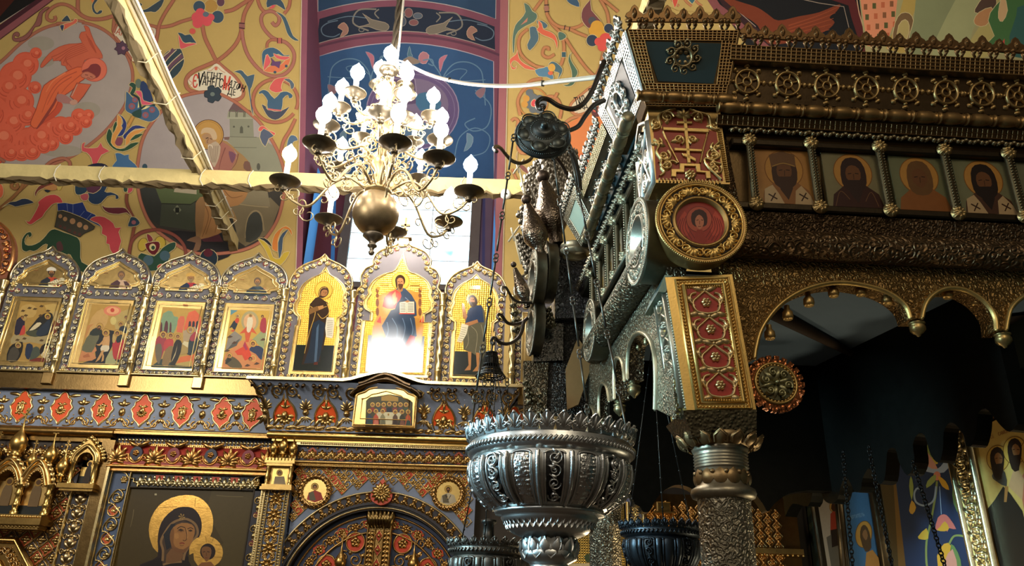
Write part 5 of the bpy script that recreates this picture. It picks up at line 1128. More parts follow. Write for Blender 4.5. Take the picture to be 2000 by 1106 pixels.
# ---- frieze over the doors
gm = thing('cornice_moulding','bright gilded half-round bar under the projecting blue cornice','moulding',W(cx0,3.17,0))
b = IMB('gilt','#dcb458'); mould(b,-2.44,-.06,3.165,3.225,.20); b.box((-2.40,3.14,-.1),(-.08,3.17,.13)); b.build('moulding_bar',gm)
b = IMB('gilt',PALE); b.beads([(-2.1,3.125),(-.1,3.125)],.010,.115); b.box((-2.15,3.11,-.05),(-.1,3.142,.113)); b.build('bead_row',gm)
sh = thing('shell_frieze','narrow dark frieze of gilded shells above the door arch','frieze',W(cx0,2.93,0))
b = IMB('enamel','#4a4c58'); b.box((-2.15,2.95,-.1),(-.1,3.115,.06)); b.build('frieze_board',sh)
b = IMB('gilt','#c8a050'); b.box((-2.15,2.905,-.1),(-.1,2.955,.10)); mould(b,-2.15,-.1,2.925,2.955,.125); b.beads([(-2.14,2.914),(-.1,2.914)],.008,.10); b.build('lower_bar',sh)
for i in range(21):
	x = -2.09+i*.1
	b = IMB('enamel',['#56586c','#b0553c'][i%3==1]); b.plate([(x-.042,2.97),(x+.042,2.97),(x+.045,3.06),(x,3.10),(x-.045,3.06)],.06,.066); b.set('gilt','#b08c48')
	b.palmette((x,3.0),pi/2,.075,.02,.066,5,1.0,.4); b.scroll((x-.024,2.985),.02,0,1,.01,.012,.066,1); b.scroll((x+.024,2.985),.02,pi,1,.01,.012,.066,-1); b.boss((x+.05,3.09),.012,.014,.06,5,2); b.leaf((x+.05,2.97),pi/2,.06,.03,.02,.06)
	b.build('shell',sh)
	# ---- the door arch
ax,az,ar = -1.242,1.60,1.075
ap = thing('door_arch','lattice panel of red and blue lozenges around the royal door arch','arch',W(ax,1.8,0))
def outside(x,z,r):return(x-ax)**2+(z-az)**2>r*r
b = IMB('enamel','#77839c'); top = 2.91
arcv = [(ax+ar*cos(a),az+ar*sin(a))for a in[pi-pi*i/40 for i in range(41)]]
arcv = [q for q in arcv if-2.13<q[0]<-.30]; b.plate([(-2.13,arcv[0][1]),(-2.13,top),(-.30,top),(-.30,arcv[-1][1])]+arcv[::-1],-.05,.02); b.build('spandrel_board',ap)
s_ = .098; k0 = 0
oo = MB(FI,'gilt',GOLD); ob = None
for i in range(-14,15):
	for j in range(-2,14):
		x = ax+(i-j)*s_*.5+.0;
for i in range(-20,21):
	for j in range(0,16):
		x = ax+i*s_*.52; z = 2.91-j*s_*.56
		if(i+j)%2:continue
		if not(-2.11<x<-.33)or not outside(x,z,ar+.085):continue
		d = s_*.5; out = [(x-d,z),(x,z-d*1.06),(x+d,z),(x,z+d*1.06)]
		q = ((abs(i)+j)//2 if True else 0)%3
		red = (abs(i)+j)//2%3==0
		if red:ob = IMB('enamel','#c8482c'); ob.plate(inset(out,.004),.02,.026); ob.build('red_lozenge',ap)
		oo.ridge(out,.013,.014,.02,closed=True)
		w0 = .026 if red else .02
		h = (i*7+j*3)%3
		if h==0:oo.palmette((x,z-.028),pi/2,.062,.02,w0,3,.8,.46)
		elif h==1:oo.rosette((x,z),.036,5,.02,w0,.3,1.1)
		else:oo.scroll((x-.005,z),.032,1,1.1,.014,.016,w0); oo.leaf((x,z-.01),pi*1.2,.042,.026,.014,w0)
oo.build('lattice',ap)
b = IMB('gilt',PALE); b.ridge([(ax+(ar+.0)*cos(a),az+(ar)*sin(a))for a in[pi-pi*i/50 for i in range(51)]],.022,.03,.02); b.build('outer_rim',ap)
b = IMB('enamel','#3c3a40'); a1 = [(ax+(ar-.01)*cos(pi-pi*i/40),az+(ar-.01)*sin(pi-pi*i/40))for i in range(41)]; a2 = [(ax+.955*cos(pi-pi*i/40),az+.955*sin(pi-pi*i/40))for i in range(41)]
band(b,a1,a2,-.05,.03); b.set('gilt','#9c7c44')
for i in range(34):
	a = pi*(i+.5)/34
	if abs(a-pi/2)<.07:continue
	p = (ax+1.013*cos(a),az+1.013*sin(a)); b.boss(p,.026,.03,.03,7,2); b.leaf((p[0]+.02*cos(a),p[1]+.02*sin(a)),a,.04,.035,.02,.03); b.leaf(p,a+2.2,.05,.03,.018,.03); b.leaf(p,a-2.2,.05,.03,.018,.03)
b.build('leaf_band',ap)
b = IMB('plastic','#17130f'); a1 = a2; a2 = [(ax+.905*cos(pi-pi*i/40),az+.905*sin(pi-pi*i/40))for i in range(41)]; band(b,a1,a2,-.1,.015); b.build('dark_reveal',ap)
b = IMB('gilt',PALE); b.ridge([(ax+.925*cos(pi-pi*i/50),az+.925*sin(pi-pi*i/50))for i in range(51)],.016,.02,.015); b.build('inner_rim',ap)
b = IMB('enamel','#d0604c'); b.plate(cr([(ax,2.80),(ax+.05,2.73),(ax+.105,2.66),(ax+.09,2.585),(ax,2.545),(ax-.09,2.585),(ax-.105,2.66),(ax-.05,2.73)],4,True),.02,.07); r_ = b.build('rosette_disc',ap)
b = IMB(); b.rosette((ax,2.665),.105,14,.03,.07,0,1.0); b.rosette((ax,2.665),.055,10,.03,.085,.2,1.0); b.boss((ax,2.665),.02,.03,.09); b.build('rosette_petals',r_)
for i,(px,c,lb)in enumerate(((617,'#a84438','round gilt medallion of a haloed youth left of the door arch'),(876,'#7c7048','round gilt medallion of a bearded saint right of the door arch'))):
	x,z = iz(px,961 if i==0 else 966)
	o = thing('medallion_icon',lb,'icon',W(x,z-.17,.02)); b = IMB('gilt','#b08848'); b.lathe((x,z,.02),[(.165,0),(.17,.03),(.15,.055),(.13,.055),(.125,.03)],28,(0,0,1))
	for j in range(22):a = 2*pi*j/22; b.leaf((x+.15*cos(a),z+.15*sin(a)),a+1.9,.055,.04,.03,.05)
	b.build('wreath_frame',o); b = IMB('gilt','#dcb860'); b.plate(ell(x,z,.13),.02,.045); b.build('gold_ground',o)
	Q = IP(.046); c0 = proj(W(x,z,.046)); e = 1
	Q.P([(c0[0]-16,c0[1]+16),(c0[0]-12,c0[1]+3),(c0[0],c0[1]-2),(c0[0]+12,c0[1]+3),(c0[0]+16,c0[1]+16),(c0[0],c0[1]+22)],c if i==0 else '#c8bca0',1)
	Q.P([(c0[0]-12,c0[1]+4),(c0[0]-3,c0[1]),(c0[0]+2,c0[1]+18),(c0[0]-10,c0[1]+18)],'#6c6450',1)
	halo(Q,c0[0],c0[1]-9,7,'#d0a850'); head(Q,c0[0],c0[1]-8,4.2,'#3c281c','#a8744a',None if i==0 else '#3c2a20')
	if i:Q.S([(c0[0]-5,c0[1]+3),(c0[0],c0[1]+12),(c0[0]+5,c0[1]+3)],1.4,'#2c2420',sm=0)
	Q.build('saint_painting',o)
rd = thing('royal_door','pair of dark carved royal doors with red discs under the arch','door',W(ax,1.2,-.1))
R0 = .90
for s in(-1,1):
	pts = [(ax+s*.0,1.2),(ax+s*.0,az+R0)]+[(ax+s*R0*cos(pi/2-pi/2*i/24),az+R0*sin(pi/2-pi/2*i/24))for i in range(1,25)]+[(ax+s*R0,1.2)]
	b = IMB('enamel','#3c4660'); b.plate(pts,-.14,-.08); lf = b.build('door_leaf',rd)
	o = IMB('gilt','#b48c48')
	o.ridge([(ax+s*.70*cos(pi/2-pi/2*i/24),az+.70*sin(pi/2-pi/2*i/24))for i in range(1,25)],.022,.025,-.08); o.ridge([(ax+s*.86*cos(pi/2-pi/2*i/24),az+.86*sin(pi/2-pi/2*i/24))for i in range(0,25)],.02,.02,-.08)
	for i in range(9):
		a = pi/2-(i+.9)*pi/2/9; p = (ax+s*.78*cos(a),az+.78*sin(a))
		if i%2==0:
			o.set('enamel','#c8482c'); o.plate([(p[0]+.065*cos(q),p[1]+.05*sin(q))for q in[2*pi*e/6+a for e in range(6)]],-.08,-.072); o.set('gilt','#b48c48')
		o.rosette(p,.045,5,.02,-.076,a)
		for e in(-1,1):o.scroll((p[0]+e*s*.05*sin(a),p[1]-e*.05*cos(a)),.035,a,1,.013,.014,-.08,e)
	cxs,czs = ax+s*.235,2.205
	for(qx,qz,r,nm)in((ax+s*.235,2.195,.085,1),(ax+s*.50,1.975,.085,1),(ax+s*.16,1.93,.05,0)):
		o.set('enamel','#c8482c'); o.plate(ell(qx,qz,r,n=20),-.08,-.07); o.set('gilt','#b48c48'); o.ridge(ell(qx,qz,r*1.08,n=20),.018,.02,-.08,closed=True); o.rosette((qx,qz),r*.62,5,.025,-.07,.3); o.boss((qx,qz),.02,.03,-.07)
	for(qx,qz,r,d)in((.22,2.03,.06,1),(.34,2.06,.05,-1),(.42,2.20,.05,1),(.38,1.90,.05,1),(.60,1.86,.04,-1),(.26,1.92,.045,-1)):o.scroll((ax+s*qx,qz),r,1.0,1.4,.016,.018,-.08,d*s); o.leaf((ax+s*qx+.05,qz+.02),.8,.06,.03,.012,-.08)
	o.build('door_ornament',lf)
	dm = IMB('gilt','#b48c40'); dx = ax+s*.36; dm.lathe((dx,1.86,-.05),[(.03,0),(.03,.05),(.05,.06),(.028,.08),(.05,.11),(.062,.15),(.045,.19),(.015,.24),(.006,.30),(.004,.34)],14,(0,1,0)); dm.plate(rect(dx-.004,2.20,dx+.004,2.29),-.054,-.046); dm.plate(rect(dx-.025,2.255,dx+.025,2.263),-.054,-.046); dm.build('dome_finial',lf)
b = IMB('gilt','#a8823f'); b.plate(rect(ax-.115,1.2,ax+.115,2.40),-.1,-.03);
for s in(-1,1):
	for i in range(26):b.leaf((ax+s*.08,2.30-i*.042),-pi/2+s*.6,.06,.034,.022,-.03); b.leaf((ax+s*.08,2.30-i*.042),-pi/2-s*.6,.06,.034,.022,-.03)
	b.ridge([(ax+s*.115,1.2),(ax+s*.115,2.36)],.022,.025,-.03); b.ridge([(ax+s*.042,1.2),(ax+s*.042,2.36)],.014,.02,-.03)
for i in range(8):
	z = 2.26-i*.135; b.set('enamel','#a83c2c'); b.plate([(ax-.036,z),(ax,z-.06),(ax+.036,z),(ax,z+.06)],-.03,-.02); b.set('gilt','#c09850'); b.ridge([(ax-.036,z),(ax,z-.06),(ax+.036,z),(ax,z+.06)],.012,.014,-.026,closed=True); b.boss((ax,z),.018,.025,-.02,6,2)
b.build('centre_post',rd)
b = IMB('gilt','#7c6434')
for i in range(7):b.leaf((ax+(i-3)*.028,2.33),pi/2+(i-3)*-.08,.20,.05,.05,-.03); b.leaf((ax+(i-3)*.028,2.47),-pi/2,.12,.04,.05,-.01)
b.plate([(ax-.10,2.32),(ax+.10,2.32),(ax+.14,2.53),(ax-.14,2.53)],-.08,-.02); b.build('post_capital',rd)
# ---- pilaster with three small domes left of the arch
pl = thing('carved_pilaster','carved blue and gold pilaster between the dark icon and the doors','pilaster',W(-2.28,1.5,0),'carved pilasters')
def pilaster(par,x0,x1,z0,z1,w,col='#5c6a86',gold='#b89450'):
	b = IMB('enamel',col); b.box((x0,z0,-.05),(x1,z1,w)); b.build('shaft',par)
	o = IMB('gilt',PALE)
	for x in(x0+.025,x1-.025):o.ridge([(x-.018,z0),(x-.018,z1)],.012,.018,w); o.ridge([(x+.018,z0),(x+.018,z1)],.012,.018,w); o.beads([(x,z0),(x,z1)],.011,w,step=.026)
	o.set('gilt',gold); c = (x0+x1)/2; n = int((z1-z0)/.155)
	for i in range(n+1):
		z = z1-.08-i*.155
		o.boss((c,z),.026,.028,w,8,2)
		for e in range(8):a = 2*pi*e/8+.39; o.leaf((c+cos(a)*.02,z+sin(a)*.02),a,.062,.026,.018,w,.3)
		for s in(-1,1):o.scroll((c+s*.045,z+.075),.026,pi/2,1.1,.012,.014,w,s); o.scroll((c+s*.045,z-.06),.024,-pi/2,1.1,.012,.014,w,-s)
	o.build('pilaster_ornament',par)
pilaster(pl,-2.40,-2.15,1.5,2.65,.10)
tw = thing('domed_tower','small gilded tower with three onion domes and crosses on the pilaster','ornament',W(-2.27,2.64,0))
b = IMB('gilt','#c09a4c'); b.box((-2.43,2.645,-.05),(-2.115,2.675,.20)); b.box((-2.42,2.675,-.05),(-2.125,2.70,.18)); b.box((-2.40,2.88,-.05),(-2.14,2.905,.19)); b.box((-2.42,2.905,-.05),(-2.12,2.93,.20)); b.box((-2.38,2.70,-.05),(-2.16,2.88,.12)); b.box((-2.40,2.95,-.05),(-2.13,3.14,.05)); b.build('tower_body',tw)
b = IMB('gilt','#c8a454')
for i in range(9):b.plate(rect(-2.415+i*.034,2.93,-2.395+i*.034,2.955),.17,.20)
b.build('battlement',tw)
for x in(-2.385,-2.155):
	b = IMB('gilt','#caa656'); b.lathe((x,2.70,.15),[(.022,0),(.022,.02),(.014,.03),(.022,.06),(.024,.09),(.014,.12),(.022,.15),(.022,.18)],10,(0,1,0)); b.build('baluster',tw)
def onion(par,x,z,w,s,cross=True,col='#c8a04a',base=BASE):
	b = IMB('gilt',col); b.lathe((x,z,w),[(.030*s,0),(.030*s,.05*s),(.045*s,.055*s),(.045*s,.065*s),(.03*s,.075*s),(.050*s,.10*s),(.064*s,.14*s),(.060*s,.175*s),(.040*s,.21*s),(.018*s,.245*s),(.006*s,.29*s),(.003*s,.31*s)],16,(0,1,0)); dome = b.build('onion_dome',par)
	if cross:
		b = IMB('gilt',col)
		b.plate(rect(x-.005*s,z+.30*s,x+.005*s,z+.42*s),w-.004,w+.004,True); b.plate(rect(x-.03*s,z+.365*s,x+.03*s,z+.377*s),w-.004,w+.004,True); b.plate(rect(x-.016*s,z+.395*s,x+.016*s,z+.404*s),w-.004,w+.004,True); b.build('cross',dome)
onion(tw,-2.365,2.955,.13,.72); onion(tw,-2.27,2.955,.13,.86); onion(tw,-2.17,2.955,.13,.72)
Q = IP(.1205); c0 = proj(W(-2.27,2.78,.12)); b = IMB('gilt','#e0bc5c'); b.plate(rect(-2.345,2.71,-2.195,2.87),.12,.1203); b.build('gold_ground',tw)
Q.P([(c0[0]-12,c0[1]+14),(c0[0]-9,c0[1]-1),(c0[0]+9,c0[1]-1),(c0[0]+12,c0[1]+15)],'#9c8c70',1); halo(Q,c0[0],c0[1]-8,6,'#c8a04c'); head(Q,c0[0],c0[1]-7,3.6); Q.build('saint_painting',tw)
# ---- bay with the large dark icon
rf = thing('red_leaf_frieze','deep red frieze of gilded acanthus leaves over the dark icon','frieze',W(-3.25,2.84,0))
b = IMB('enamel','#2a3450'); b.box((-4.03,3.085,-.1),(-2.40,3.17,.02)); b.set('gilt',PALE)
for i in range(44):b.leaf((-4.0+i*.037,3.10),pi/2,.045,.022,.014,.02); b.boss((-4.0+i*.037,3.097),.008,.01,.02,5,1)
b.build('tooth_row',rf)
b = IMB('gilt','#c08a3c'); b.beads([(-4.02,3.075),(-2.42,3.075)],.008,.04,step=.02); b.box((-4.03,3.065,-.05),(-2.42,3.085,.04)); b.box((-4.03,2.80,-.05),(-2.42,2.865,.08)); mould(b,-4.03,-2.42,2.825,2.86,.11); b.build('fillet_moulding',rf)
b = IMB('enamel','#962a1a'); n = 8
rows = [[(x,2.865+.20*j/n,.05+.05*(1-cos(pi/2*j/n))*-1+.03)for x in(-4.03,-2.40)]for j in range(n+1)]
for j in range(n):b.add([rows[j][0],rows[j][1],rows[j+1][1],rows[j+1][0]],[[0,1,2,3]],True)
b.build('frieze_board',rf)
for i in range(9):
	x = -3.96+i*.19
	b = IMB('gilt','#b8863c')
	if i%2==0:
		for e in range(9):a = pi/2+(e-4)*.42; b.leaf((x,2.90),a,.165-.018*abs(e-4),.036,.03,.075,(e-4)*.16)
		b.boss((x,2.90),.022,.03,.07,6,2); b.build('acanthus',rf)
	else:
		b.set('enamel','#26283c' if i%4==1 else '#7c2430'); b.plate(ell(x,2.975,.062,.07,n=18),.06,.088); b.set('gilt','#b8863c'); b.rosette((x,2.98),.034,5,.02,.088); b.ridge(ell(x,2.965,.075,.082,n=16,a0=pi,a1=2*pi),.018,.02,.07)
		for s in(-1,1):b.leaf((x,3.05),pi/2+s*1.3,.13,.03,.02,.075,-s*.5); b.leaf((x,2.885),pi/2-s*1.0,.11,.028,.02,.075,s*.7); b.scroll((x+s*.075,2.92),.03,0,1,.013,.014,.07,s)
		b.build('berry_boss',rf)
ti = thing('dark_icon','large dark icon of a veiled woman with a haloed child, behind glass','icon',W(-3.16,1.3,0))
b = IMB('varnish','#4a3d1e'); b.box((-3.80,1.3,-.05),(-2.53,2.65,-.01)); b.build('icon_board',ti)
b = IMB('gilt',PALE); b.ridge([(-3.795,1.3),(-3.795,2.655)],.02,.03,-.01); b.set('enamel','#3c3428'); b.ridge([(-3.795,2.65),(-2.535,2.66)],.02,.03,-.01); b.ridge([(-2.535,2.66),(-2.535,1.3)],.02,.03,-.01); b.build('inner_frame',ti)
Q = IP(-.0095,'icon_paint'); k = kx(250,940,6.6615)
Q.P(k([(-20,90),(1640,118),(1590,1400),(-180,1400)]),'#4b3d1d'); Q.P(k([(1090,130),(1620,130),(1580,1106),(1200,1106),(1240,800),(1080,500)]),'#564826',2)
Q.set('gilt'); Q.P(k([(375,920),(300,800),(270,640),(300,480),(400,320),(560,220),(760,180),(920,210),(1040,310),(1100,450),(1105,580),(1070,720),(920,800),(600,1000)]),'#cf9c34',2); Q.set('icon_paint')
for a in[[(410,345),(520,340),(640,335)],[(880,345),(1050,355)],[(880,215),(870,330)]]:Q.S(k(a),.8,'#7c5a20')
Q.P(k([(160,1120),(250,1050),(385,980),(385,780),(405,620),(470,480),(600,365),(720,335),(840,350),(920,430),(958,540),(950,660),(900,780),(800,900),(780,980),(860,1120)]),'#2a1c1c',2); Q.P(k([(100,1400),(160,1110),(400,1000),(800,980),(900,1100),(1000,1400)]),'#231816',0)
Q.P(k([(450,1100),(440,980),(470,900),(425,770),(490,640),(560,560),(720,520),(870,560),(910,680),(880,760),(800,870),(720,1000),(700,1060),(520,1080)]),'#4c3a2c',1)
for c in['#8c6c46']:Q.S(k([(450,1040),(455,900),(430,780),(500,640),(580,545),(690,500),(780,500),(880,570),(905,690),(830,800),(750,920),(720,1030)]),4.6,c); Q.S(k([(455,1090),(560,1060),(700,1050)]),4,c)
Q.P(k([(490,1060),(500,960),(560,880),(700,900),(720,960),(690,1040),(560,1070)]),'#7c5634',1); Q.P(k([(460,700),(560,560),(620,550),(560,680),(560,860),(500,900)]),'#23242a',1)
Q.P(k([(545,700),(590,600),(700,545),(830,565),(870,640),(850,740),(800,850),(720,910),(620,890),(560,820)]),'#a8743e',2)
Q.P(k([(560,780),(620,860),(720,890),(800,840),(740,930),(640,930),(570,870)]),'#7c5230',2); Q.P(k([(545,700),(590,610),(600,700),(590,800),(620,870),(565,830)]),'#86592f',2)
Q.S(k([(640,620),(690,592),(745,610)]),1.6,'#33200f'); Q.S(k([(770,625),(815,608),(850,625)]),1.4,'#33200f'); Q.P(k([(645,640),(685,618),(730,640),(690,655)]),'#3a2412',1); Q.P(k([(780,645),(815,630),(845,648),(812,660)]),'#3a2412',1); Q.S(k([(640,652),(690,662),(732,650)]),.9,'#6c4424')
Q.S(k([(745,615),(765,700),(760,760),(730,778),(715,765)]),1.5,'#5c3a1c'); Q.S(k([(765,620),(775,700),(772,750)]),1.6,'#c08a4e'); Q.S(k([(670,812),(705,805),(735,815)]),2.6,'#8c3c28'); Q.S(k([(675,835),(700,842),(725,835)]),1,'#6c4424'); Q.P(k([(600,690),(650,680),(660,740),(610,750)]),'#b98348',2)
Q.rosettes = None
for a in range(6):Q.P(k([(700,470),(700+46*cos(a*1.047),465+46*sin(a*1.047)),(700+40*cos(a*1.047+.5),465+40*sin(a*1.047+.5))]),'#a8854a')
Q.set('gilt'); Q.P(k(ell(1015,920,222,205,.3)),'#cf9c34'); Q.set('icon_paint')
Q.P(k([(785,970),(850,935),(860,1030),(920,1120),(830,1120),(790,1040)]),'#4c3c1c',0)
Q.P(k([(900,1110),(960,1060),(1080,1050),(1130,1110),(1150,1400),(880,1400)]),'#8c5c34',1); Q.P(ell(*k([(1038,920)])[0],15,16),'#2a1a14'); Q.P(k([(955,930),(965,870),(1010,850),(1075,870),(1085,940),(1060,1010),(1020,1050),(985,1000)]),'#835831',2); Q.S(k([(975,925),(1005,918)]),1.3,'#2c1a0e',sm=0); Q.S(k([(1030,918),(1062,925)]),1.3,'#2c1a0e',sm=0); Q.S(k([(1018,930),(1022,975)]),1,'#5c3a1c',sm=0); Q.S(k([(1000,1000),(1035,1000)]),1.2,'#6c2c1c',sm=0)
for a in[[(1010,720),(1020,800)],[(1110,740),(1090,800)],[(900,830),(960,830)],[(1140,830),(1230,830)],[(870,990),(940,990)],[(1120,990),(1220,990)]]:Q.S(k(a),.7,'#7c5a20',sm=0)
Q.S(k([(75,370),(60,480),(30,600)]),(1.6,.8),'#7c6c48'); Q.S(k([(1150,185),(1300,200),(1500,205)]),.9,'#8c7c50'); Q.P(k(rect(345,162,375,185)),'#c8bc94')
Q.build('mother_painting',ti)
gp = IMB('sky_glass' if False else 'varnish','#4b3d1d')
fr = thing('carved_icon_frame','black, blue and red scroll-carved frame around the dark icon','frame',W(-3.2,1.3,0))
b = IMB('enamel','#2c3038'); b.box((-3.82,2.65,-.02),(-2.42,2.805,.015)); b.set('enamel','#4a5a78'); b.box((-3.99,1.3,-.02),(-3.80,2.805,.02)); b.set('enamel','#2a2a34'); b.box((-2.53,1.3,-.02),(-2.43,2.805,.015)); b.build('frame_board',fr)
o = IMB('gilt','#b09860')
for i in range(10):
	z = 2.55-i*.135; c = -3.893
	if i%2:o.set('enamel','#c0562c'); o.plate([(c-.055,z),(c,z-.06),(c+.06,z),(c,z+.06)],.02,.026); o.set('gilt','#cbb070')
	s = 1 if i%2 else-1
	o.scroll((c,z),.062,pi/2,1.5,.014,.016,.022,s); o.leaf((c,z),.4*s,.06,.03,.014,.022,.5); o.leaf((c+.02,z-.02),2.4*s,.05,.026,.014,.022); o.ridge(cr([(c-.07*s,z+.07),(c-.02,z+.062),(c+.07*s,z-.02),(c+.06*s,z-.07)],4),.012,.014,.022)
	c = -2.48; o.scroll((c,z),.034,pi/2,1.1,.012,.014,.016,-s); o.leaf((c,z+.05),1.2*s,.055,.03,.016,.016,.4)
	if i%2:o.set('enamel','#6c2820'); o.plate(ell(c,z,.03,n=8),.015,.02); o.set('gilt','#b09860')
o.set('gilt','#c0b080')
for i in range(13):
	x = -3.70+i*.095; z = 2.725
	if i%2==0 and 2<=i<=10:o.set('enamel','#c0482c'); o.plate([(x-.045,z+.05),(x+.045,z+.05),(x+.03,z),(x,z-.06),(x-.03,z)],.015,.02); o.set('gilt','#c0b080')
	o.palmette((x,z-.05),pi/2,.09,.016,.018,3,.7,.34); o.scroll((x+.047,z-.02),.03,-pi/2,1.2,.011,.014,.016,1 if i%2 else-1); o.leaf((x+.047,z+.05),-pi/2,.05,.022,.012,.016)
for s,cxx in((-1,-3.88),(1,-2.50)):
	o.set('gilt','#cbb070'); st_ = [(cxx-s*.17,2.655),(cxx-s*.17,2.70),(cxx-s*.12,2.70),(cxx-s*.12,2.735),(cxx-s*.07,2.735),(cxx-s*.03,2.78),(cxx+s*.03,2.80)]
	o.ridge(st_,.014,.02,.016); o.rosette((cxx-s*.02,2.72),.04,6,.02,.02)
for z in(2.80,):o.ridge([(-3.99,z),(-2.43,z)],.014,.02,.02)
for x in(-3.99,-3.80,-2.435):o.ridge([(x,1.3),(x,2.80)],.014,.022,.02)
o.build('frame_scrollwork',fr)
bd = thing('carved_pilaster','slim bead-edged strip with blue rosettes right of the dark icon','pilaster',W(-2.43,1.3,0))
b = IMB('gilt',PALE); b.box((-2.435,1.3,-.05),(-2.40,2.645,.11)); b.build('edge_strip',bd); b = IMB('gilt',PALE); b.beads([(-2.417,1.5),(-2.417,2.64)],.010,.11); b.build('bead_row',bd)
# ---- far left: plain post, leaf pilaster, domed shrine and lattice
ps = thing('plain_post','plain brownish gilt post between the domed shrine and the dark icon','post',W(-4.10,1.3,0))
b = IMB('gilt','#7e6336'); b.box((-4.13,1.3,-.05),(-4.0,3.10,.10)); b.build('post_body',ps); b = IMB('gilt',PALE); b.box((-4.015,1.3,.0),(-3.99,2.83,.11)); b.build('bright_edge',ps)
lp = thing('leaf_pilaster','dark pilaster of silvery leaves below the little arched niche','pilaster',W(-4.22,1.3,0))
b = IMB('enamel','#3c3a40'); b.box((-4.34,1.3,.004),(-4.13,2.60,.05)); b.build('shaft',lp); o = IMB('gilt','#b8a070')
for i in range(9):
	z = 2.52-i*.14; x = -4.235
	if i%3==0:o.set('enamel','#8c3428'); o.plate([(x-.05,z),(x,z-.06),(x+.05,z),(x,z+.06)],.05,.055); o.set('gilt','#b8a070')
	o.leaf((x,z-.04),pi/2,.10,.05,.03,.052)
	for s in(-1,1):o.leaf((x,z-.05),pi/2+s*1.0,.09,.03,.022,.052,-s*.8); o.scroll((x+s*.055,z+.06),.026,-pi/2,1,.012,.014,.05,s); o.leaf((x,z+.07),-pi/2+s*1.2,.07,.024,.018,.052)
	o.boss((x,z+.065),.018,.024,.052,6,2)
o.set('gilt','#d8bc78'); o.ridge([(-4.335,1.3),(-4.335,2.58)],.022,.03,.05); o.ridge([(-4.14,1.3),(-4.14,2.60)],.014,.03,.05); o.build('pilaster_ornament',lp)
ni = thing('arched_niche','little arched niche with a dark figure above the leaf pilaster','niche',W(-4.23,2.58,0))
b = IMB('gilt','#a8843c'); b.box((-4.40,2.575,.004),(-4.07,2.60,.19)); b.box((-4.42,2.60,.004),(-4.06,2.645,.21)); b.build('shelf',ni)
b = IMB('gilt','#c09c50'); arc = [(-4.235+.15*cos(pi-pi*i/16),2.87+.16*sin(pi-pi*i/16)+(.06*(1-abs(i-8)/3)if abs(i-8)<3 else 0))for i in range(17)]; arc2 = [(-4.235+.08*cos(pi-pi*i/16),2.87+.09*sin(pi-pi*i/16))for i in range(17)]
b.plate(arc+arc2[::-1],.0,.15); b.ridge([((p[0]+q[0])/2,(p[1]+q[1])/2)for p,q in zip(arc,arc2)],.04,.02,.15)
for i in range(15):p = arc[i+1]; b.leaf((p[0],p[1]),atan2(p[1]-2.87,p[0]+4.235),.045,.035,.012,.13)
b.build('hood',ni)
for x in(-4.35,-4.12):
	b = IMB('gilt','#d0ac58'); b.lathe((x,2.645,.13),[(.03,0),(.03,.02),(.022,.03),(.026,.10),(.022,.19),(.032,.2),(.032,.225)],10,(0,1,0)); b.build('column',ni)
b = IMB('gilt','#d8b45c'); b.box((-4.315,2.645,.004),(-4.155,2.90,.03)); b.set('enamel','#22241f'); b.box((-4.315,2.645,.0),(-4.155,2.74,.032)); b.set('icon_paint','#3c3026'); b.plate(cr([(-4.27,2.66),(-4.262,2.80),(-4.235,2.86),(-4.21,2.80),(-4.20,2.66)],4),.03,.036); b.set('gilt','#b0883c'); b.plate(ell(-4.237,2.865,.03),.03,.034); b.set('icon_paint','#4c3420'); b.plate(ell(-4.237,2.865,.019),.034,.037); b.build('niche_painting',ni)
lb = thing('lattice_panel','lozenge lattice of red and grey squares beside the domed shrine','panel',W(-4.9,1.3,0))
b = IMB('enamel','#54525c'); b.box((-7,1.3,-.08),(-4.345,3.09,.0)); b.build('panel_board',lb)
o = IMB('gilt','#a88a50'); ob = IMB('enamel','#a8482c')
for i in range(0,24):
	for j in range(0,17):
		if(i+j)%2:continue
		x = -4.40-i*.075; z = 2.80-j*.085
		d = .07; out = [(x-d,z),(x,z-d*1.1),(x+d,z),(x,z+d*1.1)]
		if x<-5.6:continue
		if(i+j*3)%4==0:ob = IMB('enamel','#a8482c'); ob.plate(inset(out,.006),.0,.006); ob.build('red_lozenge',lb)
		o.ridge(out,.012,.014,.0,closed=True); o.boss((x,z),.024,.03,.005,7,2)
		for e in range(4):o.leaf((x,z),e*pi/2,.05,.03,.018,.005)
o.build('lattice',lb)
b = IMB('enamel','#3c3430'); b.box((-7,2.83,-.05),(-4.25,3.085,.03)); b.build('upper_band',lb); o = IMB('gilt','#b89858');
for i in range(18):
	x = -5.75+i*.088; o.set('enamel','#7c3428' if i%2 else '#4c4a58'); o.plate(ell(x,2.97,.035,.05,n=10),.03,.034); o.set('gilt','#b89858'); o.palmette((x,2.94),pi/2,.085,.024,.034,5,.9,.34); o.leaf((x+.044,2.90),pi/2,.05,.03,.016,.03); o.boss((x+.044,3.03),.014,.016,.03,5,2)
o.ridge([(-7,2.865),(-4.35,2.865)],.03,.03,.03); o.build('palmette_row',lb)
sr = thing('domed_shrine','gilded shrine shelf with onion domes and two arched saint panels','shrine',W(-4.9,2.2,.1))
FS = .16
b = IMB('gilt','#b08c44'); b.box((-6.2,2.24,.004),(-4.47,2.30,FS+.08)); b.box((-6.2,2.30,.004),(-4.49,2.335,FS+.05)); b.box((-6.2,2.20,.004),(-4.50,2.245,FS+.04)); b.box((-6.2,2.335,.004),(-4.52,2.62,FS-.1)); b.build('shelf',sr)
b = IMB('gilt','#c4a258'); b.beads([(-6.0,2.315),(-4.5,2.315)],.012,FS+.05); b.beads([(-6.0,2.222),(-4.5,2.222)],.012,FS+.04,step=.035); b.build('bead_row',sr)
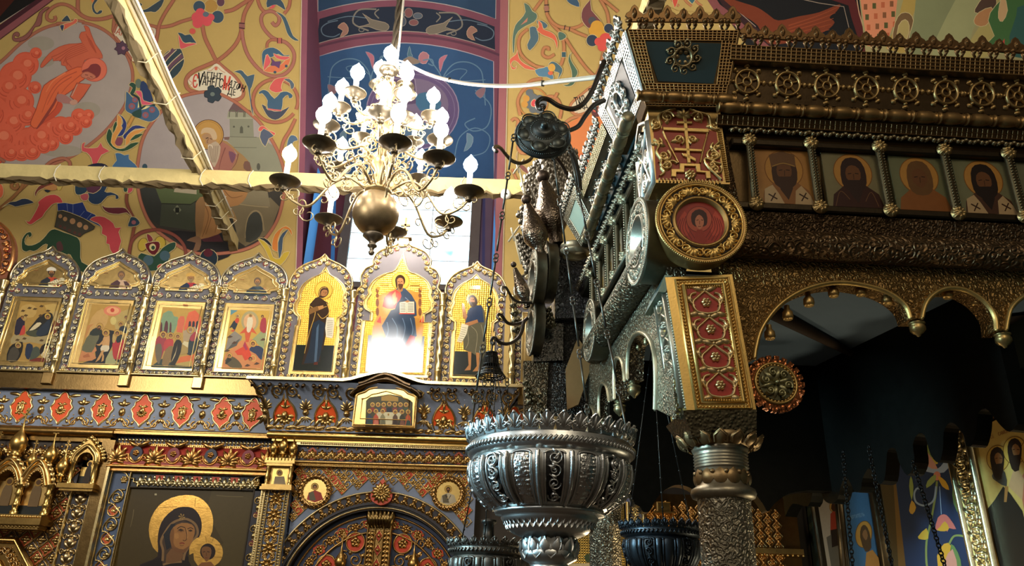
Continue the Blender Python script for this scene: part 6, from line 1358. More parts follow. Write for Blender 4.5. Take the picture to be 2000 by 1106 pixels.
for i,(xa,xb)in enumerate(((-4.785,-4.535),(-5.10,-4.80),(-5.42,-5.12))):
	c = (xa+xb)/2; r = (xb-xa)/2
	b = IMB('gilt','#d8b060'); b.box((xa,2.335,.0),(xb,2.66,FS-.06)); b.set('enamel','#1f2322'); b.box((xa,2.335,.0),(xb,2.43,FS-.055)); b.set('icon_paint','#7c6444'); b.plate(cr([(c-.05,2.42),(c-.045,2.58),(c,2.64),(c+.045,2.58),(c+.05,2.42)],4),FS-.06,FS-.05); b.set('gilt','#b88c3c'); b.plate(ell(c,2.655,.04),FS-.06,FS-.048); b.set('icon_paint','#5c4028'); b.plate(ell(c,2.655,.024),FS-.048,FS-.045); b.build('saint_panel',sr)
	b = IMB('gilt','#c4a05a'); a_o = cr([(c-r-.03,2.62),(c-r+.0,2.70),(c-r*.55,2.80),(c,2.86),(c+r*.55,2.80),(c+r,2.70),(c+r+.03,2.62)],5); a_i = cr([(c-r+.03,2.61),(c-r+.05,2.65),(c-r*.45,2.72),(c,2.76),(c+r*.45,2.72),(c+r-.05,2.65),(c+r-.03,2.61)],5)
	b.plate(a_o+a_i[::-1],.0,FS+.02); b.ridge(a_o,.03,.03,FS+.02); b.ridge([((p[0]+q[0])/2,(p[1]+q[1])/2)for p,q in zip(a_o,a_i)],.025,.025,FS+.02); b.beads(a_i,.012,FS+.02)
	for p in resample(a_o,.05):b.leaf(p,atan2(p[1]-2.6,p[0]-c),.05,.05,.015,FS)
	b.build('arch_hood',sr)
for x in(-4.50,-4.795,-5.11):
	b = IMB('gilt','#d0aa50'); b.lathe((x,2.335,FS),[(.04,0),(.04,.03),(.026,.04),(.03,.08),(.04,.095),(.028,.11),(.026,.18),(.04,.20),(.028,.22),(.03,.26),(.045,.28),(.045,.30)],12,(0,1,0)); b.build('column',sr)
for x,z,s in((-4.955,2.83,1.35),(-4.60,2.76,1.05),(-4.45,2.66,1.0),(-4.775,2.74,.8),(-5.16,2.76,.95),(-5.30,2.80,1.05)):onion(sr,x,z,FS-.03,s)
of = thing('angled_frame','angled gilt frame with a plaited border in the bottom left corner','frame',W(-5.1,1.3,0))
fo = [(-6.5,2.10),(-4.74,2.10),(-4.42,1.72),(-4.30,1.3)]; fi = [(-6.5,1.90),(-4.84,1.90),(-4.60,1.62),(-4.52,1.3)]
b = IMB('gilt','#a8823c'); b.plate(fo+fi[::-1],.012,.08); b.ridge(fo,.05,.04,.08); b.ridge(fi,.04,.03,.08); b.build('frame_board',of)
b = IMB('gilt','#c8a870'); mid = [((p[0]+q[0])/2,(p[1]+q[1])/2)for p,q in zip(fo,fi)]
for i,p in enumerate(resample(mid,.052)):b.scroll(p,.036,i*.6,1.2,.014,.024,.08,1); b.boss((p[0]+.026,p[1]+.03),.011,.02,.08,5,2)
b.build('plaited_border',of)
b = IMB('varnish','#241d14'); b.plate(fi+[(-6.5,1.3)],.004,.02); b.set('gilt','#6c5630')
b.ridge([(-6.4,1.80),(-4.85,1.80),(-4.68,1.6),(-4.6,1.3)],.03,.02,.02); b.ridge([(-6.4,1.72),(-4.9,1.72),(-4.75,1.55),(-4.68,1.3)],.014,.014,.02); b.build('dark_glass',of)
# ---- backing and the right part of the screen, mostly hidden by the canopy
bk = IMB('enamel','#3c3630'); bk.box((-8,0,-.3),(3.1,3.8,-.16)); bk.build('wall_screen',None,'structure')
# ================================================================== chandelier
emis('bulb_glow','#fff6ea',130)
CH = Vector((-1.322,6.5,4.62))
ch = thing('chandelier','large lit brass chandelier with a polished globe and three tiers of candle bulbs','chandelier',CH)
def CM(mat='brass',col='#a8946c'):return MB(Matrix.Translation(CH),mat,col)
b = CM('brass','#8c7a5c'); b.lathe((0,0,0),[(.001,.66),(.08,.655),(.15,.625),(.195,.565),(.218,.49),(.222,.45),(.218,.40),(.195,.335),(.15,.275),(.09,.245),(.06,.235)],40); b.build('globe',ch)
b = CM('brass','#6c6254'); b.lathe((0,0,0),[(.05,.24),(.05,.225),(.095,.215),(.10,.20),(.06,.165),(.035,.14),(.03,.12),(.045,.105),(.045,.095),(.025,.08),(.018,.05),(.03,.035),(.022,.01),(.004,0)],24); b.build('bottom_finial',ch)
b = CM(); b.lathe((0,0,0),[(.08,.65),(.13,.665),(.135,.70),(.09,.72),(.06,.76),(.055,.90),(.10,.96),(.12,1.02),(.10,1.08),(.05,1.13),(.045,1.25),(.085,1.31),(.10,1.38),(.06,1.46),(.035,1.52),(.04,1.75),(.075,1.82),(.06,1.92),(.03,2.0),(.03,2.15),(.06,2.2),(.04,2.3),(.02,2.36)],24); b.build('stem',ch)
def curl(b,p,r,a0,turns,d,ang,t=.006):
	"""little wire spiral in the plane (radial, z) rotated by ang round the axis"""
	pts = []
	for i in range(int(10*turns)+1):
		u = i/(10*turns); rr = r*(1-u*.82); a = a0+d*2*pi*turns*u
		pts.append((p[0]+rr*cos(a)-r*cos(a0),0,p[1]+rr*sin(a)-r*sin(a0)))
	m = Matrix.Rotation(ang,4,'Z')
	b.tube([m@Vector(q)for q in pts],[t*(1-.4*i/len(pts))for i in range(len(pts))],5)
rnd = random.Random(5)
for k in range(12):
	a = 2*pi*k/12
	for z,r,rr in((.74,.10,.07),(.98,.13,.06),(1.20,.07,.08),(1.42,.10,.06),(1.60,.05,.07),(1.88,.07,.05),(2.12,.04,.05)):
		b = CM('brass','#b8a070'); curl(b,(r+.01,z),rr*rnd.uniform(.8,1.2),pi*rnd.uniform(.9,1.4),1.1,rnd.choice((-1,1)),a+rnd.uniform(-.15,.15),.007); b.build('stem_scroll',ch)
def tier(n_angles,z_hub,r_hub,R,zc,sag,nm,k):
	"""arms of one tier; first arm is built, the others are copies"""
	first = None
	for q,deg in enumerate(n_angles):
		if first is None:
			b = CM('brass','#a89672')
			P = cr([(r_hub,0,z_hub),(r_hub+(R-r_hub)*.22,0,z_hub+.10*k),(r_hub+(R-r_hub)*.42,0,z_hub+.02),(r_hub+(R-r_hub)*.66,0,zc-sag),(r_hub+(R-r_hub)*.86,0,zc-sag*.85),(R-.01,0,zc-sag*.35),(R,0,zc-.05)],6)
			b.tube(P,[.016-.006*i/len(P)for i in range(len(P))],7)
			for(u,r,a0,d)in((.20,.09,pi/2,1),(.34,.075,-pi/2,1),(.5,.10,pi/2,-1),(.62,.07,pi/2,1),(.72,.075,-pi/2,-1),(.84,.06,pi/2,1),(.9,.05,pi,-1),(.12,.07,-pi/2,-1),(.45,.06,0,1)):
				p = P[int(u*(len(P)-1))]; curl(b,(p[0],p[2]),r*k,a0,1.15,d,0,.0075)
			for u in(.3,.55,.68,.78,.88):
				p = P[int(u*(len(P)-1))]; b.tube(cr([(p[0],0,p[2]),(p[0]+.02,.015,p[2]+.045*k),(p[0]+.055,.01,p[2]+.06*k),(p[0]+.07,-.01,p[2]+.035*k)],4),[.007]*12+[.003],5)
			arm = b.build('arm',ch)
			b = CM('brass','#5e5648'); b.lathe((R,0,zc),[(r_*(k if r_>.1 else 1),z_)for r_,z_ in((.012,-.075),(.03,-.07),(.034,-.05),(.022,-.04),(.05,-.025),(.06,-.01),(.105,.012),(.148,.034),(.150,.039),(.10,.020),(.03,.008))],28); pan = b.build('drip_pan',ch)
			b = CM('plastic','#efe9da'); L = .25*k; b.lathe((R,0,zc),[(.027,.0),(.027,L),(.012,L+.004)],12); can = b.build('candle_tube',ch)
			b = CM('bulb_glow','#fff'); b.lathe((R,0,zc+L),[(.016,.0),(.04,.025),(.064,.06),(.070,.095),(.056,.135),(.03,.165),(.008,.195),(.003,.205)],16); bu = b.build('bulb',ch)
			for o in(pan,can,bu):o.parent = arm
			first = (arm,[pan,can,bu]); arm.rotation_euler = (0,0,radians(deg))
		else:
			a = first[0].copy(); COL.objects.link(a); a.parent = ch; a.rotation_euler = (0,0,radians(deg))
			for o in first[1]:
				c = o.copy(); COL.objects.link(c); c.parent = a
tier([-2,-44,-72,-117,-172,-226,-272,-317],.70,.12,.88,.66,.20,'arm',1.0)
tier([-20,-65,-83,-140,-185,-215,-255,-300],1.02,.10,.62,1.12,.15,'arm',.85)
tier([-8,-60,-122,-160,-230,-300],1.40,.08,.47,1.50,.12,'arm',.75)
tier([-90,-210,-330],1.80,.05,.16,1.98,.06,'arm',.6)
b = CM('brass','#8c8272'); zt = 10.6-CH.z
for k in range(3):b.tube([(.022*cos(2*pi*k/3+i*.55),.022*sin(2*pi*k/3+i*.55),2.3+(zt-2.3)*i/60)for i in range(61)],.016,6)
b.build('hanging_rod',ch)
cbl = thing('cable','pale sagging cable running from the chandelier top to the canopy bracket','cable',PY(800,130,6.45))
b = MB(None,'plastic','#d4cebe'); A = Vector((CH.x+.05,6.48,6.86))
pts = [Vector((CH.x+.02,6.48,10.4)),Vector((CH.x+.05,6.48,7.3)),A]+[PY(x,y,Y)for x,y,Y in((797,127,6.3),(840,147,6.0),(900,162,5.6),(960,168,5.2),(1020,168,4.8),(1090,160,4.3),(1166,152,3.9))]
b.tube(cr([tuple(p)for p in pts],6),.013,6); b.tube([Vector(p)+Vector((.0,.01,.022))for p in cr([tuple(p)for p in pts[2:]],6)],.008,6); b.build('cable_cord',cbl)
b = MB(None,'plastic','#4c463c')
for px,py,Y in((878,156,5.75),(1060,163,4.5)):p = PY(px,py,Y); b.tube([p+Vector((-.012,0,0)),p+Vector((.012,0,0))],.022,8)
b.build('cable_clip',cbl)
sd_ = thing('ceiling_detector','small round white detector hanging at the right end of the cross beam','detector',PY(988,390,8.2))
c = PY(988,378,8.2); b = MB(None,'plastic','#f2f0ea'); b.lathe((c.x,c.y,c.z),[(.001,-.07),(.04,-.066),(.06,-.045),(.063,0),(.05,.035),(.03,.05),(.001,.055)],16); b.build('detector_body',sd_)
b = MB(None,'plastic','#1c1a18'); b.lathe((c.x-.0,c.y-.06,c.z-.035),[(.001,0),(.02,.0),(.02,-.012),(.001,-.013)],10); b.build('lens',sd_)
# ================================================================== the carved metal canopy
TF,TL = radians(2.0),radians(4.5)
OF = Vector((.81,3.70,0)); UF = Vector((cos(TF),sin(TF),0)); WF = Vector((sin(TF),-cos(TF),0)); DF = -WF
OL = Vector((.81,3.72,0)); WL = -Vector((cos(TL),sin(TL),0)); UL = Vector((sin(TL),-cos(TL),0)); DL = -UL
ZZ = Vector((0,0,1))
FF = frame(OF,UF,ZZ,WF); FLT = frame(OL,UL,ZZ,WL)
def fp(px,py,w=0.):return hitp(px,py,OF+WF*w,WF)
def fq(px,py,w=0.):d = fp(px,py,w)-OF; return(d.dot(UF),d.z)
def lp_(px,py,w=0.):return hitp(px,py,OL+WL*w,WL)
def lq(px,py,w=0.):d = lp_(px,py,w)-OL; return(d.dot(UL),d.z)
BR,BRD,BRL,SIL = '#9a7a48','#5e4a2e','#c6a35e','#948b76'
def CB(T=None,mat='brass',col=BR):return GMB(T,mat,col)
cn = thing('canopy','large dark carved metal canopy with scalloped arches filling the right half','canopy',OF+UF*.2+DF*.2+Vector((0,0,2.2)))
def tri(f,t,s):return f[0]*(1-s)*(1-t)+f[1]*s*(1-t)+f[2]*s*t+f[3]*(1-s)*t
def hexa(mb,f,dep):
	"""box with front face f (bl, br, tr, tl) pushed back along dep (vector or one per corner)"""
	d = dep if isinstance(dep,(list,tuple))else[dep]*4
	v = list(f)+[a+b for a,b in zip(f,d)]
	mb.add(v,[[0,1,2,3],[5,4,7,6],[4,0,3,7],[1,5,6,2],[3,2,6,7],[4,5,1,0]])
def facemat(f):
	"""local frame on a flat quad: origin bottom left, unit axes"""
	u = (f[1]-f[0]).normalized(); v0 = (f[3]-f[0]); w = u.cross(v0).normalized(); v = w.cross(u)
	return frame(f[0],u,v,w)
def loc(M,p):return M.inverted()@p
def lattice(mb,f,s0,s1,t0,t1,ns,ntt,r=.004):
	for i in range(ns+1):s = s0+(s1-s0)*i/ns; mb.tube([tri(f,t0,s),tri(f,t1,s)],r,4,caps=False)
	for j in range(ntt+1):t = t0+(t1-t0)*j/ntt; mb.tube([tri(f,t,s0),tri(f,t,s1)],r,4,caps=False)
CRL = [(-.46,0),(-.5,.14),(-.38,.22),(-.5,.34),(-.44,.5),(-.26,.62),(-.16,.86),(0,1.0)]
def crest(mb,A,B,step,h,out,lean=.25,par=None):
	"""row of cut leaves standing on the line A-B, leaning outwards"""
	col = mb; d = (B-A); n = max(1,round(d.length/step)); u = d.normalized(); up = (ZZ+out*lean).normalized(); wv = u.cross(up)
	if wv.dot(out)<0:wv = -wv
	for i in range(n):
		c = A+d*((i+.5)/n); s = d.length/n
		if par:mb = CB(None,'brass',mb)
		mb.T = frame(c,u if u.cross(up).dot(wv)>0 else-u,up,wv)
		k = 1.0 if i%2==0 else .82
		L = [(x*s*1.12,.30*h+y*h*.7*k)for x,y in CRL]; mb.plate(L+[(-x,y)for x,y in L[::-1][1:]],-.006,.006,True,.003)
		for e in(-1,1):
			mb.boss((e*s*.3,.36*h),s*.17,.016,.004,6,2); mb.tube([(e*s*.42,0,0),(e*s*.24,h*.2,.008),(e*s*.3,h*.34,.004)],.008,5); mb.sphere((e*s*.34,h*.20,.01),s*.13,6,4)
		mb.boss((0,.62*h),s*.15,.014,.005,6,2); mb.leaf((0,.45*h),pi/2,.4*h,s*.24,.012,.005)
		if par:mb.build('crest_leaf',par); mb = col
	if not par:mb.T = IDT
def wheel(mb,c,r,w,n=6,kn=8):
	mb.ridge(ell(c[0],c[1],r*.78,n=22),r*.2,r*.2,w,closed=True); mb.ridge(ell(c[0],c[1],r*.28,n=12),r*.16,r*.16,w,closed=True)
	for i in range(n):a = 2*pi*i/n+.3; mb.ridge([(c[0]+cos(a)*r*.3,c[1]+sin(a)*r*.3),(c[0]+cos(a)*r*.72,c[1]+sin(a)*r*.72)],r*.13,r*.12,w)
	for i in range(kn):a = 2*pi*i/kn; q = (c[0]+cos(a)*r*.98,c[1]+sin(a)*r*.98); mb.leaf(q,a,r*.32,r*.3,r*.16,w); mb.boss((c[0]+cos(a)*r*.9,c[1]+sin(a)*r*.9),r*.13,r*.16,w,6,2)
def balbar(mb,A,B,r,unit):
	L = (B-A).length; n = max(1,round(L/unit)); pr = []
	for i in range(n):
		z = L*i/n; e = L/n
		pr += [(r*.72,z),(r*.98,z+e*.03),(r*.98,z+e*.07),(r*.72,z+e*.09),(r*.92,z+e*.11),(r*.72,z+e*.14),(r*.95,z+e*.30),(r*1.0,z+e*.5),(r*.95,z+e*.72),(r*.72,z+e*.88),(r*.92,z+e*.91),(r*.72,z+e*.95)]
	mb.lathe(A,pr,14,B-A,caps=True)
def pendant(mb,p,s):
	mb.lathe(p,[(.75*s,0),(.8*s,-.15*s),(.62*s,-.25*s),(.62*s,-.5*s),(.95*s,-.6*s),(.95*s,-.75*s),(.75*s,-.85*s),(.9*s,-1.1*s),(.85*s,-1.5*s),(.55*s,-1.9*s),(.25*s,-2.1*s),(.22*s,-2.25*s),(.05*s,-2.35*s)],14,mod=lambda a,h,i:1+.09*cos(7*a+h*40)*(i>6))
	# ---------------- column, capital, pier
ca_ = fp(1408,905,-.16); ca_ = Vector((ca_.x,ca_.y,0)); rr = .128
cz = lambda py:fp(1410,py,-.16).z
b = CB(None,'repousse_fine',SIL); zt_ = cz(972); b.lathe(ca_,[(rr*1.3,0),(rr*1.3,.12),(rr,.2)]+[(rr*1.0,.2+(zt_-.2)*i/12)for i in range(13)],40); b.build('column_shaft',cn)
b = CB(None,'brass',SIL)
pr = [(rr*1.0,cz(978)),(rr*1.18,cz(974)),(rr*1.24,cz(966)),(rr*1.2,cz(958)),(rr*1.0,cz(952)),(rr*.98,cz(920))]
for i in range(5):z0_,z1_ = cz(918-i*6),cz(914-i*6); pr += [(rr*1.0,z0_),(rr*1.05,(z0_+z1_)/2),(rr*1.0,z1_)]
pr += [(rr*1.06,cz(886)),(rr*1.10,cz(880)),(rr*1.06,cz(876))]
b.lathe(ca_,pr,40); b.build('capital_neck',cn)
b = CB(None,'brass','#8c7450'); b.lathe(ca_,[(rr*1.05,cz(878)),(rr*1.34,cz(866)),(rr*1.36,cz(856)),(rr*1.2,cz(846))],40)
for i in range(14):
	a = 2*pi*i/14; c0 = ca_+Vector((cos(a),sin(a),0))*rr*1.22+Vector((0,0,cz(876))); tv = Vector((-sin(a),cos(a),0)); upv = (ZZ+Vector((cos(a),sin(a),0))*.8).normalized()
	b.T = frame(c0,tv,upv,tv.cross(upv)); b.leaf((0,0),pi/2,.075,.05,.014,.012); b.ridge([(-.028,.01),(-.03,.045),(0,.075),(.03,.045),(.028,.01)],.01,.012,.008)
b.T = IDT
for i in range(12):
	a = 2*pi*i/12+.2; c0 = ca_+Vector((cos(a),sin(a),0))*rr*.985+Vector((0,0,cz(936))); tv = Vector((-sin(a),cos(a),0)); b.T = frame(c0,tv,ZZ,tv.cross(ZZ)); b.leaf((0,-.035),pi/2,.07,.05,.010,0); b.boss((.03,.02),.012,.01,0,6,2)
b.T = IDT; b.build('capital',cn)
ab = [fp(1353,853,.0),fp(1478,851,.0),fp(1478,800,.03),fp(1334,802,.03)]
b = CB(None,'hammered','#6e6650'); hexa(b,ab,[DF*.24,DF*.24,DF*.36,DF*.36]); b.build('abacus',cn)
pf = [fp(1341,801,.02),fp(1477,800,.02),fp(1430,536,.02),fp(1299,542,.02)]
b = CB(None,'brass',BRL); hexa(b,pf,DF*.31); b.build('pier',cn)
M = facemat(pf); PWd = (pf[1]-pf[0]).length; PH = loc(M,pf[3]).y; sk = loc(M,pf[3]).x/PH
def pm(s,t):p = loc(M,tri(pf,t,s)); return(p.x,p.y)
def framequad(mb,s0,t0,s1,t1,wd,h,w):mb.ridge([pm(s0,t0),pm(s1,t0),pm(s1,t1),pm(s0,t1)],wd,h,w,closed=True)
b = CB(M,'enamel','#a13428'); b.plate([pm(.27,.07),pm(.80,.07),pm(.80,.90),pm(.27,.90)],0,.002); pn = b.build('pier_panel',cn)
b = CB(M,'brass',BRL); framequad(b,.24,.05,.83,.925,.022,.022,.0)
b.beads([pm(.185,.02),pm(.185,.955),pm(.885,.955),pm(.885,.02)],.0085,.0,closed=True); b.beads([pm(.265,.065),pm(.265,.91),pm(.805,.91),pm(.805,.065)],.006,.006,closed=True); framequad(b,.14,.005,.93,.975,.012,.014,0); b.build('beaded_frame',pn)
b = CB(M,'brass','#c2a878')
for i in range(4):
	t = .17+i*.205; c = pm(.535,t)
	for e in(-1,1):
		f = (lambda q,y:(c[0]+e*q*PWd,c[1]+y*PH))
		b.ridge(cr([f(.0,-.09),f(.16,-.07),f(.20,.0),f(.10,.05),f(.0,.09)],5),.016,.016,.002,taper=lambda t:1-.35*t); b.ridge(cr([f(.18,-.03),f(.24,.01),f(.22,.06),f(.14,.075)],4),.012,.014,.002)
		b.leaf(f(.20,.0),.9 if e>0 else pi-.9,.05,.024,.014,.003); b.leaf(f(.12,-.075),-.5 if e>0 else pi+.5,.06,.024,.014,.003,.6*e); b.leaf(f(.02,.09),pi/2-e*.9,.06,.022,.014,.004,-e*.7); b.boss(f(.22,.06),.009,.012,.002,6,2)
	b.rosette(c,.028,6,.018,.004); b.boss((c[0],c[1]+.1*PH),.010,.016,.004,6,2)
b.build('vine_scrollwork',pn)
lf_ = [pf[0]+DF*.31,pf[0],pf[3],pf[3]+DF*.31]; M2 = facemat(lf_)
def pm2(s,t):p = loc(M2,tri(lf_,t,s)); return(p.x,p.y)
b = CB(M2,'brass',SIL); W2 = .31
b.ridge([pm2(.3,.04),pm2(.92,.04),pm2(.92,.94),pm2(.3,.94)],.022,.022,0,closed=True); b.beads([pm2(.2,.02),pm2(.2,.96)],.009,.0); b.beads([pm2(.97,.02),pm2(.97,.96)],.007,0)
for i in range(5):
	c = pm2(.61,.13+i*.185)
	for e in(-1,1):b.ridge(cr([(c[0],c[1]-.06),(c[0]+e*.06,c[1]-.04),(c[0]+e*.07,c[1]+.01),(c[0],c[1]+.06)],4),.016,.018,0); b.leaf((c[0]+e*.05,c[1]),e*.8+(pi if e<0 else 0),.05,.026,.016,0)
	b.rosette(c,.026,6,.018,0)
b.build('side_scrollwork',cn)
b = CB(None,'brass','#5f7470'); q = [lf_[0]+DF*.02+Vector((0,0,PH*.86)),lf_[1]+WL*.02+Vector((0,0,PH*.86))]
hexa(b,[tri(lf_,.88,-.12)+WL*.05,tri(lf_,.88,1.0)+WL*.05,tri(lf_,1.02,1.0),tri(lf_,1.02,-.12)],-WL*.04); b.build('side_gable',cn)
# ---------------- upper pier with the cross
uf = [fp(1281,357,.03),fp(1426,360,.03),fp(1405,209,.03),fp(1264,206,.03)]
b = CB(None,'brass','#b3935a'); hexa(b,uf,DF*.34); b.build('cross_pier',cn)
M = facemat(uf); K_ = 6.506
def um(x,y):p = loc(M,hitp(1260+x/K_,200+y/K_,uf[0],WF)); return(p.x,p.y)
def uml(l):return[um(*p)for p in l]
b = CB(M,'enamel','#96402f'); b.plate(uml([(105,360),(215,330),(200,170),(330,120),(480,85),(620,140),(780,190),(790,350),(905,380),(990,1000),(140,980)]),0,.002); pn = b.build('cross_panel',cn)
b = CB(M,'brass','#b8985c')
def slab(l,h=.016):b.plate(uml(l),.002,h,bevel=.003)
slab([(475,190),(520,190),(575,790),(530,790)]); slab([(395,255),(590,258),(592,292),(400,290)]); slab([(215,330),(800,352),(805,402),(225,372)]); slab([(362,592),(715,612),(720,645),(366,632)]); slab([(455,660),(520,668),(640,730),(640,772),(590,748),(480,700)])
slab([(430,790),(690,795),(700,880),(820,890),(830,985),(770,985),(760,915),(645,905),(635,832),(495,828),(492,908),(392,905),(390,965),(325,960),(325,862),(432,862)])
for l in([(225,380),(250,440),(290,530),(420,780)],[(785,405),(770,470),(740,580),(695,780)]):b.ridge(uml(cr(l,4)),.010,.012,.002)
b.build('cross',pn)
b = CB(M,'brass','#c0a46c')
for(x,y,r,a,d,t)in((280,200,70,0,1,1.5),(660,205,70,pi,-1,1.5),(420,490,60,-1.2,1,1.3),(600,490,55,-2,-1,1.2),(240,690,70,1,-1,1.4),(270,800,65,2.5,1,1.4),(860,690,70,2,1,1.4),(890,860,65,.5,-1,1.4),(840,810,50,3,1,1.2),(130,280,45,2,1,1.2),(860,310,45,1,-1,1.2),(160,520,45,1.2,-1,1.2),(880,580,45,2,1,1.2)):
	c = um(x,y); b.scroll(c,r/K_*.0032,a,t,.014,.016,.003,d); b.leaf(c,a+2.2,.04,.02,.012,.003); b.leaf(c,a-1.9,.045,.022,.014,.003,.5)
for i in range(5):b.leaf(um(490,200),pi/2+(i-2)*.55,.07-abs(i-2)*.008,.022,.014,.004,(i-2)*.2)
for l in([(110,480),(170,560),(140,640),(200,740),(170,780)],[(930,520),(860,600),(940,700),(850,760),(960,800)],[(180,950),(240,900),(200,830),(330,760),(400,790)],[(960,990),(890,930),(780,820),(750,730),(870,770)]):b.ridge(uml(cr(l,5)),.014,.016,.003)
b.rosette(um(570,930),.035,7,.018,.004)
b.ridge(uml(cr([(100,360),(150,350),(185,320),(170,240),(190,160),(320,110),(480,70),(630,130),(790,180),(820,260),(830,320),(880,355),(930,350)],5)),.014,.018,.0)
for i in range(18):b.ridge([um(180+i*45,975+i*1.6),um(182+i*45,1012+i*1.6)],.010,.012,0)
for i in range(24):b.ridge([um(920+i*4.6,385+i*27),um(965+i*4.6,385+i*27)],.007,.010,0)
b.build('scrollwork',pn)
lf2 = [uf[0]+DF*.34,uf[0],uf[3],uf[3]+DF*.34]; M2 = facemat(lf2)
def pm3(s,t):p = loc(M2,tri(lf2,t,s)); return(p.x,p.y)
b = CB(M2,'silver','#d8d4c8')  # bright light on this side face put into the pale metal colour
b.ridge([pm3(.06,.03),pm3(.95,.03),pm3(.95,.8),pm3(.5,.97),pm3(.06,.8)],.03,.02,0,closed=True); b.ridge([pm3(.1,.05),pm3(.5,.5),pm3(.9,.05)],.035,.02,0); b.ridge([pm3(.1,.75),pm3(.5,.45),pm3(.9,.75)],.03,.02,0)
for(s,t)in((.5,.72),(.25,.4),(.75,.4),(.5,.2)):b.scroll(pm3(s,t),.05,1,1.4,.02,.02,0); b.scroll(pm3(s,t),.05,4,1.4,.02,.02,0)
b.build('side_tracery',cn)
# ---------------- discs at the corner
def disc(T,c,r,w0,w1,name,par,rec=.03,n=40,col=BRL,band=BR,pic=None):
	"""drum with a pierced ring and a sunk painted centre; c in the frame T"""
	b = CB(T,'brass',band); b.lathe((c[0],c[1],0),[(r*.96,w0),(r*.97,w1-.02),(r*1.03,w1-.012),(r*1.03,w1),(r*.95,w1+.006),(r*.92,w1-.01),(r*.64,w1-.012),(r*.62,w1+.004),(r*.57,w1+.004),(r*.545,w1-rec),(.001,w1-rec-.002)],n,(0,0,1)); b.set('brass','#1c1712'); b.ring(ell(c[0],c[1],r*.93,n=n),ell(c[0],c[1],r*.63,n=n),w1-.03,w1-.008); dd = b.build(name,par)
	b = CB(T,'brass',col)
	for rad,k in((r*1.0,1.),(r*.60,.8)):b.beads(ell(c[0],c[1],rad,n=60),r*.022*k,w1,closed=True)
	b.ridge(ell(c[0],c[1],r*.92,n=44),r*.04,.014,w1-.01,closed=True)
	for i in range(10):
		a = 2*pi*i/10; p = (c[0]+cos(a)*r*.70,c[1]+sin(a)*r*.70)
		for e in range(5):b.leaf(p,a+(e-2)*.5,r*.22,r*.075,.012,w1-.008,(e-2)*.2)
		a2_ = a+pi/10
		for e in(-1,1):b.scroll((c[0]+cos(a2_+e*.11)*r*.79,c[1]+sin(a2_+e*.11)*r*.79),r*.10,a2_+pi*.5*e,1.2,r*.04,.014,w1-.01,e)
		b.boss((c[0]+cos(a2_)*r*.68,c[1]+sin(a2_)*r*.68),r*.035,.012,w1-.01,6,2)
	b.build('pierced_ring',dd)
	return dd
c = fq(1370,432,.13); rd_ = (fq(1461,436,.13)[0]-fq(1281,428,.13)[0])/2
d1_ = disc(FF,c,rd_/1.03,.0,.13,'roundel',cn)
P = Paint(OF+WF*.104,WF,'icon_paint',w=0.)
cp_ = proj(OF+UF*c[0]+ZZ*c[1]+WF*.104)
def dpt(l):return[(cp_[0]+x,cp_[1]+y)for x,y in l]
P.P(dpt(ell(0,0,50,47)),'#a4382c'); P.P(dpt([(-46,4),(-30,-24),(-20,0),(-24,24),(-38,20)]),'#c04a38',2); P.P(dpt([(46,4),(30,-24),(20,0),(24,24),(38,20)]),'#c04a38',2)
for i in range(5):
	for e in(-1,1):P.S(dpt([(e*(18+i*5),-20+i*3),(e*(24+i*5),4+i*3),(e*(10+i*6),30+i*2)]),1.2,'#6c1c18')
P.PO(dpt(ell(-2,-8,25,25)),'#bc5840','#7c2620',1.4); P.P(dpt([(-17,-4),(-16,-20),(-2,-28),(12,-20),(14,-2),(8,6),(-10,6)]),'#40201c',2); P.P(dpt([(-9,-10),(-2,-17),(6,-10),(7,2),(-1,12),(-9,2)]),'#c87c5c',2)
P.S(dpt([(-7,-6),(-3,-7)]),1.3,'#2c1410',sm=0); P.S(dpt([(2,-7),(6,-6)]),1.3,'#2c1410',sm=0); P.S(dpt([(-1,-5),(-1,2)]),1,'#6c2c20',sm=0); P.S(dpt([(-4,6),(2,6)]),1.2,'#6c2018',sm=0); P.P(dpt([(-12,34),(-6,12),(4,12),(14,34),(0,44)]),'#9c3428',1)
P.build('angel_painting',d1_)
cl_ = lq(1243,472,.11)
def lrad(py0,py1,px,w):return abs(lq(px,py0,w)[1]-lq(px,py1,w)[1])/2
d2_ = disc(FLT,cl_,lrad(387,556,1243,.11)/1.03,-.13,.11,'roundel',cn,.10,col=SIL,band='#8a8270')
P = MB(FLT,'icon_paint','#b8a8a4'); P.plate(ell(cl_[0],cl_[1],.12),.005,.014); P.set(col='#8c3c34'); P.plate(ell(cl_[0]+.05,cl_[1]-.02,.05,.08),.014,.015); P.build('faded_painting',d2_)
cr_ = lq(1150,645,.11)
d3_ = disc(FLT,cr_,lrad(586,706,1152,.11)/1.03,-.15,.11,'roundel',cn,.08,col=SIL,band='#7c7666')
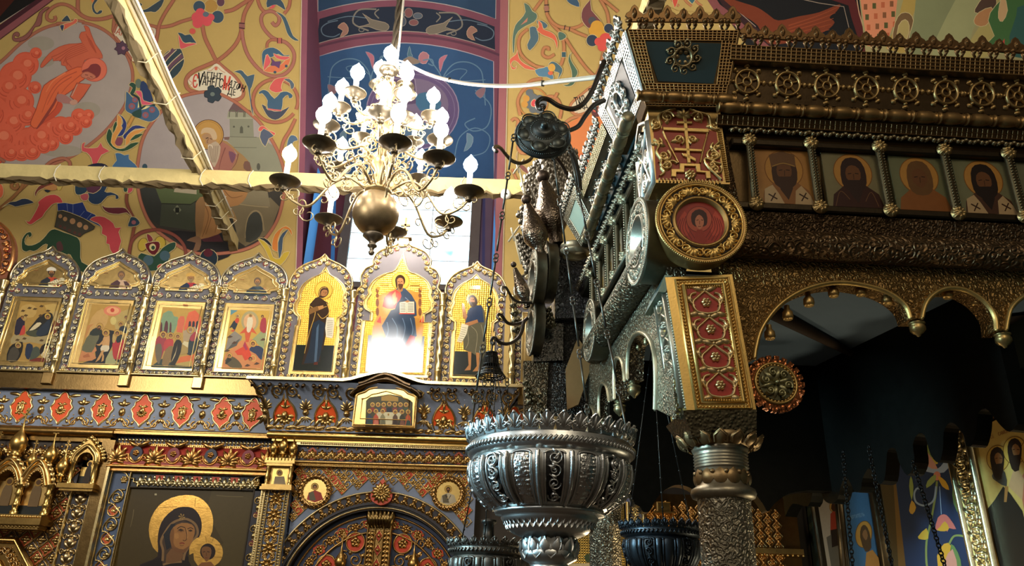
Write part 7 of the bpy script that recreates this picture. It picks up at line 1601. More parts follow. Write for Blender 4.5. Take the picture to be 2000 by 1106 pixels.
# ---------------- cornice corner block
ft = [fp(1260,187,.10),fp(1421,191,.10),fp(1446,60,.26),fp(1222,58,.26)]
dpb,dpt_ = DL*.62,DL*.80
b = CB(None,'brass',BRD); hexa(b,ft,[dpb,dpb,dpt_,dpt_]); b.build('cornice_block',cn)
b = CB(None,'enamel','#1e3438'); M = facemat(ft); q = [tri(ft,t,s)for s,t in((.19,.22),(.81,.20),(.85,.80),(.14,.82))]; b.add([p+WF*.004 for p in q],[[0,1,2,3]]); pn = b.build('green_panel',cn)
b = CB(None,'brass','#a88452'); off = [p+WF*.006 for p in ft]
lattice(b,off,.02,.98,.84,.99,26,4); lattice(b,off,.03,.97,.02,.18,20,4); lattice(b,off,.02,.14,.18,.84,4,14); lattice(b,off,.85,.98,.18,.84,4,14)
b.build('lattice_border',cn)
b = CB(FF,'brass','#8c7a58'); cw = fq(1333,112,.19); b.T = FF@Matrix.Translation((cw[0],cw[1],.19))@Matrix.Rotation(.62,4,'X')
b.ridge(ell(0,0,.052,n=24),.02,.016,.012,closed=True)
for i in range(9):a = 2*pi*i/9; b.scroll((cos(a)*.078,sin(a)*.078),.026,a+2,1.3,.012,.016,.012); b.boss((cos(a)*.098,sin(a)*.098),.01,.014,.012,6,2)
for i in range(6):b.leaf((cos(i*1.047)*.02,sin(i*1.047)*.02),i*1.047,.03,.02,.008,.01)
b.build('wreath',pn)
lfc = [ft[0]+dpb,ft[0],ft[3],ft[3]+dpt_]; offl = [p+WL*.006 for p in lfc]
b = CB(None,'silver','#e4e2dc'); b.add([p+WL*.002 for p in lfc],[[0,1,2,3]]); lattice(b,offl,.02,.98,.84,.99,22,4,.005); lattice(b,offl,.02,.98,.02,.16,18,4,.005); lattice(b,offl,.02,.16,.16,.84,4,12,.005); lattice(b,offl,.84,.98,.16,.84,4,12,.005); b.build('side_lattice',cn)  # left face much paler than the front: strong light put into its colour
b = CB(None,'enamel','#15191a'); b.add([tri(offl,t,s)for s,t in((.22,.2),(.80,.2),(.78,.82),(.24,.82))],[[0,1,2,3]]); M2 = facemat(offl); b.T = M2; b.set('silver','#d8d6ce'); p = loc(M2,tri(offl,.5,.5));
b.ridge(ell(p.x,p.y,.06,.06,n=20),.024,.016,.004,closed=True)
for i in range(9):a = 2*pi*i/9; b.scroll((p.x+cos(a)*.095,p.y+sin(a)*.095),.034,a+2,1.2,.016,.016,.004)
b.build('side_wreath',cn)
# ---------------- front entablature, running right
u0 = .33; u1 = 3.0
def fr_(u,v,w):return OF+UF*u+ZZ*v+WF*w
zc = fq(1447,92,.22)[1]
crest('#6e5232',fr_(fq(1447,92,.24)[0],zc+.0,.24),fr_(u1-.2,zc,.24),.098,.15,WF,.15,cn)
crest('#6e5232',ft[3],ft[2],.096,.15,WF,.3,cn)
vA,vB = fq(1445,118,.20)[1],zc
lat = [fr_(u0+.06,vA,.20),fr_(u1,vA,.20),fr_(u1,vB,.235),fr_(u0+.06,vB,.235)]
b = CB(None,'brass',BRD); hexa(b,lat,DF*.3); b.set(col='#8c6c42'); lattice(b,[p+WF*.004 for p in lat],0,1,.03,.97,90,4,.0045); b.build('lattice_band',cn)
vW = fq(1458,147,.14)[1]; vT,vBt = vA,fq(1445,196,.10)[1]
b = CB(None,'brass','#4a3a26'); hexa(b,[fr_(u0,vBt,.09),fr_(u1,vBt,.09),fr_(u1,vT,.15),fr_(u0,vT,.15)],DF*.3); wb = b.build('wheel_band',cn)
us = [fq(x,150+(x-1458)*.055,.13)[0]for x in(1458,1537,1613,1690,1767,1845,1915,1985)]+[2.35,2.52,2.69]
for i,u in enumerate(us):
	b = CB(FF@Matrix.Translation((u,(vT+vBt)/2+.01,.125))@Matrix.Rotation(.3,4,'X'),'brass','#94784a'); wheel(b,(0,0),.088,.0,6,8); b.build('wheel_rosette',wb)
vb = fq(1440,212,.13)[1]
b = CB(None,'brass','#8a6c42'); balbar(b,fr_(u0-.02,vb,.14),fr_(u1,vb,.14),.036,.155); b.build('baluster_bar',cn)
A = fr_(fq(1243,185,.16)[0],fq(1243,186,.16)[1],.16); B = fr_(fq(1440,196,.16)[0],fq(1440,196,.16)[1],.16)
b = CB(None,'brass','#8a6c42'); balbar(b,A,B,.034,.16); b.build('corner_bar',cn)
lq2 = [fr_(fq(1262,208,.06)[0],fq(1262,208,.06)[1],.06),fr_(fq(1410,211,.06)[0],fq(1410,211,.06)[1],.06),fr_(fq(1415,190,.1)[0],fq(1415,191,.1)[1],.1),fr_(fq(1256,188,.1)[0],fq(1256,188,.1)[1],.1)]
b = CB(None,'brass',BRD); hexa(b,lq2,DF*.2); b.set(col='#8c6c42'); lattice(b,[p+WF*.004 for p in lq2],0,1,.05,.95,24,4); b.build('under_lattice',cn)
vI1,vI0 = fq(1480,281,.0)[1],fq(1480,404,.0)[1]
v2 = fq(1440,226,.08)[1]
b = CB(None,'brass',BRD); hexa(b,[fr_(u0,vI0-.04,-.10),fr_(u1,vI0-.04,-.10),fr_(u1,v2+.02,-.02),fr_(u0,v2+.02,-.02)],DF*.3); b.build('frieze_back',cn)
strip_ = [fr_(u0,v2-.05,.05),fr_(u1,v2-.05,.05),fr_(u1,v2+.0,.08),fr_(u0,v2,.08)]
b = CB(None,'brass',BRD); hexa(b,strip_,DF*.12); b.set(col='#7c5c38'); lattice(b,[p+WF*.004 for p in strip_],0,1,.05,.95,90,2,.004); b.build('lower_lattice',cn)
b = CB(None,'brass','#8c7c5c'); crest(b,fr_(.40,vI1+.04,.05),fr_(u1,vI1+.04,.05),.07,v2-vI1-.10,WF,.3); b.build('fleuron_frieze',cn)
b = CB(FF,'repousse_fine','#54402a'); b.plate([(u0-.02,vI0-.15),(.46,vI0-.15),(.40,v2),(u0-.06,v2)],-.12,-.03); b.build('corner_plate',cn)
K2 = 2.5133
def fk(p):return sc(p,1400,0,K2)
pan = [[(190,725),(440,738),(502,990),(225,960)],[(520,752),(775,760),(840,1005),(590,990)],[(850,768),(1090,775),(1170,1030),(930,1010)],[(1172,785),(1410,795),(1490,1045),(1245,1035)],[(1490,800),(1720,815),(1800,1065),(1570,1050)],[(1800,820),(2040,835),(2120,1085),(1890,1065)]]
labs = []
for i,q in enumerate(pan):
	us_ = [fq(*p,.0)for p in fk(q)]
	ul,ur = (us_[0][0]+us_[3][0])/2,(us_[1][0]+us_[2][0])/2
	vt_,vb_ = vI1-.03,vI0+.035
	b = CB(FF,'icon_paint',['#a8763c','#7c7250','#6c6c4c','#747252','#6c6a50','#6c6a50'][i]); b.plate(rect(ul-.02,vb_-.02,ur+.02,vt_+.02),-.06,-.02); ic = b.build('saint_icon',cn)
	P = Paint(OF+WF*-.0195,WF,'icon_paint',w=0.); cc = proj(fr_((ul+ur)/2,(vt_+vb_)/2,-.0195)); c2 = proj(fr_((ul+ur)/2,vt_,-.0195)); hgt = (proj(fr_((ul+ur)/2,vb_,-.0195))[1]-c2[1]); lean = (proj(fr_((ul+ur)/2,vb_,-.0195))[0]-c2[0])/hgt
	def g(l):return[(cc[0]+x+lean*y,cc[1]+y)for x,y in l]
	robe = ['#8a5a30','#3c2018','#8a5428','#4c3020','#5c3a28','#6c4428'][i]; hair = ['#40281a','#33201a','#6c4a28','#241812','#3c2818','#4c3420'][i]
	P.PO(g(ell(0,-16,37,36)),'#b5813c','#80501f',1.6); P.P(g([(-50,52),(-44,26),(-20,8),(20,8),(44,26),(52,54)]),robe,1)
	P.P(g([(-24,4),(-22,-28),(-10,-44),(12,-44),(24,-26),(24,4),(12,20),(-12,20)]),hair,2); P.P(g([(-14,-6),(-12,-24),(0,-31),(13,-24),(14,-6),(0,8)]),'#6c4426',2)
	if i!=2:P.P(g([(-15,-2),(15,-2),(13,22),(2,44),(-11,24)]),hair,1)
	P.S(g([(-10,-14),(-3,-15)]),1.5,'#22140c',sm=0); P.S(g([(4,-15),(11,-14)]),1.5,'#22140c',sm=0); P.S(g([(1,-14),(0,-3)]),1.2,'#3c2414',sm=0)
	if i in(0,3):
		P.P(g([(-46,52),(-42,22),(-26,14),(-16,30),(-6,52)]),'#b89a70',0); P.P(g([(14,52),(18,26),(30,16),(46,36),(52,54)]),'#b89a70',0)
		for x in(-28,32):P.S(g([(x-8,32),(x+8,42)]),2.6,'#3c2414',sm=0); P.S(g([(x+6,30),(x-5,46)]),2.6,'#3c2414',sm=0)
	if i==0:P.P(g([(-24,-20),(-26,-44),(0,-52),(24,-44),(24,-20),(0,-26)]),'#6c4a2c',1); P.S(g([(-22,-22),(0,-28),(22,-22)]),1.4,'#a8803c')
	if i in(1,5):P.S(g([(-44,50),(-30,20),(-14,36)]),1.4,'#6c4a30'); P.S(g([(40,50),(30,22),(16,40)]),1.4,'#6c4a30')
	P.build('bust_painting',ic)
for v in(vI1,vI0):b = CB(FF,'brass','#3a3022'); b.plate(rect(.42,v-.022,u1,v+.022),-.1,.02,bevel=.008); b.build('frieze_rail',cn)
sx = [(fq(*fk([p])[0],.02)[0])for p in((172,830),(478,850),(818,870),(1142,890),(1462,910),(1775,930))]
for i,u in enumerate(sx):
	b = CB(FF,'brass','#5c5038'); b.lathe((u,vI0,.02),[(.020,0),(.020,vI1-vI0)],10,(0,1,0)); b.beads([(u-.010,vI0),(u-.010,vI1)],.006,.046,step=.018); b.beads([(u+.010,vI0),(u+.010,vI1)],.006,.046,step=.018); pt_ = b.build('post',cn)
	for v in(vI0,vI1):b = CB(FF,'brass','#947c50'); b.boss((u,v),.038,.026,.03,12,3); b.rosette((u,v),.042,8,.016,.042,0,.7); b.build('star_boss',pt_)
vt0 = fq(1500,468,.06)[1]; rt = .082
b = CB(None,'repousse','#5f4930'); b.lathe(fr_(.18,vt0,.0),[(rt,i*(u1-.18)/30)for i in range(31)],28,UF); b.build('front_torus',cn)
b = CB(None,'repousse_fine','#54412c'); hexa(b,[fr_(.36,vt0+.02,-.06),fr_(u1,vt0+.02,-.06),fr_(u1,vI0-.03,.0),fr_(.36,vI0-.03,.0)],DF*.1); b.build('upper_sheet',cn)
ws = -.06
a1p = [(1473,700),(1476,680),(1484,650),(1500,622),(1525,594),(1560,571),(1600,557),(1640,552),(1680,556),(1720,566),(1748,580),(1770,600),(1778,622)]
a2p = [(1800,622),(1806,598),(1818,580),(1838,567),(1860,563),(1885,567),(1910,580),(1930,598),(1943,620),(1946,645)]
a3p = [(1964,645),(1968,622),(1976,600),(1998,580),(2030,566),(2070,566),(2100,580)]
def arcs(l):return cr([fq(x,y,ws)for x,y in l],4)
A1,A2,A3 = arcs(a1p),arcs(a2p),arcs(a3p)
vb2 = A3[-1][1]
sheet = [(A1[0][0]-.03,A1[0][1]-.02),(.34,3.0),(.30,vt0),(u1,vt0),(u1,vb2)]+A3[::-1]+A2[::-1]+A1[::-1]
b = CB(FF,'repousse_fine','#84663a'); b.plate(sheet,ws-.13,ws,back=True); b.build('arched_sheet',cn)
b = CB(FF,'brass','#b8985a')
for A_ in(A1,A2,A3):b.ridge(A_,.022,.016,ws); b.beads(A_,.010,ws+.004,step=.019)
b.build('arch_rim',cn)
for px,py in((1502,652),(1537,614),(1578,588),(1626,570),(1679,568),(1731,584),(1848,573),(1905,588)):
	p = fp(px,py-10,ws-.06); b = CB(None,'brass','#ad8f58'); b.lathe(p,[(.014,.02),(.016,-.005),(.028,-.02),(.03,-.045),(.024,-.06),(.006,-.05)],10); b.build('bell_drop',cn)
for px,py in((1788,622),(1955,644)):b = CB(None,'brass','#a58a55'); pendant(b,fp(px,py,ws-.05),.045); b.build('pendant',cn)
cm = fq(1518,747,.0); mr = (fq(1575,750,0)[0]-fq(1461,745,0)[0])/2
b = CB(FF,'hammered','#865030'); cog = []
for i in range(22):
	for(da,r)in((-.095,.86),(-.085,1.0),(.085,1.0),(.095,.86)):a = 2*pi*i/22+da; cog.append((cm[0]+mr*r*cos(a),cm[1]+mr*r*sin(a)))
b.plate(cog,-.05,-.02,True); cg = b.build('cog_medallion',cn)
b = CB(FF,'brass','#b09054'); b.beads(ell(cm[0],cm[1],mr*.64,n=60),.0085,-.02,closed=True); b.ridge(ell(cm[0],cm[1],mr*.70,n=40),.014,.012,-.02,closed=True); b.set('brass','#55523c'); b.plate(ell(cm[0],cm[1],mr*.6),-.02,-.012); b.set('brass','#8a8460')
for i in range(6):a = i*pi/3+.3; b.leaf((cm[0]+cos(a)*mr*.1,cm[1]+sin(a)*mr*.1),a,mr*.45,mr*.14,.02,-.012); b.scroll((cm[0]+cos(a+.52)*mr*.38,cm[1]+sin(a+.52)*mr*.38),mr*.13,a,1.2,.014,.02,-.012)
b.boss(cm,mr*.1,.03,-.012); b.build('rosette',cg)
# ---------------- left side, running back: bluish light put into greyer brass colours
dE = 2.46; dC = 1.55
def lf3(d,v,w):return OL+DL*d+ZZ*v+WL*w
zl = lq(1190,240,.20)[1]-.03
zt_l = ft[3].z
crest('#8a8478',ft[3]+WL*.01,ft[3]+dpt_+WL*.01,.095,.15,WL,.3,cn); crest('#8a8478',lf3(.62,zc-.02,.20),lf3(dC+.1,zc-.02,.20),.095,.15,WL,.3,cn)
lt = [lf3(dC,zc-.10,.17),lf3(.55,zc-.10,.17),lf3(.55,zc-.02,.20),lf3(dC,zc-.02,.20)]
b = CB(None,'brass','#6c6250'); hexa(b,lt,-WL*.25); b.set(col='#b8ac88'); lattice(b,[p+WL*.004 for p in lt],0,1,.04,.96,44,4,.0045); b.build('side_lattice_band',cn)
b = CB(None,'enamel','#1c3034'); hexa(b,[lf3(dC,vBt-.02,.05),lf3(.0,vBt-.02,.05),lf3(.0,zc-.10,.12),lf3(dC,zc-.10,.12)],-WL*.3); sb = b.build('side_band',cn)
for i in range(4):
	d = .66+i*.25
	b = CB(FLT@Matrix.Translation((-d,(vBt+zc)/2-.06,.095))@Matrix.Rotation(.25,4,'X'),'silver','#a8a498'); b.ridge(ell(0,0,.05,n=18),.022,.02,.0,closed=True)
	for j in range(9):a = 2*pi*j/9; b.scroll((cos(a)*.085,sin(a)*.085),.03,a+2,1.1,.016,.02,0); b.boss((cos(a)*.11,sin(a)*.11),.014,.02,0,6,2)
	for j in range(5):b.leaf((0,0),j*1.257,.05,.026,.014,0)
	b.build('side_wreath',sb)
vbl = vb-.02
b = CB(None,'brass','#8c8468'); balbar(b,lf3(dC,vbl,.13),lf3(-.03,vbl+.02,.17),.042,.17); b.build('side_baluster_bar',cn)
b = CB(None,'brass','#8f8874'); crest(b,lf3(.1,vI1+.02,.06),lf3(dE,vI1+.02,.06),.075,vbl-vI1-.06,WL,.3); b.build('fleuron_frieze',cn)
b = CB(None,'repousse_fine','#7c7460'); hexa(b,[lf3(dE,vI0-.1,-.05),lf3(.1,vI0-.1,-.05),lf3(.1,vbl,-.02),lf3(dE,vbl,-.02)],-WL*.25); b.build('side_frieze_back',cn)
for v in(vI1,vI0):b = CB(FLT,'brass','#54503f'); b.plate(rect(-dE,v-.03,-.15,v+.03),-.1,.04,bevel=.01); b.build('frieze_rail',cn)
for i in range(6):
	u = -.40-i*.30
	b = CB(FLT,'brass','#6c6550'); b.lathe((u,vI0,.02),[(.018,0),(.018,vI1-vI0)],10,(0,1,0)); b.beads([(u,vI0),(u,vI1)],.009,.038); pq = b.build('post',cn)
	for v in(vI0,vI1):b = CB(FLT,'brass','#8f876c'); b.boss((u,v),.04,.03,.03,12,3); b.rosette((u,v),.04,8,.02,.05,0,.7); b.build('star_boss',pq)
	b = CB(FLT,'icon_paint','#7c6c54'); b.plate(rect(u+.03,vI0+.03,u+.27,vI1-.03),-.05,-.02); b.set(col='#a8803c'); b.plate(ell(u+.15,(vI0+vI1)/2+.04,.075),-.02,-.018); b.set(col='#40281c'); b.plate(ell(u+.15,(vI0+vI1)/2+.035,.045,.055),-.018,-.016); b.plate(rect(u+.06,vI0+.03,u+.24,(vI0+vI1)/2-.05),-.02,-.017); b.build('saint_icon',cn)
vtl = lq(1205,634,.08)[1]
b = CB(None,'repousse','#605a48'); b.lathe(lf3(.02,vt0-.02,.02),[(.10,i*1.86/20)for i in range(21)]+[(.001,1.86)],28,DL); b.build('side_torus',cn)
b = CB(None,'brass','#4c483a'); b.tube([lf3(.3,vI0-.06,.06),lf3(2.1,vI0-.06,.06)],.022,8); b.build('side_rod',cn)
wl_ = -.02
def lpx(l):return[lq(x,y,wl_)for x,y in l]
s1 = lpx([(1282,800),(1283,740),(1280,690),(1270,662),(1254,650),(1240,656),(1230,680),(1227,720),(1228,742)])
s2 = lpx([(1222,745),(1220,720),(1214,702),(1206,700),(1202,715),(1201,745),(1202,780)])
s3 = lpx([(1192,785),(1188,760),(1182,750),(1176,752),(1172,770),(1171,800),(1172,818)])
s4 = lpx([(1165,822),(1160,800),(1154,795),(1150,805),(1148,830),(1148,850)])
sh_ = [(-.02,2.5),(-.02,vt0)]+[(-dE,vt0)]+[(-dE,s4[-1][1]-.05)]+[p for s in(s4,s3,s2,s1)for p in cr(s,3)[::-1]]
b = CB(FLT,'repousse_fine','#6c6552'); b.plate(sh_,wl_-.10,wl_,back=True); b.build('side_arched_sheet',cn)
b = CB(FLT,'brass','#9c9478')
for s in(s1,s2,s3,s4):c3 = cr(s,4); b.ridge(c3,.024,.018,wl_); b.beads(c3,.010,wl_+.006,step=.02)
b.build('side_arch_rim',cn)
for(px,py,k)in((1238,746,.046),(1210,784,.046),(1179,822,.046),(1262,662,.02),(1238,700,.02),(1247,672,.02),(1208,735,.02)):
	b = CB(None,'brass','#8f8663'); p = lp_(px,py,wl_-.05); pendant(b,p,k); b.build('pendant',cn)
	# ---------------- rear corner block and pier
rb_ = lf3(dE+.05,0,0)
def rbox(d0,d1,w0,w1,z0,z1,mat,col,name):
	b = CB(None,mat,col); hexa(b,[lf3(d1,z0,w1),lf3(d0,z0,w1),lf3(d0,z1,w1),lf3(d1,z1,w1)],-WL*(w1-w0)); b.build(name,cn); return b
rbox(dE-.25,dE+.02,-.30,-.10,2.42,vt0+.3,'repousse_fine','#5c5a54','rear_pier')
b = CB(None,'repousse_fine',SIL); q_ = lf3(dE-.10,0,-.14); b.lathe(q_,[(.12,0),(.12,2.2),(.15,2.22),(.12,2.25),(.13,2.35),(.17,2.42)],24); b.build('column_shaft',cn)
rc = [lf3(dC+.34,vBt,.10),lf3(dC-.12,vBt,.10),lf3(dC-.16,zc,.24),lf3(dC+.40,zc,.24)]
b = CB(None,'brass','#6c6656'); hexa(b,rc,-WL*.4); rk = b.build('rear_cornice_block',cn)
b = CB(None,'silver','#c8c2ac'); o_ = [p+WL*.006 for p in rc]; lattice(b,o_,.02,.98,.82,.99,16,4,.006); lattice(b,o_,.02,.98,.02,.18,14,4,.006); lattice(b,o_,.02,.2,.18,.82,3,10,.006); lattice(b,o_,.8,.98,.18,.82,3,10,.006); b.set('enamel','#a8c0b0'); b.add([tri(o_,t,s)for s,t in((.22,.2),(.78,.2),(.78,.8),(.22,.8))],[[0,1,2,3]]); b.build('lattice_border',rk)
crest('#7c7668',rc[2],rc[3],.09,.15,WL,.3,cn); crest('#7c7668',rc[3],rc[3]-WL*.5,.09,.15,-UL,.3,cn)
# ---------------- ceiling inside, rear and right valances
zv = 2.69
def atz(px,py,z):return hitp(px,py,Vector((0,0,z)),ZZ)
yb_ = 6.3
b = CB(FF,'fresco_paint','#66798a'); v_ = 3.36
b.T = IDT; pts = [fr_(.05,v_,-.2),fr_(2.7,v_,-.2),fr_(2.7,v_+.0,-2.5),fr_(.05,v_,-2.5)]; b.add([p for p in pts],[[0,1,2,3]]); b.add([p+ZZ*.02 for p in pts],[[3,2,1,0]]); b.build('inner_ceiling',cn)
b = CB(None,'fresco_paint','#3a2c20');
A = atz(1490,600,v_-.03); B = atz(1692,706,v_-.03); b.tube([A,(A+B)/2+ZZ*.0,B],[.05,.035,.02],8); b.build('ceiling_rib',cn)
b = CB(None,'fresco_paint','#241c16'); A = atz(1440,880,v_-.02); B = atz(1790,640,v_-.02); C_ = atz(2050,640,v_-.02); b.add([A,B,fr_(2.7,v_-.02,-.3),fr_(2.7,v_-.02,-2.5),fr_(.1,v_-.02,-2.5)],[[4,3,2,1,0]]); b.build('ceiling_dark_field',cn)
b = CB(None,'brass','#4a3a24'); top = fr_(0,zc-.06,0).z; pts = [fr_(.0,top,.1),fr_(u1,top,.1),fr_(u1,top,-2.5),fr_(.0,top,-2.5)]; b.add([p for p in pts]+[p-ZZ*.03 for p in pts],[[0,1,2,3],[7,6,5,4]]); b.build('roof',cn)
YR = 5.5
RV = frame(Vector((0,YR,0)),Vector((1,0,0)),ZZ,Vector((0,-1,0)))
def rvq(px,py):p = PY(px,py,YR); return(p.x,p.z)
rvp = [(1222,958),(1232,966),(1240,985),(1250,990),(1256,1000),(1268,1000),(1276,985),(1284,972),(1298,958),(1318,948),(1340,950),(1360,962),(1374,982),(1384,998),(1396,1000),(1404,986),(1415,972),(1440,962),(1470,962),(1490,985),(1500,1000),(1512,985),(1540,965),(1580,958)]
RX1 = PY(1650,975,5.45); RX2 = PY(1980,845,4.0)
RX1.z = RX2.z = 0
low = [rvq(*p)for p in rvp]; xr = RX1.x+.1
low = [p for p in low if p[0]<xr]
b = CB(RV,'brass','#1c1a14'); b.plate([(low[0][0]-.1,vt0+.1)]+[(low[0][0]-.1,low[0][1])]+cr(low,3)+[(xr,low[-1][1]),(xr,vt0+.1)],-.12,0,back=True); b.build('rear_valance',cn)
dirR = (RX2-RX1).normalized(); NR = Vector((-dirR.y,dirR.x,0)); NR = NR if NR.x<0 else-NR
RR = frame(Vector((RX1.x,RX1.y,0)),dirR,ZZ,dirR.cross(ZZ))
def rrq(px,py):p = hitp(px,py,RX1,NR); d = p-RX1; return(d.dot(dirR),p.z)
rp_ = [(1545,1010),(1560,985),(1590,990),(1600,960),(1612,955),(1622,978),(1636,985),(1648,976),(1655,950),(1664,932),(1674,945),(1682,962),(1694,958),(1698,935),(1712,915),(1724,945),(1740,940),(1745,900),(1748,880),(1762,878),(1770,905),(1786,930),(1800,905),(1797,870),(1806,850),(1820,852),(1832,890),(1848,905),(1856,880),(1858,845),(1868,828),(1880,830),(1896,850),(1902,872),(1914,870),(1922,840),(1925,810),(1940,800),(1955,815),(1972,835),(1988,845),(2004,830)]
low = [rrq(*p)for p in rp_]
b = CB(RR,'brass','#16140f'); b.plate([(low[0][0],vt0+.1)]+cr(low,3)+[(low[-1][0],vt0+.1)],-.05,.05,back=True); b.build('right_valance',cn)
# ================================================================== second carved shrine behind the canopy's left rear corner
YS = 6.15
def sp(px,py,y=YS):return PY(px,py,y)
rs = thing('rear_shrine','dark shrine with round drums, club finials and a spiky crest behind the canopy','shrine',sp(1110,830))
b = CB(None,'repousse','#565450'); c0 = sp(1128,556); ztp,zbt = sp(1128,478).z,2.2
def hb_(l,y0,y1,mat,col,name):
	b = CB(frame(Vector((0,y0,0)),Vector((1,0,0)),ZZ,Vector((0,-1,0))),mat,col); q = [(sp(*p,y0).x,sp(*p,y0).z)for p in l]; b.plate(q,-(y1-y0),0,back=True); return b.build(name,rs)
hb_([(1086,482),(1170,486),(1172,620),(1084,622)],YS-.1,YS+.5,'repousse','#74777c','shrine_body'); hb_([(1078,622),(1190,622),(1190,900),(1062,900)],YS,YS+.5,'repousse_fine','#4a4844','lower_body'); hb_([(1040,628),(1100,632),(1100,704),(1042,706)],YS-.05,YS+.3,'hammered','#4a4844','lattice_drum'); hb_([(1022,705),(1072,705),(1062,900),(1026,900)],YS-.02,YS+.25,'repousse_fine','#5c5240','pier')
hb_([(1128,660),(1160,700),(1130,790),(1108,800),(1105,720)],YS-.14,YS-.1,'icon_paint','#9c7c50','painted_panel')
WLs = Vector((-1,-.12,0)).normalized(); ULs = Vector((.12,-1,0)).normalized()
for i,(px,py,r0,x0,y)in enumerate(((1041,640,52,1052,YS-.1),(1044,545,52,1056,YS-.25),(1066,533,56,1086,YS-.12))):
	p = sp(px,py,y); r = (sp(px,py-r0,y).z-sp(px,py+r0,y).z)/2; T = frame(p,ULs,ZZ,WLs)
	disc(T,(0,0),r,-.07,.02,'drum',rs,col='#9c9684',band='#6c6658',n=28)
for i,(px,py0,py1,s,y)in enumerate(((1076,345,478,1.15,YS-.2),(1044,390,500,1.05,YS-.35),(1019,517,600,.8,YS-.3))):
	A,B = sp(px+12,py1,y),sp(px-16,py0,y); L = (B-A).length; R_ = L*.185*s
	b = CB(None,'hammered','#75685a'); b.lathe(A,[(R_*.42,0),(R_*.42,L*.12),(R_*.55,L*.16),(R_*.98,L*.30),(R_*1.02,L*.40),(R_*.9,L*.52),(R_*.6,L*.70),(R_*.36,L*.86),(R_*.28,L*.91)],20,B-A); fn = b.build('club_finial',rs)
	b = CB(None,'brass','#5c5048'); b.sphere(B,R_*.42,14,10); b.build('ball',fn)
def spike(px0,py0,px1,py1,y,wd,n,nm,col='#7c766a'):
	"""tapering spray of cut leaves from the foot (px0,py0) to the tip"""
	A,B = sp(px0,py0,y),sp(px1,py1,y); d = B-A; u = d.normalized(); sx_ = u.cross(Vector((0,-1,0))).normalized(); w_ = sx_.cross(u)
	if w_.y>0:w_ = -w_
	b = CB(frame(A,u.cross(w_)*-1 if(u.cross(w_)).dot(Vector((1,0,0)))<0 else u.cross(w_),u,w_),'brass',col); L = d.length
	b.plate([(-wd*.1,0),(wd*.1,0),(wd*.05,L),(-wd*.05,L)],-.01,.01,True)
	for i in range(n):
		t = i/n; q = 1-t*.55
		for e in(-1,1):
			b.leaf((e*wd*.05,L*t),pi/2-e*.8,wd*.62*q,wd*.26*q,.04,0,e*.7); b.boss((e*wd*.36*q,L*(t+.3/n)),wd*.13*q,.03,0,6,2); b.leaf((e*wd*.2*q,L*t),pi/2+e*.3,wd*.5*q,wd*.18*q,.05,.01)
		b.boss((0,L*t),wd*.12,.05,.0,6,2)
	b.build(nm,rs)
for i,s in enumerate(((1108,420,1058,296),(1112,410,1076,292),(1116,405,1092,290),(1120,405,1106,290),(1126,405,1118,292),(1134,410,1130,318),(1100,430,1048,312),(1090,440,1038,324),(1080,445,1030,340),(1070,450,1024,356))):spike(*s,YS-.05+.02*i,.21,10,'crest_spray','#a09a8e')
for i,s in enumerate(((1062,460,1026,366),(1052,470,1020,400),(1048,490,1012,412),(1044,505,1008,460),(1040,530,1014,476))):spike(*s,YS-.1+.03*i,.15,6,'side_spray','#8c867a')
for i,s in enumerate(((1040,790,1024,740),(1060,830,1052,760),(1076,640,1070,600),(1012,650,1000,585))):spike(*s,YS-.22,.10,4,'leaf_spray','#7c7660')
b = CB(None,'brass','#c8c0a4'); A = sp(1112,480);
b.lathe(sp(1122,488,YS-.3),[(.10,-.06),(.13,-.04),(.13,-.02),(.10,0),(.12,.02),(.12,.035),(.08,.05)],18); b.build('base_ring',rs)
for i,s in enumerate((((1018,516),(1005,462)),((1030,395),(1014,330)))):
	b = CB(None,'plastic','#d8cdb0'); b.tube([sp(*s[0],YS-.32),sp(*s[1],YS-.32)],.009,6); q = sp(*s[1],YS-.32); b.tube([q+Vector((-.05,0,-.05)),q+Vector((.04,0,.10))],.009,6); b.tube([q+Vector((-.03,0,.08)),q+Vector((.0,0,-.04))],.009,6); b.build('candle_stick',rs)
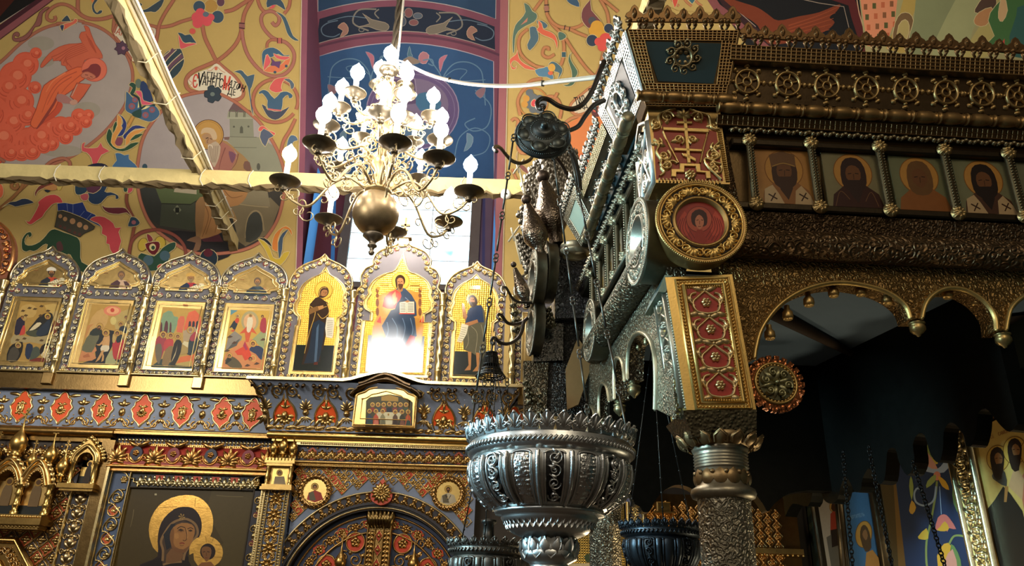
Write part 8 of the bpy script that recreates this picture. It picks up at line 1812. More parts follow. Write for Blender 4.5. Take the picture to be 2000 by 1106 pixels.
	# ================================================================== hanging lamps, chains, hooks
def lampada(name,label,cx,Y,prof,col,mat,crest_n,crest_h,ribs=16,group='hanging lamps by the canopy',fine=True):
	"""prof: list of (radius, z). parts: bowl, crest, ribs, panels, foot"""
	o = thing(name,label,'hanging lamp',(cx,Y,prof['foot'][-1][1]),group); C0 = Vector((cx,Y,0))
	bw = prof['bowl']
	b = MB(None,mat,col); b.lathe(C0,bw,64); b.lathe(C0,[(r*.96,z)for r,z in bw[::-1]][:3],40); b.build('bowl',o)
	rim = prof['rim']; b = MB(None,mat,col); b.lathe(C0,rim,64)
	n = 110 if fine else 60; rr_ = rim[len(rim)//2]
	for i in range(n):a = 2*pi*i/n; b.tube([C0+Vector((cos(a)*rr_[0]*1.0,sin(a)*rr_[0],rr_[1]-.010)),C0+Vector((cos(a+.05)*rr_[0]*1.012,sin(a+.05)*rr_[0]*1.012,rr_[1]+.010))],.006,4)
	b.build('rope_rim',o)
	r0,z0 = rim[-1]
	for i in range(crest_n):
		b = MB(None,mat,col)
		a = 2*pi*i/crest_n; e = Vector((cos(a),sin(a),0)); t = Vector((-sin(a),cos(a),0)); up = (ZZ+e*.35).normalized(); b.T = frame(C0+e*r0+ZZ*z0,t,up,t.cross(up)); s = 2*pi*r0/crest_n
		L = [(-.40*s,0),(-.5*s,crest_h*.25),(-.42*s,crest_h*.55),(-.25*s,crest_h*.8),(0,crest_h)]; b.plate(L+[(-x,y)for x,y in L[::-1][1:]],-.004,.004,True)
		for q in range(5 if fine else 3):b.leaf((0,crest_h*.1),pi/2+(q-(2 if fine else 1))*.5,crest_h*.8,s*.2,.010,.003)
		for k in(-1,1):b.scroll((k*s*.32,crest_h*.3),s*.17,pi/2,1.1,s*.08,.010,.003,k)
		b.boss((0,crest_h*.92),s*.12,.010,.0,6,2); b.build('rim_leaf',o)
	def S(a,t,off=0.):
		q = t*(len(bw)-1); i = min(int(q),len(bw)-2); f = q-i; r = bw[i][0]*(1-f)+bw[i+1][0]*f; z = bw[i][1]*(1-f)+bw[i+1][1]*f
		dr,dz = bw[i+1][0]-bw[i][0],bw[i+1][1]-bw[i][1]; l = hypot(dr,dz)or 1; nr,nz = dz/l,-dr/l
		if nr<0:nr,nz = -nr,-nz
		return C0+Vector((cos(a)*(r+nr*off),sin(a)*(r+nr*off),z+nz*off))
	def SF(a,t):
		p = S(a,t); tu = Vector((-sin(a),cos(a),0)); tv = (S(a,t-.05)-S(a,t+.05)).normalized(); return frame(p,tu,tv,tu.cross(tv))
	for i in range(ribs):
		b = MB(None,mat,col); a = 2*pi*(i+.5)/ribs; pts = [S(a,.12+.8*k/40,.004)for k in range(41)]; w_ = 2*pi/ribs
		b.tube(pts,[(.022 if fine else .018)*(1-.35*k/40)*(1+.16*(k%2))for k in range(41)],8,flat=.5)
		for e in(-1,1):b.tube([S(a+e*w_*(.22-.02*k/14),.12+.8*k/14,.003)for k in range(15)],.006,5)
		a = 2*pi*i/ribs; b.tube([S(a+w_*.30*cos(q),.16-.07*sin(q),.004)for q in[pi*k/10 for k in range(11)]],.007,5)
		b.build('ribbed_strap',o)
	for i in range(ribs):
		a = 2*pi*i/ribs; w_ = 2*pi/ribs
		if i%2==0:
			b = MB(None,'plastic','#0d0d0d'); n1,n2 = 4,10; vs = [S(a+w_*.27*(2*j/n1-1),.14+.74*k/n2,.0025)for k in range(n2+1)for j in range(n1+1)]
			b.add(vs,[[k*(n1+1)+j,k*(n1+1)+j+1,(k+1)*(n1+1)+j+1,(k+1)*(n1+1)+j]for k in range(n2)for j in range(n1)][::1]); b.set(mat,col)
			for k,t in enumerate((.24,.42,.60,.78)):
				b.T = SF(a,t); q = w_*.22*bw[len(bw)//2][0]*(1-.3*t)
				b.scroll((0,0),q*1.0,1.2+k*2.6,1.5,q*.30,.012,.003,1 if k%2 else-1); b.leaf((0,0),.6+k*1.7,q*1.3,q*.6,.012,.004,.7); b.leaf((q*.3,q*.8),2.4,q*.9,q*.5,.010,.004); b.leaf((-q*.4,-q*.7),-1,q*.9,q*.45,.010,.004)
			b.T = IDT; b.build('pierced_panel',o)
		else:
			b = MB(None,'hammered' if fine else mat,col); n1,n2 = 6,10; vs = [S(a+w_*.27*(2*j/n1-1),.14+.74*k/n2,.002+.008*(1-(2*j/n1-1)**2))for k in range(n2+1)for j in range(n1+1)]
			b.add(vs,[[k*(n1+1)+j,k*(n1+1)+j+1,(k+1)*(n1+1)+j+1,(k+1)*(n1+1)+j]for k in range(n2)for j in range(n1)],True)
			if fine:
				for k in range(1,12):
					for j in range(1,7):b.T = SF(a+w_*.25*(2*(j+(k%2)*.5)/7-1),.15+.72*k/12); b.boss((0,0),.0075,.006,.006,5,1)
				b.T = IDT
			b.build('hammered_panel',o)
	ft_ = prof['foot']; b = MB(None,mat,col); b.lathe(C0,ft_,48)
	for(r1,z1,n_,L,W,up)in prof.get('leaves',[]):
		for i in range(n_):
			a = 2*pi*i/n_; e = Vector((cos(a),sin(a),0)); t = Vector((-sin(a),cos(a),0)); upv = (-ZZ+e*up).normalized()if L<0 else(ZZ+e*up).normalized(); T = frame(C0+e*r1+ZZ*z1,t,upv,t.cross(upv))
			b.T = T; b.leaf((0,0),pi/2,abs(L),W,.014,.004); b.leaf((W*.5,0),pi/2,abs(L)*.7,W*.5,.008,.002)
	b.T = IDT; b.build('foot',o)
	return o
YB_ = 3.5; bx_ = PY(1074,940,YB_).x
def bz(py):return PY(1072,py,YB_).z
prof = dict(bowl=[(.345,bz(903)),(.352,bz(912)),(.357,bz(924)),(.355,bz(938)),(.345,bz(953)),(.328,bz(968)),(.300,bz(982)),(.262,bz(994)),(.236,bz(1000))],rim=[(.33,bz(908)),(.358,bz(902)),(.372,bz(895)),(.375,bz(888)),(.366,bz(884)),(.368,bz(878)),(.362,bz(872))],foot=[(.236,bz(1000)),(.244,bz(1003)),(.240,bz(1008)),(.212,bz(1010)),(.214,bz(1016)),(.200,bz(1024)),(.178,bz(1036)),(.168,bz(1042)),(.150,bz(1046)),(.118,bz(1052)),(.098,bz(1060)),(.105,bz(1068)),(.125,bz(1080)),(.118,bz(1094)),(.085,bz(1102)),(.080,bz(1108)),(.10,bz(1114)),(.06,bz(1135)),(.02,bz(1160))],leaves=[(.212,bz(1013),44,-.06,.034,-.35),(.118,bz(1052),12,-.09,.06,.12),(.102,bz(1092),14,.08,.05,.30)])
big = lampada('silver_lampada','large silver pierced bowl lamp hanging on chains in front of the doors',bx_,YB_,prof,'#bfc0bd','silver',34,.082)
b = MB(None,'brass','#a8966c'); p = PY(1076,830,3.62); b.lathe((p.x,p.y,p.z-.12),[(.052,0),(.058,.145),(.054,.15),(.050,.14)],20); b.build('oil_cup',big)
def small_prof(cx,Y,k,top,R):
	z = lambda f:top-R*f
	return dict(bowl=[(R*.92,z(.42)),(R*.97,z(.52)),(R*.98,z(.66)),(R*.93,z(.86)),(R*.82,z(1.05)),(R*.66,z(1.2)),(R*.5,z(1.28))],rim=[(R*.92,z(.42)),(R*1.02,z(.36)),(R*1.04,z(.30)),(R*1.0,z(.25)),(R*1.02,z(.20))],foot=[(R*.5,z(1.28)),(R*.55,z(1.3)),(R*.42,z(1.4)),(R*.2,z(1.6)),(R*.25,z(1.75)),(R*.05,z(2.0))])
Y2 = 4.7; p2 = PY(957,1062,Y2); R2 = (PY(1040,1080,Y2).x-PY(877,1080,Y2).x)/2/1.06
l2 = lampada('dark_lampada','dark lamp with a leafy rim below the small bell, at the bottom edge',p2.x,Y2,small_prof(p2.x,Y2,1,p2.z+.02,R2),'#6c6860','brass',26,R2*.22,12,fine=False)
b = MB(None,'brass','#4a4844'); c = PY(953,1060,Y2); b.lathe((c.x,c.y,c.z-.05),[(.10,.0),(.10,.02),(.055,.03),(.055,.06),(.035,.07),(.032,.15),(.045,.16),(.045,.175),(.02,.18)],18); b.build('candle_socket',l2)
Y3 = 4.9; p3 = PY(1291,1034,Y3); R3 = (PY(1370,1050,Y3).x-PY(1212,1050,Y3).x)/2/1.06
l3 = lampada('dark_lampada','nearly black bowl lamp hanging between the silver lamp and the column',p3.x,Y3,small_prof(p3.x,Y3,1,p3.z+.04,R3),'#3a3f44','brass',30,R3*.22,12,fine=False)
b = MB(None,'brass','#4a4e50'); c = PY(1284,1040,Y3); b.lathe((c.x,c.y,c.z-.06),[(.036,0),(.036,.13),(.03,.135),(.012,.14)],16); b.build('candle_socket',l3)
for(lm,p,R,Yl)in((l3,p3,R3,Y3),(l2,p2,R2,Y2)):
	for k in range(3):
		a = 2*pi*k/3+.4; b = MB(None,'brass','#3a3834'); A = Vector((p.x+cos(a)*R,Yl+sin(a)*R,p.z-.03)); B = Vector((p.x,Yl,3.3 if lm is l3 else 3.0))
		b.tube([A,B],.004,5)
		for i in range(14):b.sphere(A+(B-A)*((i+.5)/14),.008,5,4)
		b.build('chain',lm)
def chain_parts(par,A,B,n,name='chain',sag=.0,col='#57534b',r=.0055):
	"""long wire links joined by small rings"""
	b = MB(None,'brass',col); d = B-A; L = d.length; u = d.normalized(); s = u.cross(Vector((0,-1,0))).normalized()
	for i in range(n):
		p,q = A+d*(i/n)+ZZ*(-sag*4*(i/n)*(1-i/n)),A+d*((i+1)/n)+ZZ*(-sag*4*((i+1)/n)*(1-(i+1)/n)); e = (q-p); el = e.length; eu = e/el
		b.tube([p+eu*.045,q-eu*.015],r,5)
		for c in(p+eu*.015,p+eu*.036):b.tube([c+eu*(.014*cos(k))+s*(.011*sin(k))for k in[2*pi*j/8 for j in range(8)]],r*.75,5,closed=True)
	b.build(name,par)
dc_ = PY(1061,260,3.55)
cap = thing('smoke_shield','dark round embossed metal shield hanging from a hook above the silver lamp','shield',dc_-ZZ*.05)
axd = Vector((.06,-.98,.12)).normalized(); b = MB(None,'brass','#474a48')
b.lathe(dc_-axd*.02,[(.155,-.012),(.158,-.004),(.15,.004),(.135,.012),(.12,.03),(.10,.042),(.08,.05),(.06,.056),(.055,.066),(.04,.072),(.022,.075),(.02,.085),(.018,.098),(.008,.104),(.001,.105)],44,axd); b.lathe(dc_-axd*.02,[(.158,-.012),(.08,.02),(.001,.03)],30,axd); b.build('shield_body',cap)
ex = Vector((1,0,0)); ex = (ex-axd*ex.dot(axd)).normalized(); ey = axd.cross(ex)
b = MB(None,'brass','#50544f')
for i in range(6):
	a = 2*pi*i/6+.3; c = dc_+(ex*cos(a)+ey*sin(a))*.105+axd*.018; up = (ex*cos(a)+ey*sin(a)); b.T = frame(c,axd.cross(up),up,axd); b.boss((0,0),.036,.012,.0,10,2); b.ridge(ell(0,0,.042,n=16),.008,.007,0,closed=True)
	for e in(-1,1):b.leaf((e*.05,-.02),pi/2+e*.3,.05,.02,.008,0)
b.T = frame(dc_+axd*.03,ex,ey,axd); b.beads(ell(0,0,.07,n=40),.006,.0,closed=True); b.T = frame(dc_-axd*.008,ex,ey,axd); b.beads(ell(0,0,.14,n=60),.005,.0,closed=True); b.T = IDT; b.build('embossing',cap)
b = MB(None,'brass','#3c3834'); hk = PY(1060,208,3.55); b.tube([dc_+ZZ*.14,hk],.006,6); b.tube([hk+Vector((.016*cos(k),0,.016*sin(k)))for k in[2*pi*j/10 for j in range(10)]],.005,5,closed=True); b.build('suspension_ring',cap)
for a,px,py in((pi,1004,262),(.9,1080,296),(-.45,1112,286)):
	A = PY(px,py,3.55+.1*sin(a)); B = Vector((bx_+cos(a)*.372,YB_+sin(a)*.372,bz(876)))
	chain_parts(big,A,B,7 if a>3 else 6,'chain')
def bracket(label,pts,Y0,Y1,r,grp='wrought iron hooks along the canopy side'):
	n = len(pts); P = [tuple(PY(x,y,Y0+(Y1-Y0)*i/(n-1)))for i,(x,y)in enumerate(pts)]
	o = thing('lamp_hook',label,'hook',P[0],grp); c = cr(P,6); b = MB(None,'brass','#4a4038'); b.tube(c,[r*(.8+.2*(1-i/len(c)))for i in range(len(c))],8); b.build('hook_arm',o); return o
bracket('curved iron hook carrying the round dark shield',[(1180,120),(1172,140),(1158,175),(1140,202),(1118,213),(1092,207),(1072,195),(1058,193),(1049,201),(1053,212),(1063,210)],3.75,3.55,.016)
bracket('curved iron arm passing behind the right side of the round dark shield',[(1180,196),(1160,206),(1142,228),(1130,246),(1112,255),(1090,262)],3.95,3.75,.016)
bracket('curved iron hook left of the round dark shield',[(1122,375),(1096,320),(1060,285),(1044,300),(1034,313),(1016,319),(1000,314),(988,302),(978,290),(969,286),(965,291),(970,296)],5.5,4.0,.015)
bracket('thick curved iron bar below the right of the round dark shield',[(1106,276),(1114,292),(1124,318),(1130,345),(1133,372)],4.1,4.3,.02)
bracket('topmost of three small hooks over the little bell',[(1046,592),(1022,591),(1012,590),(1002,584),(994,572),(988,562),(981,562),(980,570),(985,574)],5.9,4.7,.012)
bracket('middle of three small hooks over the little bell',[(1030,622),(1018,631),(1003,634),(990,630),(981,618),(975,614),(971,619),(976,624)],4.8,4.6,.012)
bracket('lowest small hook, carrying the little bell',[(1024,626),(1018,650),(1008,664),(992,672),(976,669),(967,661),(961,661),(960,668),(965,672)],4.6,4.4,.012)
bc = PY(958,736,4.42); bt = PY(960,690,4.42); bell = thing('smoke_bell','small dark openwork bell hanging under the lowest hook','bell',bc)
b = MB(None,'brass','#2e2a26'); hB = bt.z-bc.z; Rb = .088
pr = [(.012,hB*1.02),(.034,hB),(.040,hB*.8),(.046,hB*.5),(.058,hB*.3),(.075,hB*.12),(Rb,0)]
for(r,z)in pr[1:]:b.tube([bc+Vector((r*cos(k),r*sin(k),z))for k in[2*pi*j/24 for j in range(24)]],.0045,5,closed=True)
for j in range(24):a = 2*pi*j/24; b.tube([bc+Vector((r*cos(a),r*sin(a),z))for r,z in pr],.0028,4)
for zz,rr_ in((.06,.083),(.18,.068),(.24,.062)):b.tube([bc+Vector((rr_*cos(k),rr_*sin(k),zz*hB))for k in[2*pi*j/24 for j in range(24)]],.003,4,closed=True)
b.lathe(bc,[(.030,hB*.98),(.036,hB*.8),(.041,hB*.5)],20); b.build('bell_body',bell)
b = MB(None,'brass','#3a342e'); b.tube([bt,PY(962,668,4.42)],.006,6); b.tube([PY(962,668,4.42)+Vector((.014*cos(k),0,.02*sin(k)))for k in[2*pi*j/10 for j in range(10)]],.004,5,closed=True); b.build('suspension_loop',bell)
for px0,py0,px1,py1 in((962,738,950,900),(990,738,1000,905),(948,738,926,860)):chain_parts(bell,PY(px0,py0,4.42),PY(px1,py1,4.55),5,'chain',0,'#3a342e',.004)
# ================================================================== right bay of the screen, seen under the canopy
rbp = thing('gilded_icon','golden patterned icon panel seen right of the silver lamp bowl','icon',W(1.0,1.3,0))
xa,xb = iz(1120,1040)[0],iz(1221,1040)[0]
b = IMB('gilt_diaper','#e0bc66'); b.box((xa-.4,1.2,-.1),(xb,3.0,-.02)); b.build('gold_ground',rbp)
Q = IP(-.019); Q.P([(1140,1086),(1160,1078),(1184,1088),(1204,1108),(1188,1112),(1168,1096),(1146,1100)],'#4a5a40',1); Q.P([(1146,1100),(1168,1096),(1188,1112),(1140,1130)],'#c08a48',1); Q.P([(1100,1102),(1166,1100),(1166,1130),(1100,1130)],'#d8c8a0'); Q.txt('АГІТТЫ',1152,1058,9,'#7c5030',.6,2); Q.txt('И',1187,1059,9,'#7c5030',.6,2); Q.S([(1150,1047),(1193,1049),(1193,1062),(1150,1060)],1.2,'#a8803c',sm=0,closed=True); Q.build('painting',rbp)
pz = thing('carved_pilaster','carved pilaster with one red lozenge right of the golden panel','pilaster',W(xb+.1,1.3,0),'carved pilasters')
x0,x1 = iz(1224,1040)[0],iz(1256,1040)[0]
b = IMB('enamel','#6a7088'); b.box((x0,1.2,-.05),(x1,3.0,.05)); b.build('shaft',pz); o = IMB('gilt',PALE)
for x in(x0+.01,x1):o.ridge([(x,1.2),(x,2.65)],.03,.03,.05)
for i in range(8):
	z = 2.58-i*.10; c = (x0+x1)/2
	if i in(3,4):o.set('enamel','#c0502c'); o.plate([(c-.06,z),(c,z-.07),(c+.06,z),(c,z+.07)],.05,.055); o.set('gilt',PALE)
	for e in(-1,1):o.scroll((c+e*.03,z),.042,pi/2,1.4,.014,.016,.055,e)
	o.leaf((c,z+.04),pi/2,.06,.03,.016,.055)
o.build('pilaster_ornament',pz)
rc_ = thing('carved_case','gilded lattice-carved icon case glimpsed under the canopy left of the column','case',W(1.8,1.3,0))
x2,x3 = iz(1258,1040)[0],iz(1560,1040)[0]
b = IMB('gilt','#7c5c2c'); b.box((x2,1.2,-.1),(x3,2.75,.0)); b.build('case_board',rc_); o = IMB('gilt','#c89c54')
for i in range(16):
	for j in range(7):
		x = x2+.06+i*.085; z = 2.62-j*.10-(i%2)*.05
		if x>x3:continue
		o.ridge([(x-.045,z),(x,z-.05),(x+.045,z),(x,z+.05)],.016,.018,0,closed=True); o.rosette((x,z),.03,4,.02,.0); o.boss((x,z+.05),.016,.022,0,6,2)
for x in(x2+.02,x2+.19,x2+.29):o.ridge([(x,1.2),(x,2.62)],.026,.03,0)
o.build('lattice',rc_); o = IMB('gilt','#c8a254'); o.plate(rect(x2+.12,2.56,x2+.26,2.66),0,.10,bevel=.01); o.plate(rect(x2+.08,2.55,x2+.30,2.565),0,.12); o.box((x2+.38,2.20,-.05),(x3,2.25,.08)); o.beads([(x2+.38,2.19),(x3,2.19)],.016,.06,step=.05); o.build('cap_moulding',rc_)
# ================================================================== right wall with its icons
XRW = 3.12
RW = frame((XRW,0,0),(0,-1,0),(0,0,1),(-1,0,0))
def rq(px,py,w=0.):p = hitp(px,py,Vector((XRW-w,0,0)),Vector((-1,0,0))); return(-p.y,p.z)
def rql(l,w=0.):return[rq(x,y,w)for x,y in l]
rw = Paint((XRW,0,0),(-1,0,0),w=0.); rw.set('fresco_paint','#26302a'); rw.add([(XRW,10.8,0),(XRW,1.5,0),(XRW,1.5,3.5),(XRW,10.8,3.5)],[[0,1,2,3]])
for x in(1500,1540,1470,1575):
	rw.S([(x,1106),(x-2,1020),(x-6,930)],3,'#3a4230')
	for i in range(5):rw.P([(x-2,1080-i*32),(x+12,1062-i*32),(x+14,1050-i*32),(x,1062-i*32)],'#3a4230',2); rw.P([(x-2,1080-i*32),(x-16,1066-i*32),(x-18,1054-i*32),(x-4,1064-i*32)],'#3a4230',2)
rw.P([(1738,870),(1752,868),(1800,1130),(1752,1130)],'#7c6238'); rw.P([(1690,960),(1740,860),(1756,1130),(1716,1130)],'#54482e')
rw.build('wall_right',None,'structure')
def quadthing(name,label,cat,q,w,fcol,mat='brass',bar=.05):
	o = thing(name,label,cat,hitp(*q[0],Vector((XRW,0,0)),Vector((-1,0,0))))
	return o
fb = thing('floral_panel','dark blue painted panel of pastel tulips right of the brown strip','panel',hitp(1830,1100,Vector((XRW,0,0)),Vector((-1,0,0))))
fpq = [(1750,880),(1762,872),(1810,848),(1865,826),(1880,980),(1915,1135),(1780,1135)]
b = MB(RW,'fresco_paint','#2c3a58'); b.plate(rql(fpq),.006,.03); b.build('panel_board',fb)
Q = Paint((XRW-.031,0,0),(-1,0,0),w=0.); kq = lambda l:sc(l,1320,760,2.941)
Q.S(kq([(1500,530),(1490,620),(1465,760),(1440,880),(1440,1000),(1455,1060)]),4,'#8a9a58'); Q.S(kq([(1700,890),(1660,850),(1600,845),(1570,890)]),4,'#8a9a58'); Q.S(kq([(1495,560),(1480,640),(1430,670),(1380,650),(1370,600),(1390,570),(1420,590)]),3.6,'#94a8c0')
Q.P(kq([(1395,330),(1430,262),(1460,300),(1500,310),(1505,430),(1440,420)]),'#c8b048',2); Q.P(kq([(1430,290),(1455,300),(1470,400),(1450,420),(1425,340)]),'#8c9c50',2); Q.P(kq([(1392,320),(1420,330),(1490,430),(1500,470),(1440,460),(1400,400)]),'#d49a88',2); Q.P(kq([(1392,340),(1440,440),(1500,460),(1540,420),(1580,360),(1590,410),(1540,480),(1440,475),(1400,400)]),'#a4b4cc',2)
Q.E(*kq([(1500,500)])[0],7,9,'#d88a70'); Q.P(kq([(1490,490),(1445,530),(1440,570),(1490,530)]),'#98a860',2); Q.P(kq([(1505,500),(1550,530),(1570,580),(1530,560)]),'#d8a83c',2)
Q.P(kq([(1590,560),(1620,545),(1640,640),(1680,700),(1700,800),(1640,740),(1595,660)]),'#6c8c54',2); Q.S(kq([(1515,560),(1520,640),(1525,720)]),1.5,'#94a8c0')
Q.P(kq([(1490,815),(1505,740),(1540,720),(1570,740),(1610,805),(1570,800),(1560,820),(1530,800)]),'#d4786c',2); Q.P(kq([(1500,812),(1520,790),(1545,760),(1570,800),(1545,818)]),'#d8a83c',2)
Q.P(kq([(1390,850),(1440,800),(1450,860),(1410,865)]),'#d8b848',2); Q.P(kq([(1340,700),(1355,640),(1380,680),(1360,720)]),'#c8a048',2); Q.P(kq([(1350,500),(1365,560),(1355,640),(1340,560)]),'#94a458',2)
Q.P(kq([(1500,960),(1540,890),(1580,900),(1560,1000),(1520,1060)]),'#d8a83c',2); Q.P(kq([(1580,890),(1620,940),(1640,1020),(1590,1030)]),'#6c8c54',2); Q.P(kq([(1540,1000),(1590,920),(1620,1060),(1560,1080)]),'#d49a88',2); Q.P(kq([(1680,940),(1720,930),(1740,1000),(1760,1060),(1720,1030)]),'#94a8c0',2)
Q.build('tulip_painting',fb)
gb = thing('gilded_strip','bright gilded carved strip of flowers beside the blue tulip panel','strip',hitp(1930,1100,Vector((XRW,0,0)),Vector((-1,0,0))))
tL,tR,bR_,bL_ = rq(1858,836),rq(1902,838),rq(1966,1135),rq(1924,1135)
b = MB(RW,'gilt','#d8c48a'); b.plate([bL_,bR_,tR,rq(1896,826),rq(1880,822),rq(1866,826),tL],.006,.05); b.build('strip_board',gb)
b = MB(RW,'gilt','#e2d09a')
for i in range(14):
	f = i/13; l = (tL[0]+(bL_[0]-tL[0])*f,tL[1]+(bL_[1]-tL[1])*f); r = (tR[0]+(bR_[0]-tR[0])*f,tR[1]+(bR_[1]-tR[1])*f); c = ((l[0]+r[0])/2,(l[1]+r[1])/2); wd = abs(r[0]-l[0])
	e = 1 if i%2 else-1; b.scroll((c[0]+e*wd*.08,c[1]),wd*.3,1,1.3,wd*.09,.02,.05,e); b.rosette((c[0]+e*wd*.05,c[1]),wd*.17,6,.03,.05); b.leaf((c[0]-e*wd*.2,c[1]-.03),1,wd*.3,wd*.14,.02,.05); b.leaf((c[0]+e*wd*.25,c[1]+.04),2.4,wd*.3,wd*.14,.02,.05)
b.ridge([tL,bL_],.05,.03,.05); b.ridge([tR,bR_],.05,.03,.05); b.build('flower_carving',gb)
b = MB(RW,'gilt','#9c7c44'); p = rq(1880,818); b.boss((p[0],p[1]),.05,.05,.006); b.leaf((p[0],p[1]),pi/2,.09,.06,.04,.01); b.build('finial',gb)
si = thing('saints_icon','pale golden icon of dark-robed saints with round haloes at the right edge','icon',hitp(1960,1100,Vector((XRW,0,0)),Vector((-1,0,0))))
b = MB(RW,'icon_paint','#cfab5c'); b.plate(rql([(1904,858),(1924,836),(1985,806),(2060,770),(2120,1135),(1962,1135)]),.006,.03); b.build('icon_board',si)
Q = Paint((XRW-.031,0,0),(-1,0,0),'icon_paint',w=0.)
for(x,y,r)in((1949,896,23),(1982,880,24),(2015,884,24)):Q.PO(ell(x,y,r*.95,r*1.12),'#d0a448','#7c5020',1.4)
Q.P(kq([(1790,690),(1830,640),(1880,560),(1920,600),(1990,700),(2100,1150),(1890,1150),(1830,900)]),'#2a231c',1); Q.P(kq([(1960,560),(2000,480),(2100,500),(2200,1100),(2080,1100),(1990,640)]),'#b86a4c',1); Q.P(kq([(1910,560),(1950,430),(2000,520),(1990,640)]),'#c89a6a',1)
Q.P(kq([(1815,500),(1850,450),(1890,480),(1900,560),(1840,530)]),'#4c463c',2); Q.P(kq([(1890,560),(1910,560),(1900,650),(1885,650)]),'#a8743c',1)
for(x,y)in((1948,897),(1982,880),(2014,884)):
	Q.P([(x-14,y+4),(x-12,y-16),(x,y-24),(x+12,y-14),(x+13,y+10),(x+6,y+40),(x-6,y+36)],'#33241a',2); Q.P([(x-6,y-4),(x+1,y-13),(x+10,y-4),(x+8,y+10),(x,y+14)],'#9c6c40',2); Q.P([(x-4,y+10),(x+11,y+8),(x+8,y+40),(x-2,y+34)],'#33241a',1); Q.S([(x-4,y-1),(x,y-2)],1.2,'#1c120c',sm=0); Q.S([(x+4,y-2),(x+9,y-1)],1.2,'#1c120c',sm=0)
Q.txt('СЕ',1935,858,7,'#a06c3c',.6,-20); Q.txt('САМОНЪ',1950,852,7,'#a06c3c',.6,-20); Q.build('saints_painting',si)
b = MB(RW,'gilt','#b8924c'); a_,c_ = rq(1922,830),rq(2040,774); b.plate([a_,c_,(c_[0],c_[1]+.06),(a_[0],a_[1]+.06)],.006,.07);
for t in(.16,.3,.44,.56,.7):b.rosette((a_[0]+(c_[0]-a_[0])*t,a_[1]+(c_[1]-a_[1])*t+.10),.09,7,.03,.02); b.leaf((a_[0]+(c_[0]-a_[0])*t,a_[1]+(c_[1]-a_[1])*t+.09),pi/2,.16-abs(t-.36)*.2,.08,.03,.03)
b.build('carved_crest',si)
for(nm,lb,out,inner,col)in(('framed_icon','narrow dark-framed icon of a small saint in red at the far right rear',[(1594,962),(1598,950),(1642,930),(1660,1135),(1622,1135)],[(1606,968),(1650,946),(1664,1135),(1632,1135)],'#b8a890'),('framed_icon','blue framed icon of a haloed bearded saint beside the brown strip',[(1648,934),(1702,908),(1712,916),(1748,1135),(1672,1135)],[(1656,950),(1702,926),(1734,1135),(1676,1135)],'#3f6c92')):
	o = thing(nm,lb,'icon',hitp(out[-1][0],1100,Vector((XRW,0,0)),Vector((-1,0,0))),'icons on the right wall'); b = MB(RW,'brass','#4c4434'); b.plate(rql(out),.006,.05); b.ridge(rql(out),.05,.05,.03,closed=True); b.build('frame_board',o)
	b = MB(RW,'icon_paint',col); b.plate(rql(inner),.03,.056); b.build('icon_ground',o)
	b = MB(RW,'gilt','#c8a868'); p0,p1 = rq(*out[1]),rq(*out[2]);
	for t in(.2,.5,.8):c = (p0[0]+(p1[0]-p0[0])*t,p0[1]+(p1[1]-p0[1])*t); b.rosette((c[0],c[1]+.06),.09,6,.03,.03); b.leaf((c[0],c[1]+.05),pi/2,.15,.08,.03,.04)
	b.build('carved_crest',o)
	Q = Paint((XRW-.057,0,0),(-1,0,0),'icon_paint',w=0.)
	if col[1]=='b':
		Q.PO(ell(1627,990,7,10),'#c89a4c','#7c5428',1); Q.P([(1622,1040),(1622,1004),(1628,998),(1638,1006),(1640,1036)],'#a8402c',1); Q.P([(1622,1036),(1640,1032),(1640,1070),(1624,1074)],'#2c2420',1); Q.P([(1623,994),(1626,982),(1632,990),(1630,1000)],'#4c3020',2); Q.P([(1614,1050),(1648,1030),(1664,1135),(1628,1135)],'#6c6658')
		Q.P([(1623,1036),(1640,1032),(1641,1064),(1625,1070)],'#2c2420',1)
	else:
		Q.txt('КРТИТЕЛЬ',1662,1015,7,'#8cb0c8',.55,-14); Q.PO(ell(1687,1044,16,26,.1),'#bc8c40','#6c4c24',1.2); Q.P([(1680,1050),(1682,1030),(1690,1026),(1698,1040),(1702,1070),(1690,1078)],'#54402c',2); Q.P([(1684,1044),(1690,1034),(1695,1046),(1691,1056)],'#8c6440',2); Q.P([(1690,1106),(1692,1080),(1704,1074),(1716,1090),(1722,1130),(1694,1130)],'#b07c40',1)
	Q.build('saint_painting',o)
def bigchain(label,l,Y):
	o = thing('hanging_chain',label,'chain',PY(*l[-1],Y),'dark lamp chains on the right'); b = MB(None,'brass','#1c1a18'); A,B = PY(*l[0],Y),PY(*l[-1],Y); n = 30
	for i in range(n):
		p = A+(B-A)*((i+.5)/n); e = (B-A)/n*.62; s = Vector((.012,0,0))if i%2 else Vector((0,.012,0))
		b.tube([p+e*cos(k)+s*sin(k)for k in[2*pi*j/8 for j in range(8)]],.0045,5,closed=True)
	b.build('links',o)
bigchain('dark chain crossing the left edge of the blue icon',[(1646,880),(1666,1115)],5.0); bigchain('dark chain crossing the right edge of the blue icon',[(1696,870),(1744,1115)],4.8); bigchain('dark chain in front of the blue tulip panel',[(1782,900),(1848,1115)],4.4)
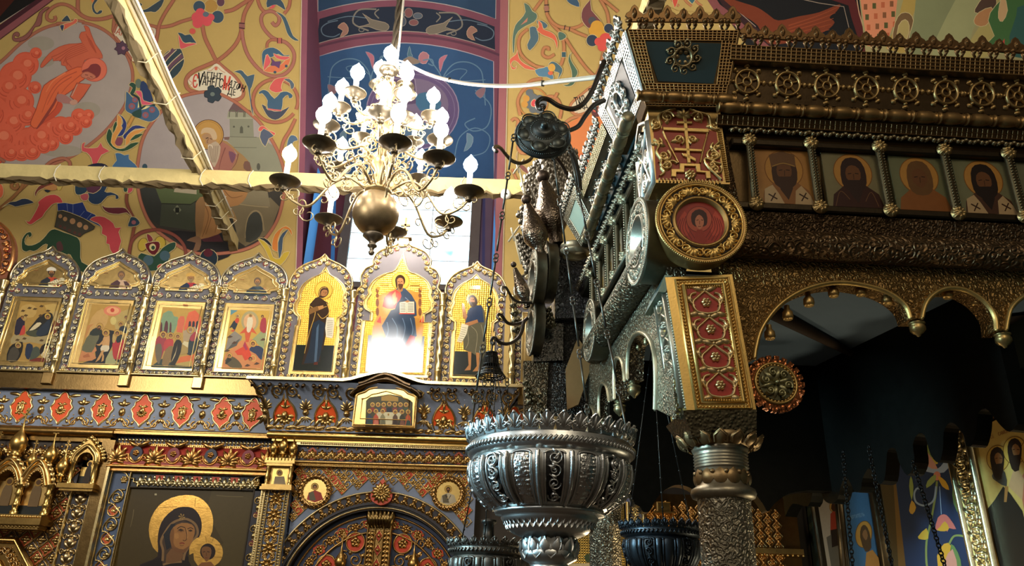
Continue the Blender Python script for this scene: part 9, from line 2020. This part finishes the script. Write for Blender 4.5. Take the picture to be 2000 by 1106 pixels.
# ================================================================== light
w = bpy.data.worlds.new('world'); SC.world = w; w.use_nodes = True
w.node_tree.nodes['Background'].inputs[0].default_value = (1.,.84,.62,1); w.node_tree.nodes['Background'].inputs[1].default_value = .13
def lamp(name,typ,loc,energy,col=(1,1,1),size=1.,size_y=None,aim=None,spread=None,cone=None,radius=None):
	d = bpy.data.lights.new(name,typ); d.energy = energy; d.color = col
	o = bpy.data.objects.new(name,d); COL.objects.link(o); o.location = loc
	if typ=='AREA':
		d.size = size
		if size_y:d.shape = 'RECTANGLE'; d.size_y = size_y
		if spread:d.spread = spread
	if typ in('SPOT','POINT'):d.shadow_soft_size = radius or .1
	if typ=='SPOT' and cone:d.spot_size = cone; d.spot_blend = .6
	if aim is not None:o.rotation_euler = (Vector(aim)-Vector(loc)).to_track_quat('-Z','Y').to_euler()
	return o
lamp('side_fill','AREA',(-5.6,2.4,5.0),215,(1,.93,.80),1.6,aim=(-2.5,9.0,4.5))  # unseen area lamp added to light the icon screen from the left
lamp('nave_window','AREA',(-2.45,.1,6.5),2.2,(1,.97,.92),1.1,.7,aim=(-1.2,8,4.0),spread=radians(14))
lamp('left_cyan_fill','AREA',(-5.5,2.8,3.3),60,(.42,.80,1),1.2,1.6,aim=(.7,4.0,2.9),spread=radians(50))  # unseen bluish lamp added for the cyan tint on bowl and canopy side
lamp('low_warm_fill','POINT',(1.5,6.4,1.1),45,(1,.78,.48),radius=.15)  # unseen warm lamp added low for canopy ceiling, right icons and bowl undersides
lamp('right_wall_fill','POINT',(2.85,5.0,.9),38,(1,.82,.52),radius=.12)  # unseen lamp added to brighten the icons on the right wall
lamp('rear_left_fill','AREA',(-3.4,-1.5,5.2),80,(1,.93,.84),2.0,aim=(.3,5.5,3))  # unseen weak lamp added as fill on surfaces facing front left
lamp('upper_right_fill','AREA',(3.2,4.4,6.8),130,(1,.93,.8),1.0,aim=(5.5,9.5,10))  # unseen lamp added above the canopy to brighten the upper right painting
lamp('canopy_front_fill','AREA',(1.5,-2.5,6.5),110,(1,.85,.62),2.5,aim=(1.8,3.7,3.6))  # unseen warm lamp added behind the camera to lift the canopy front
SC.view_settings.view_transform = 'Standard'; SC.view_settings.look = 'None'; SC.view_settings.exposure = 0; SC.view_settings.gamma = 1
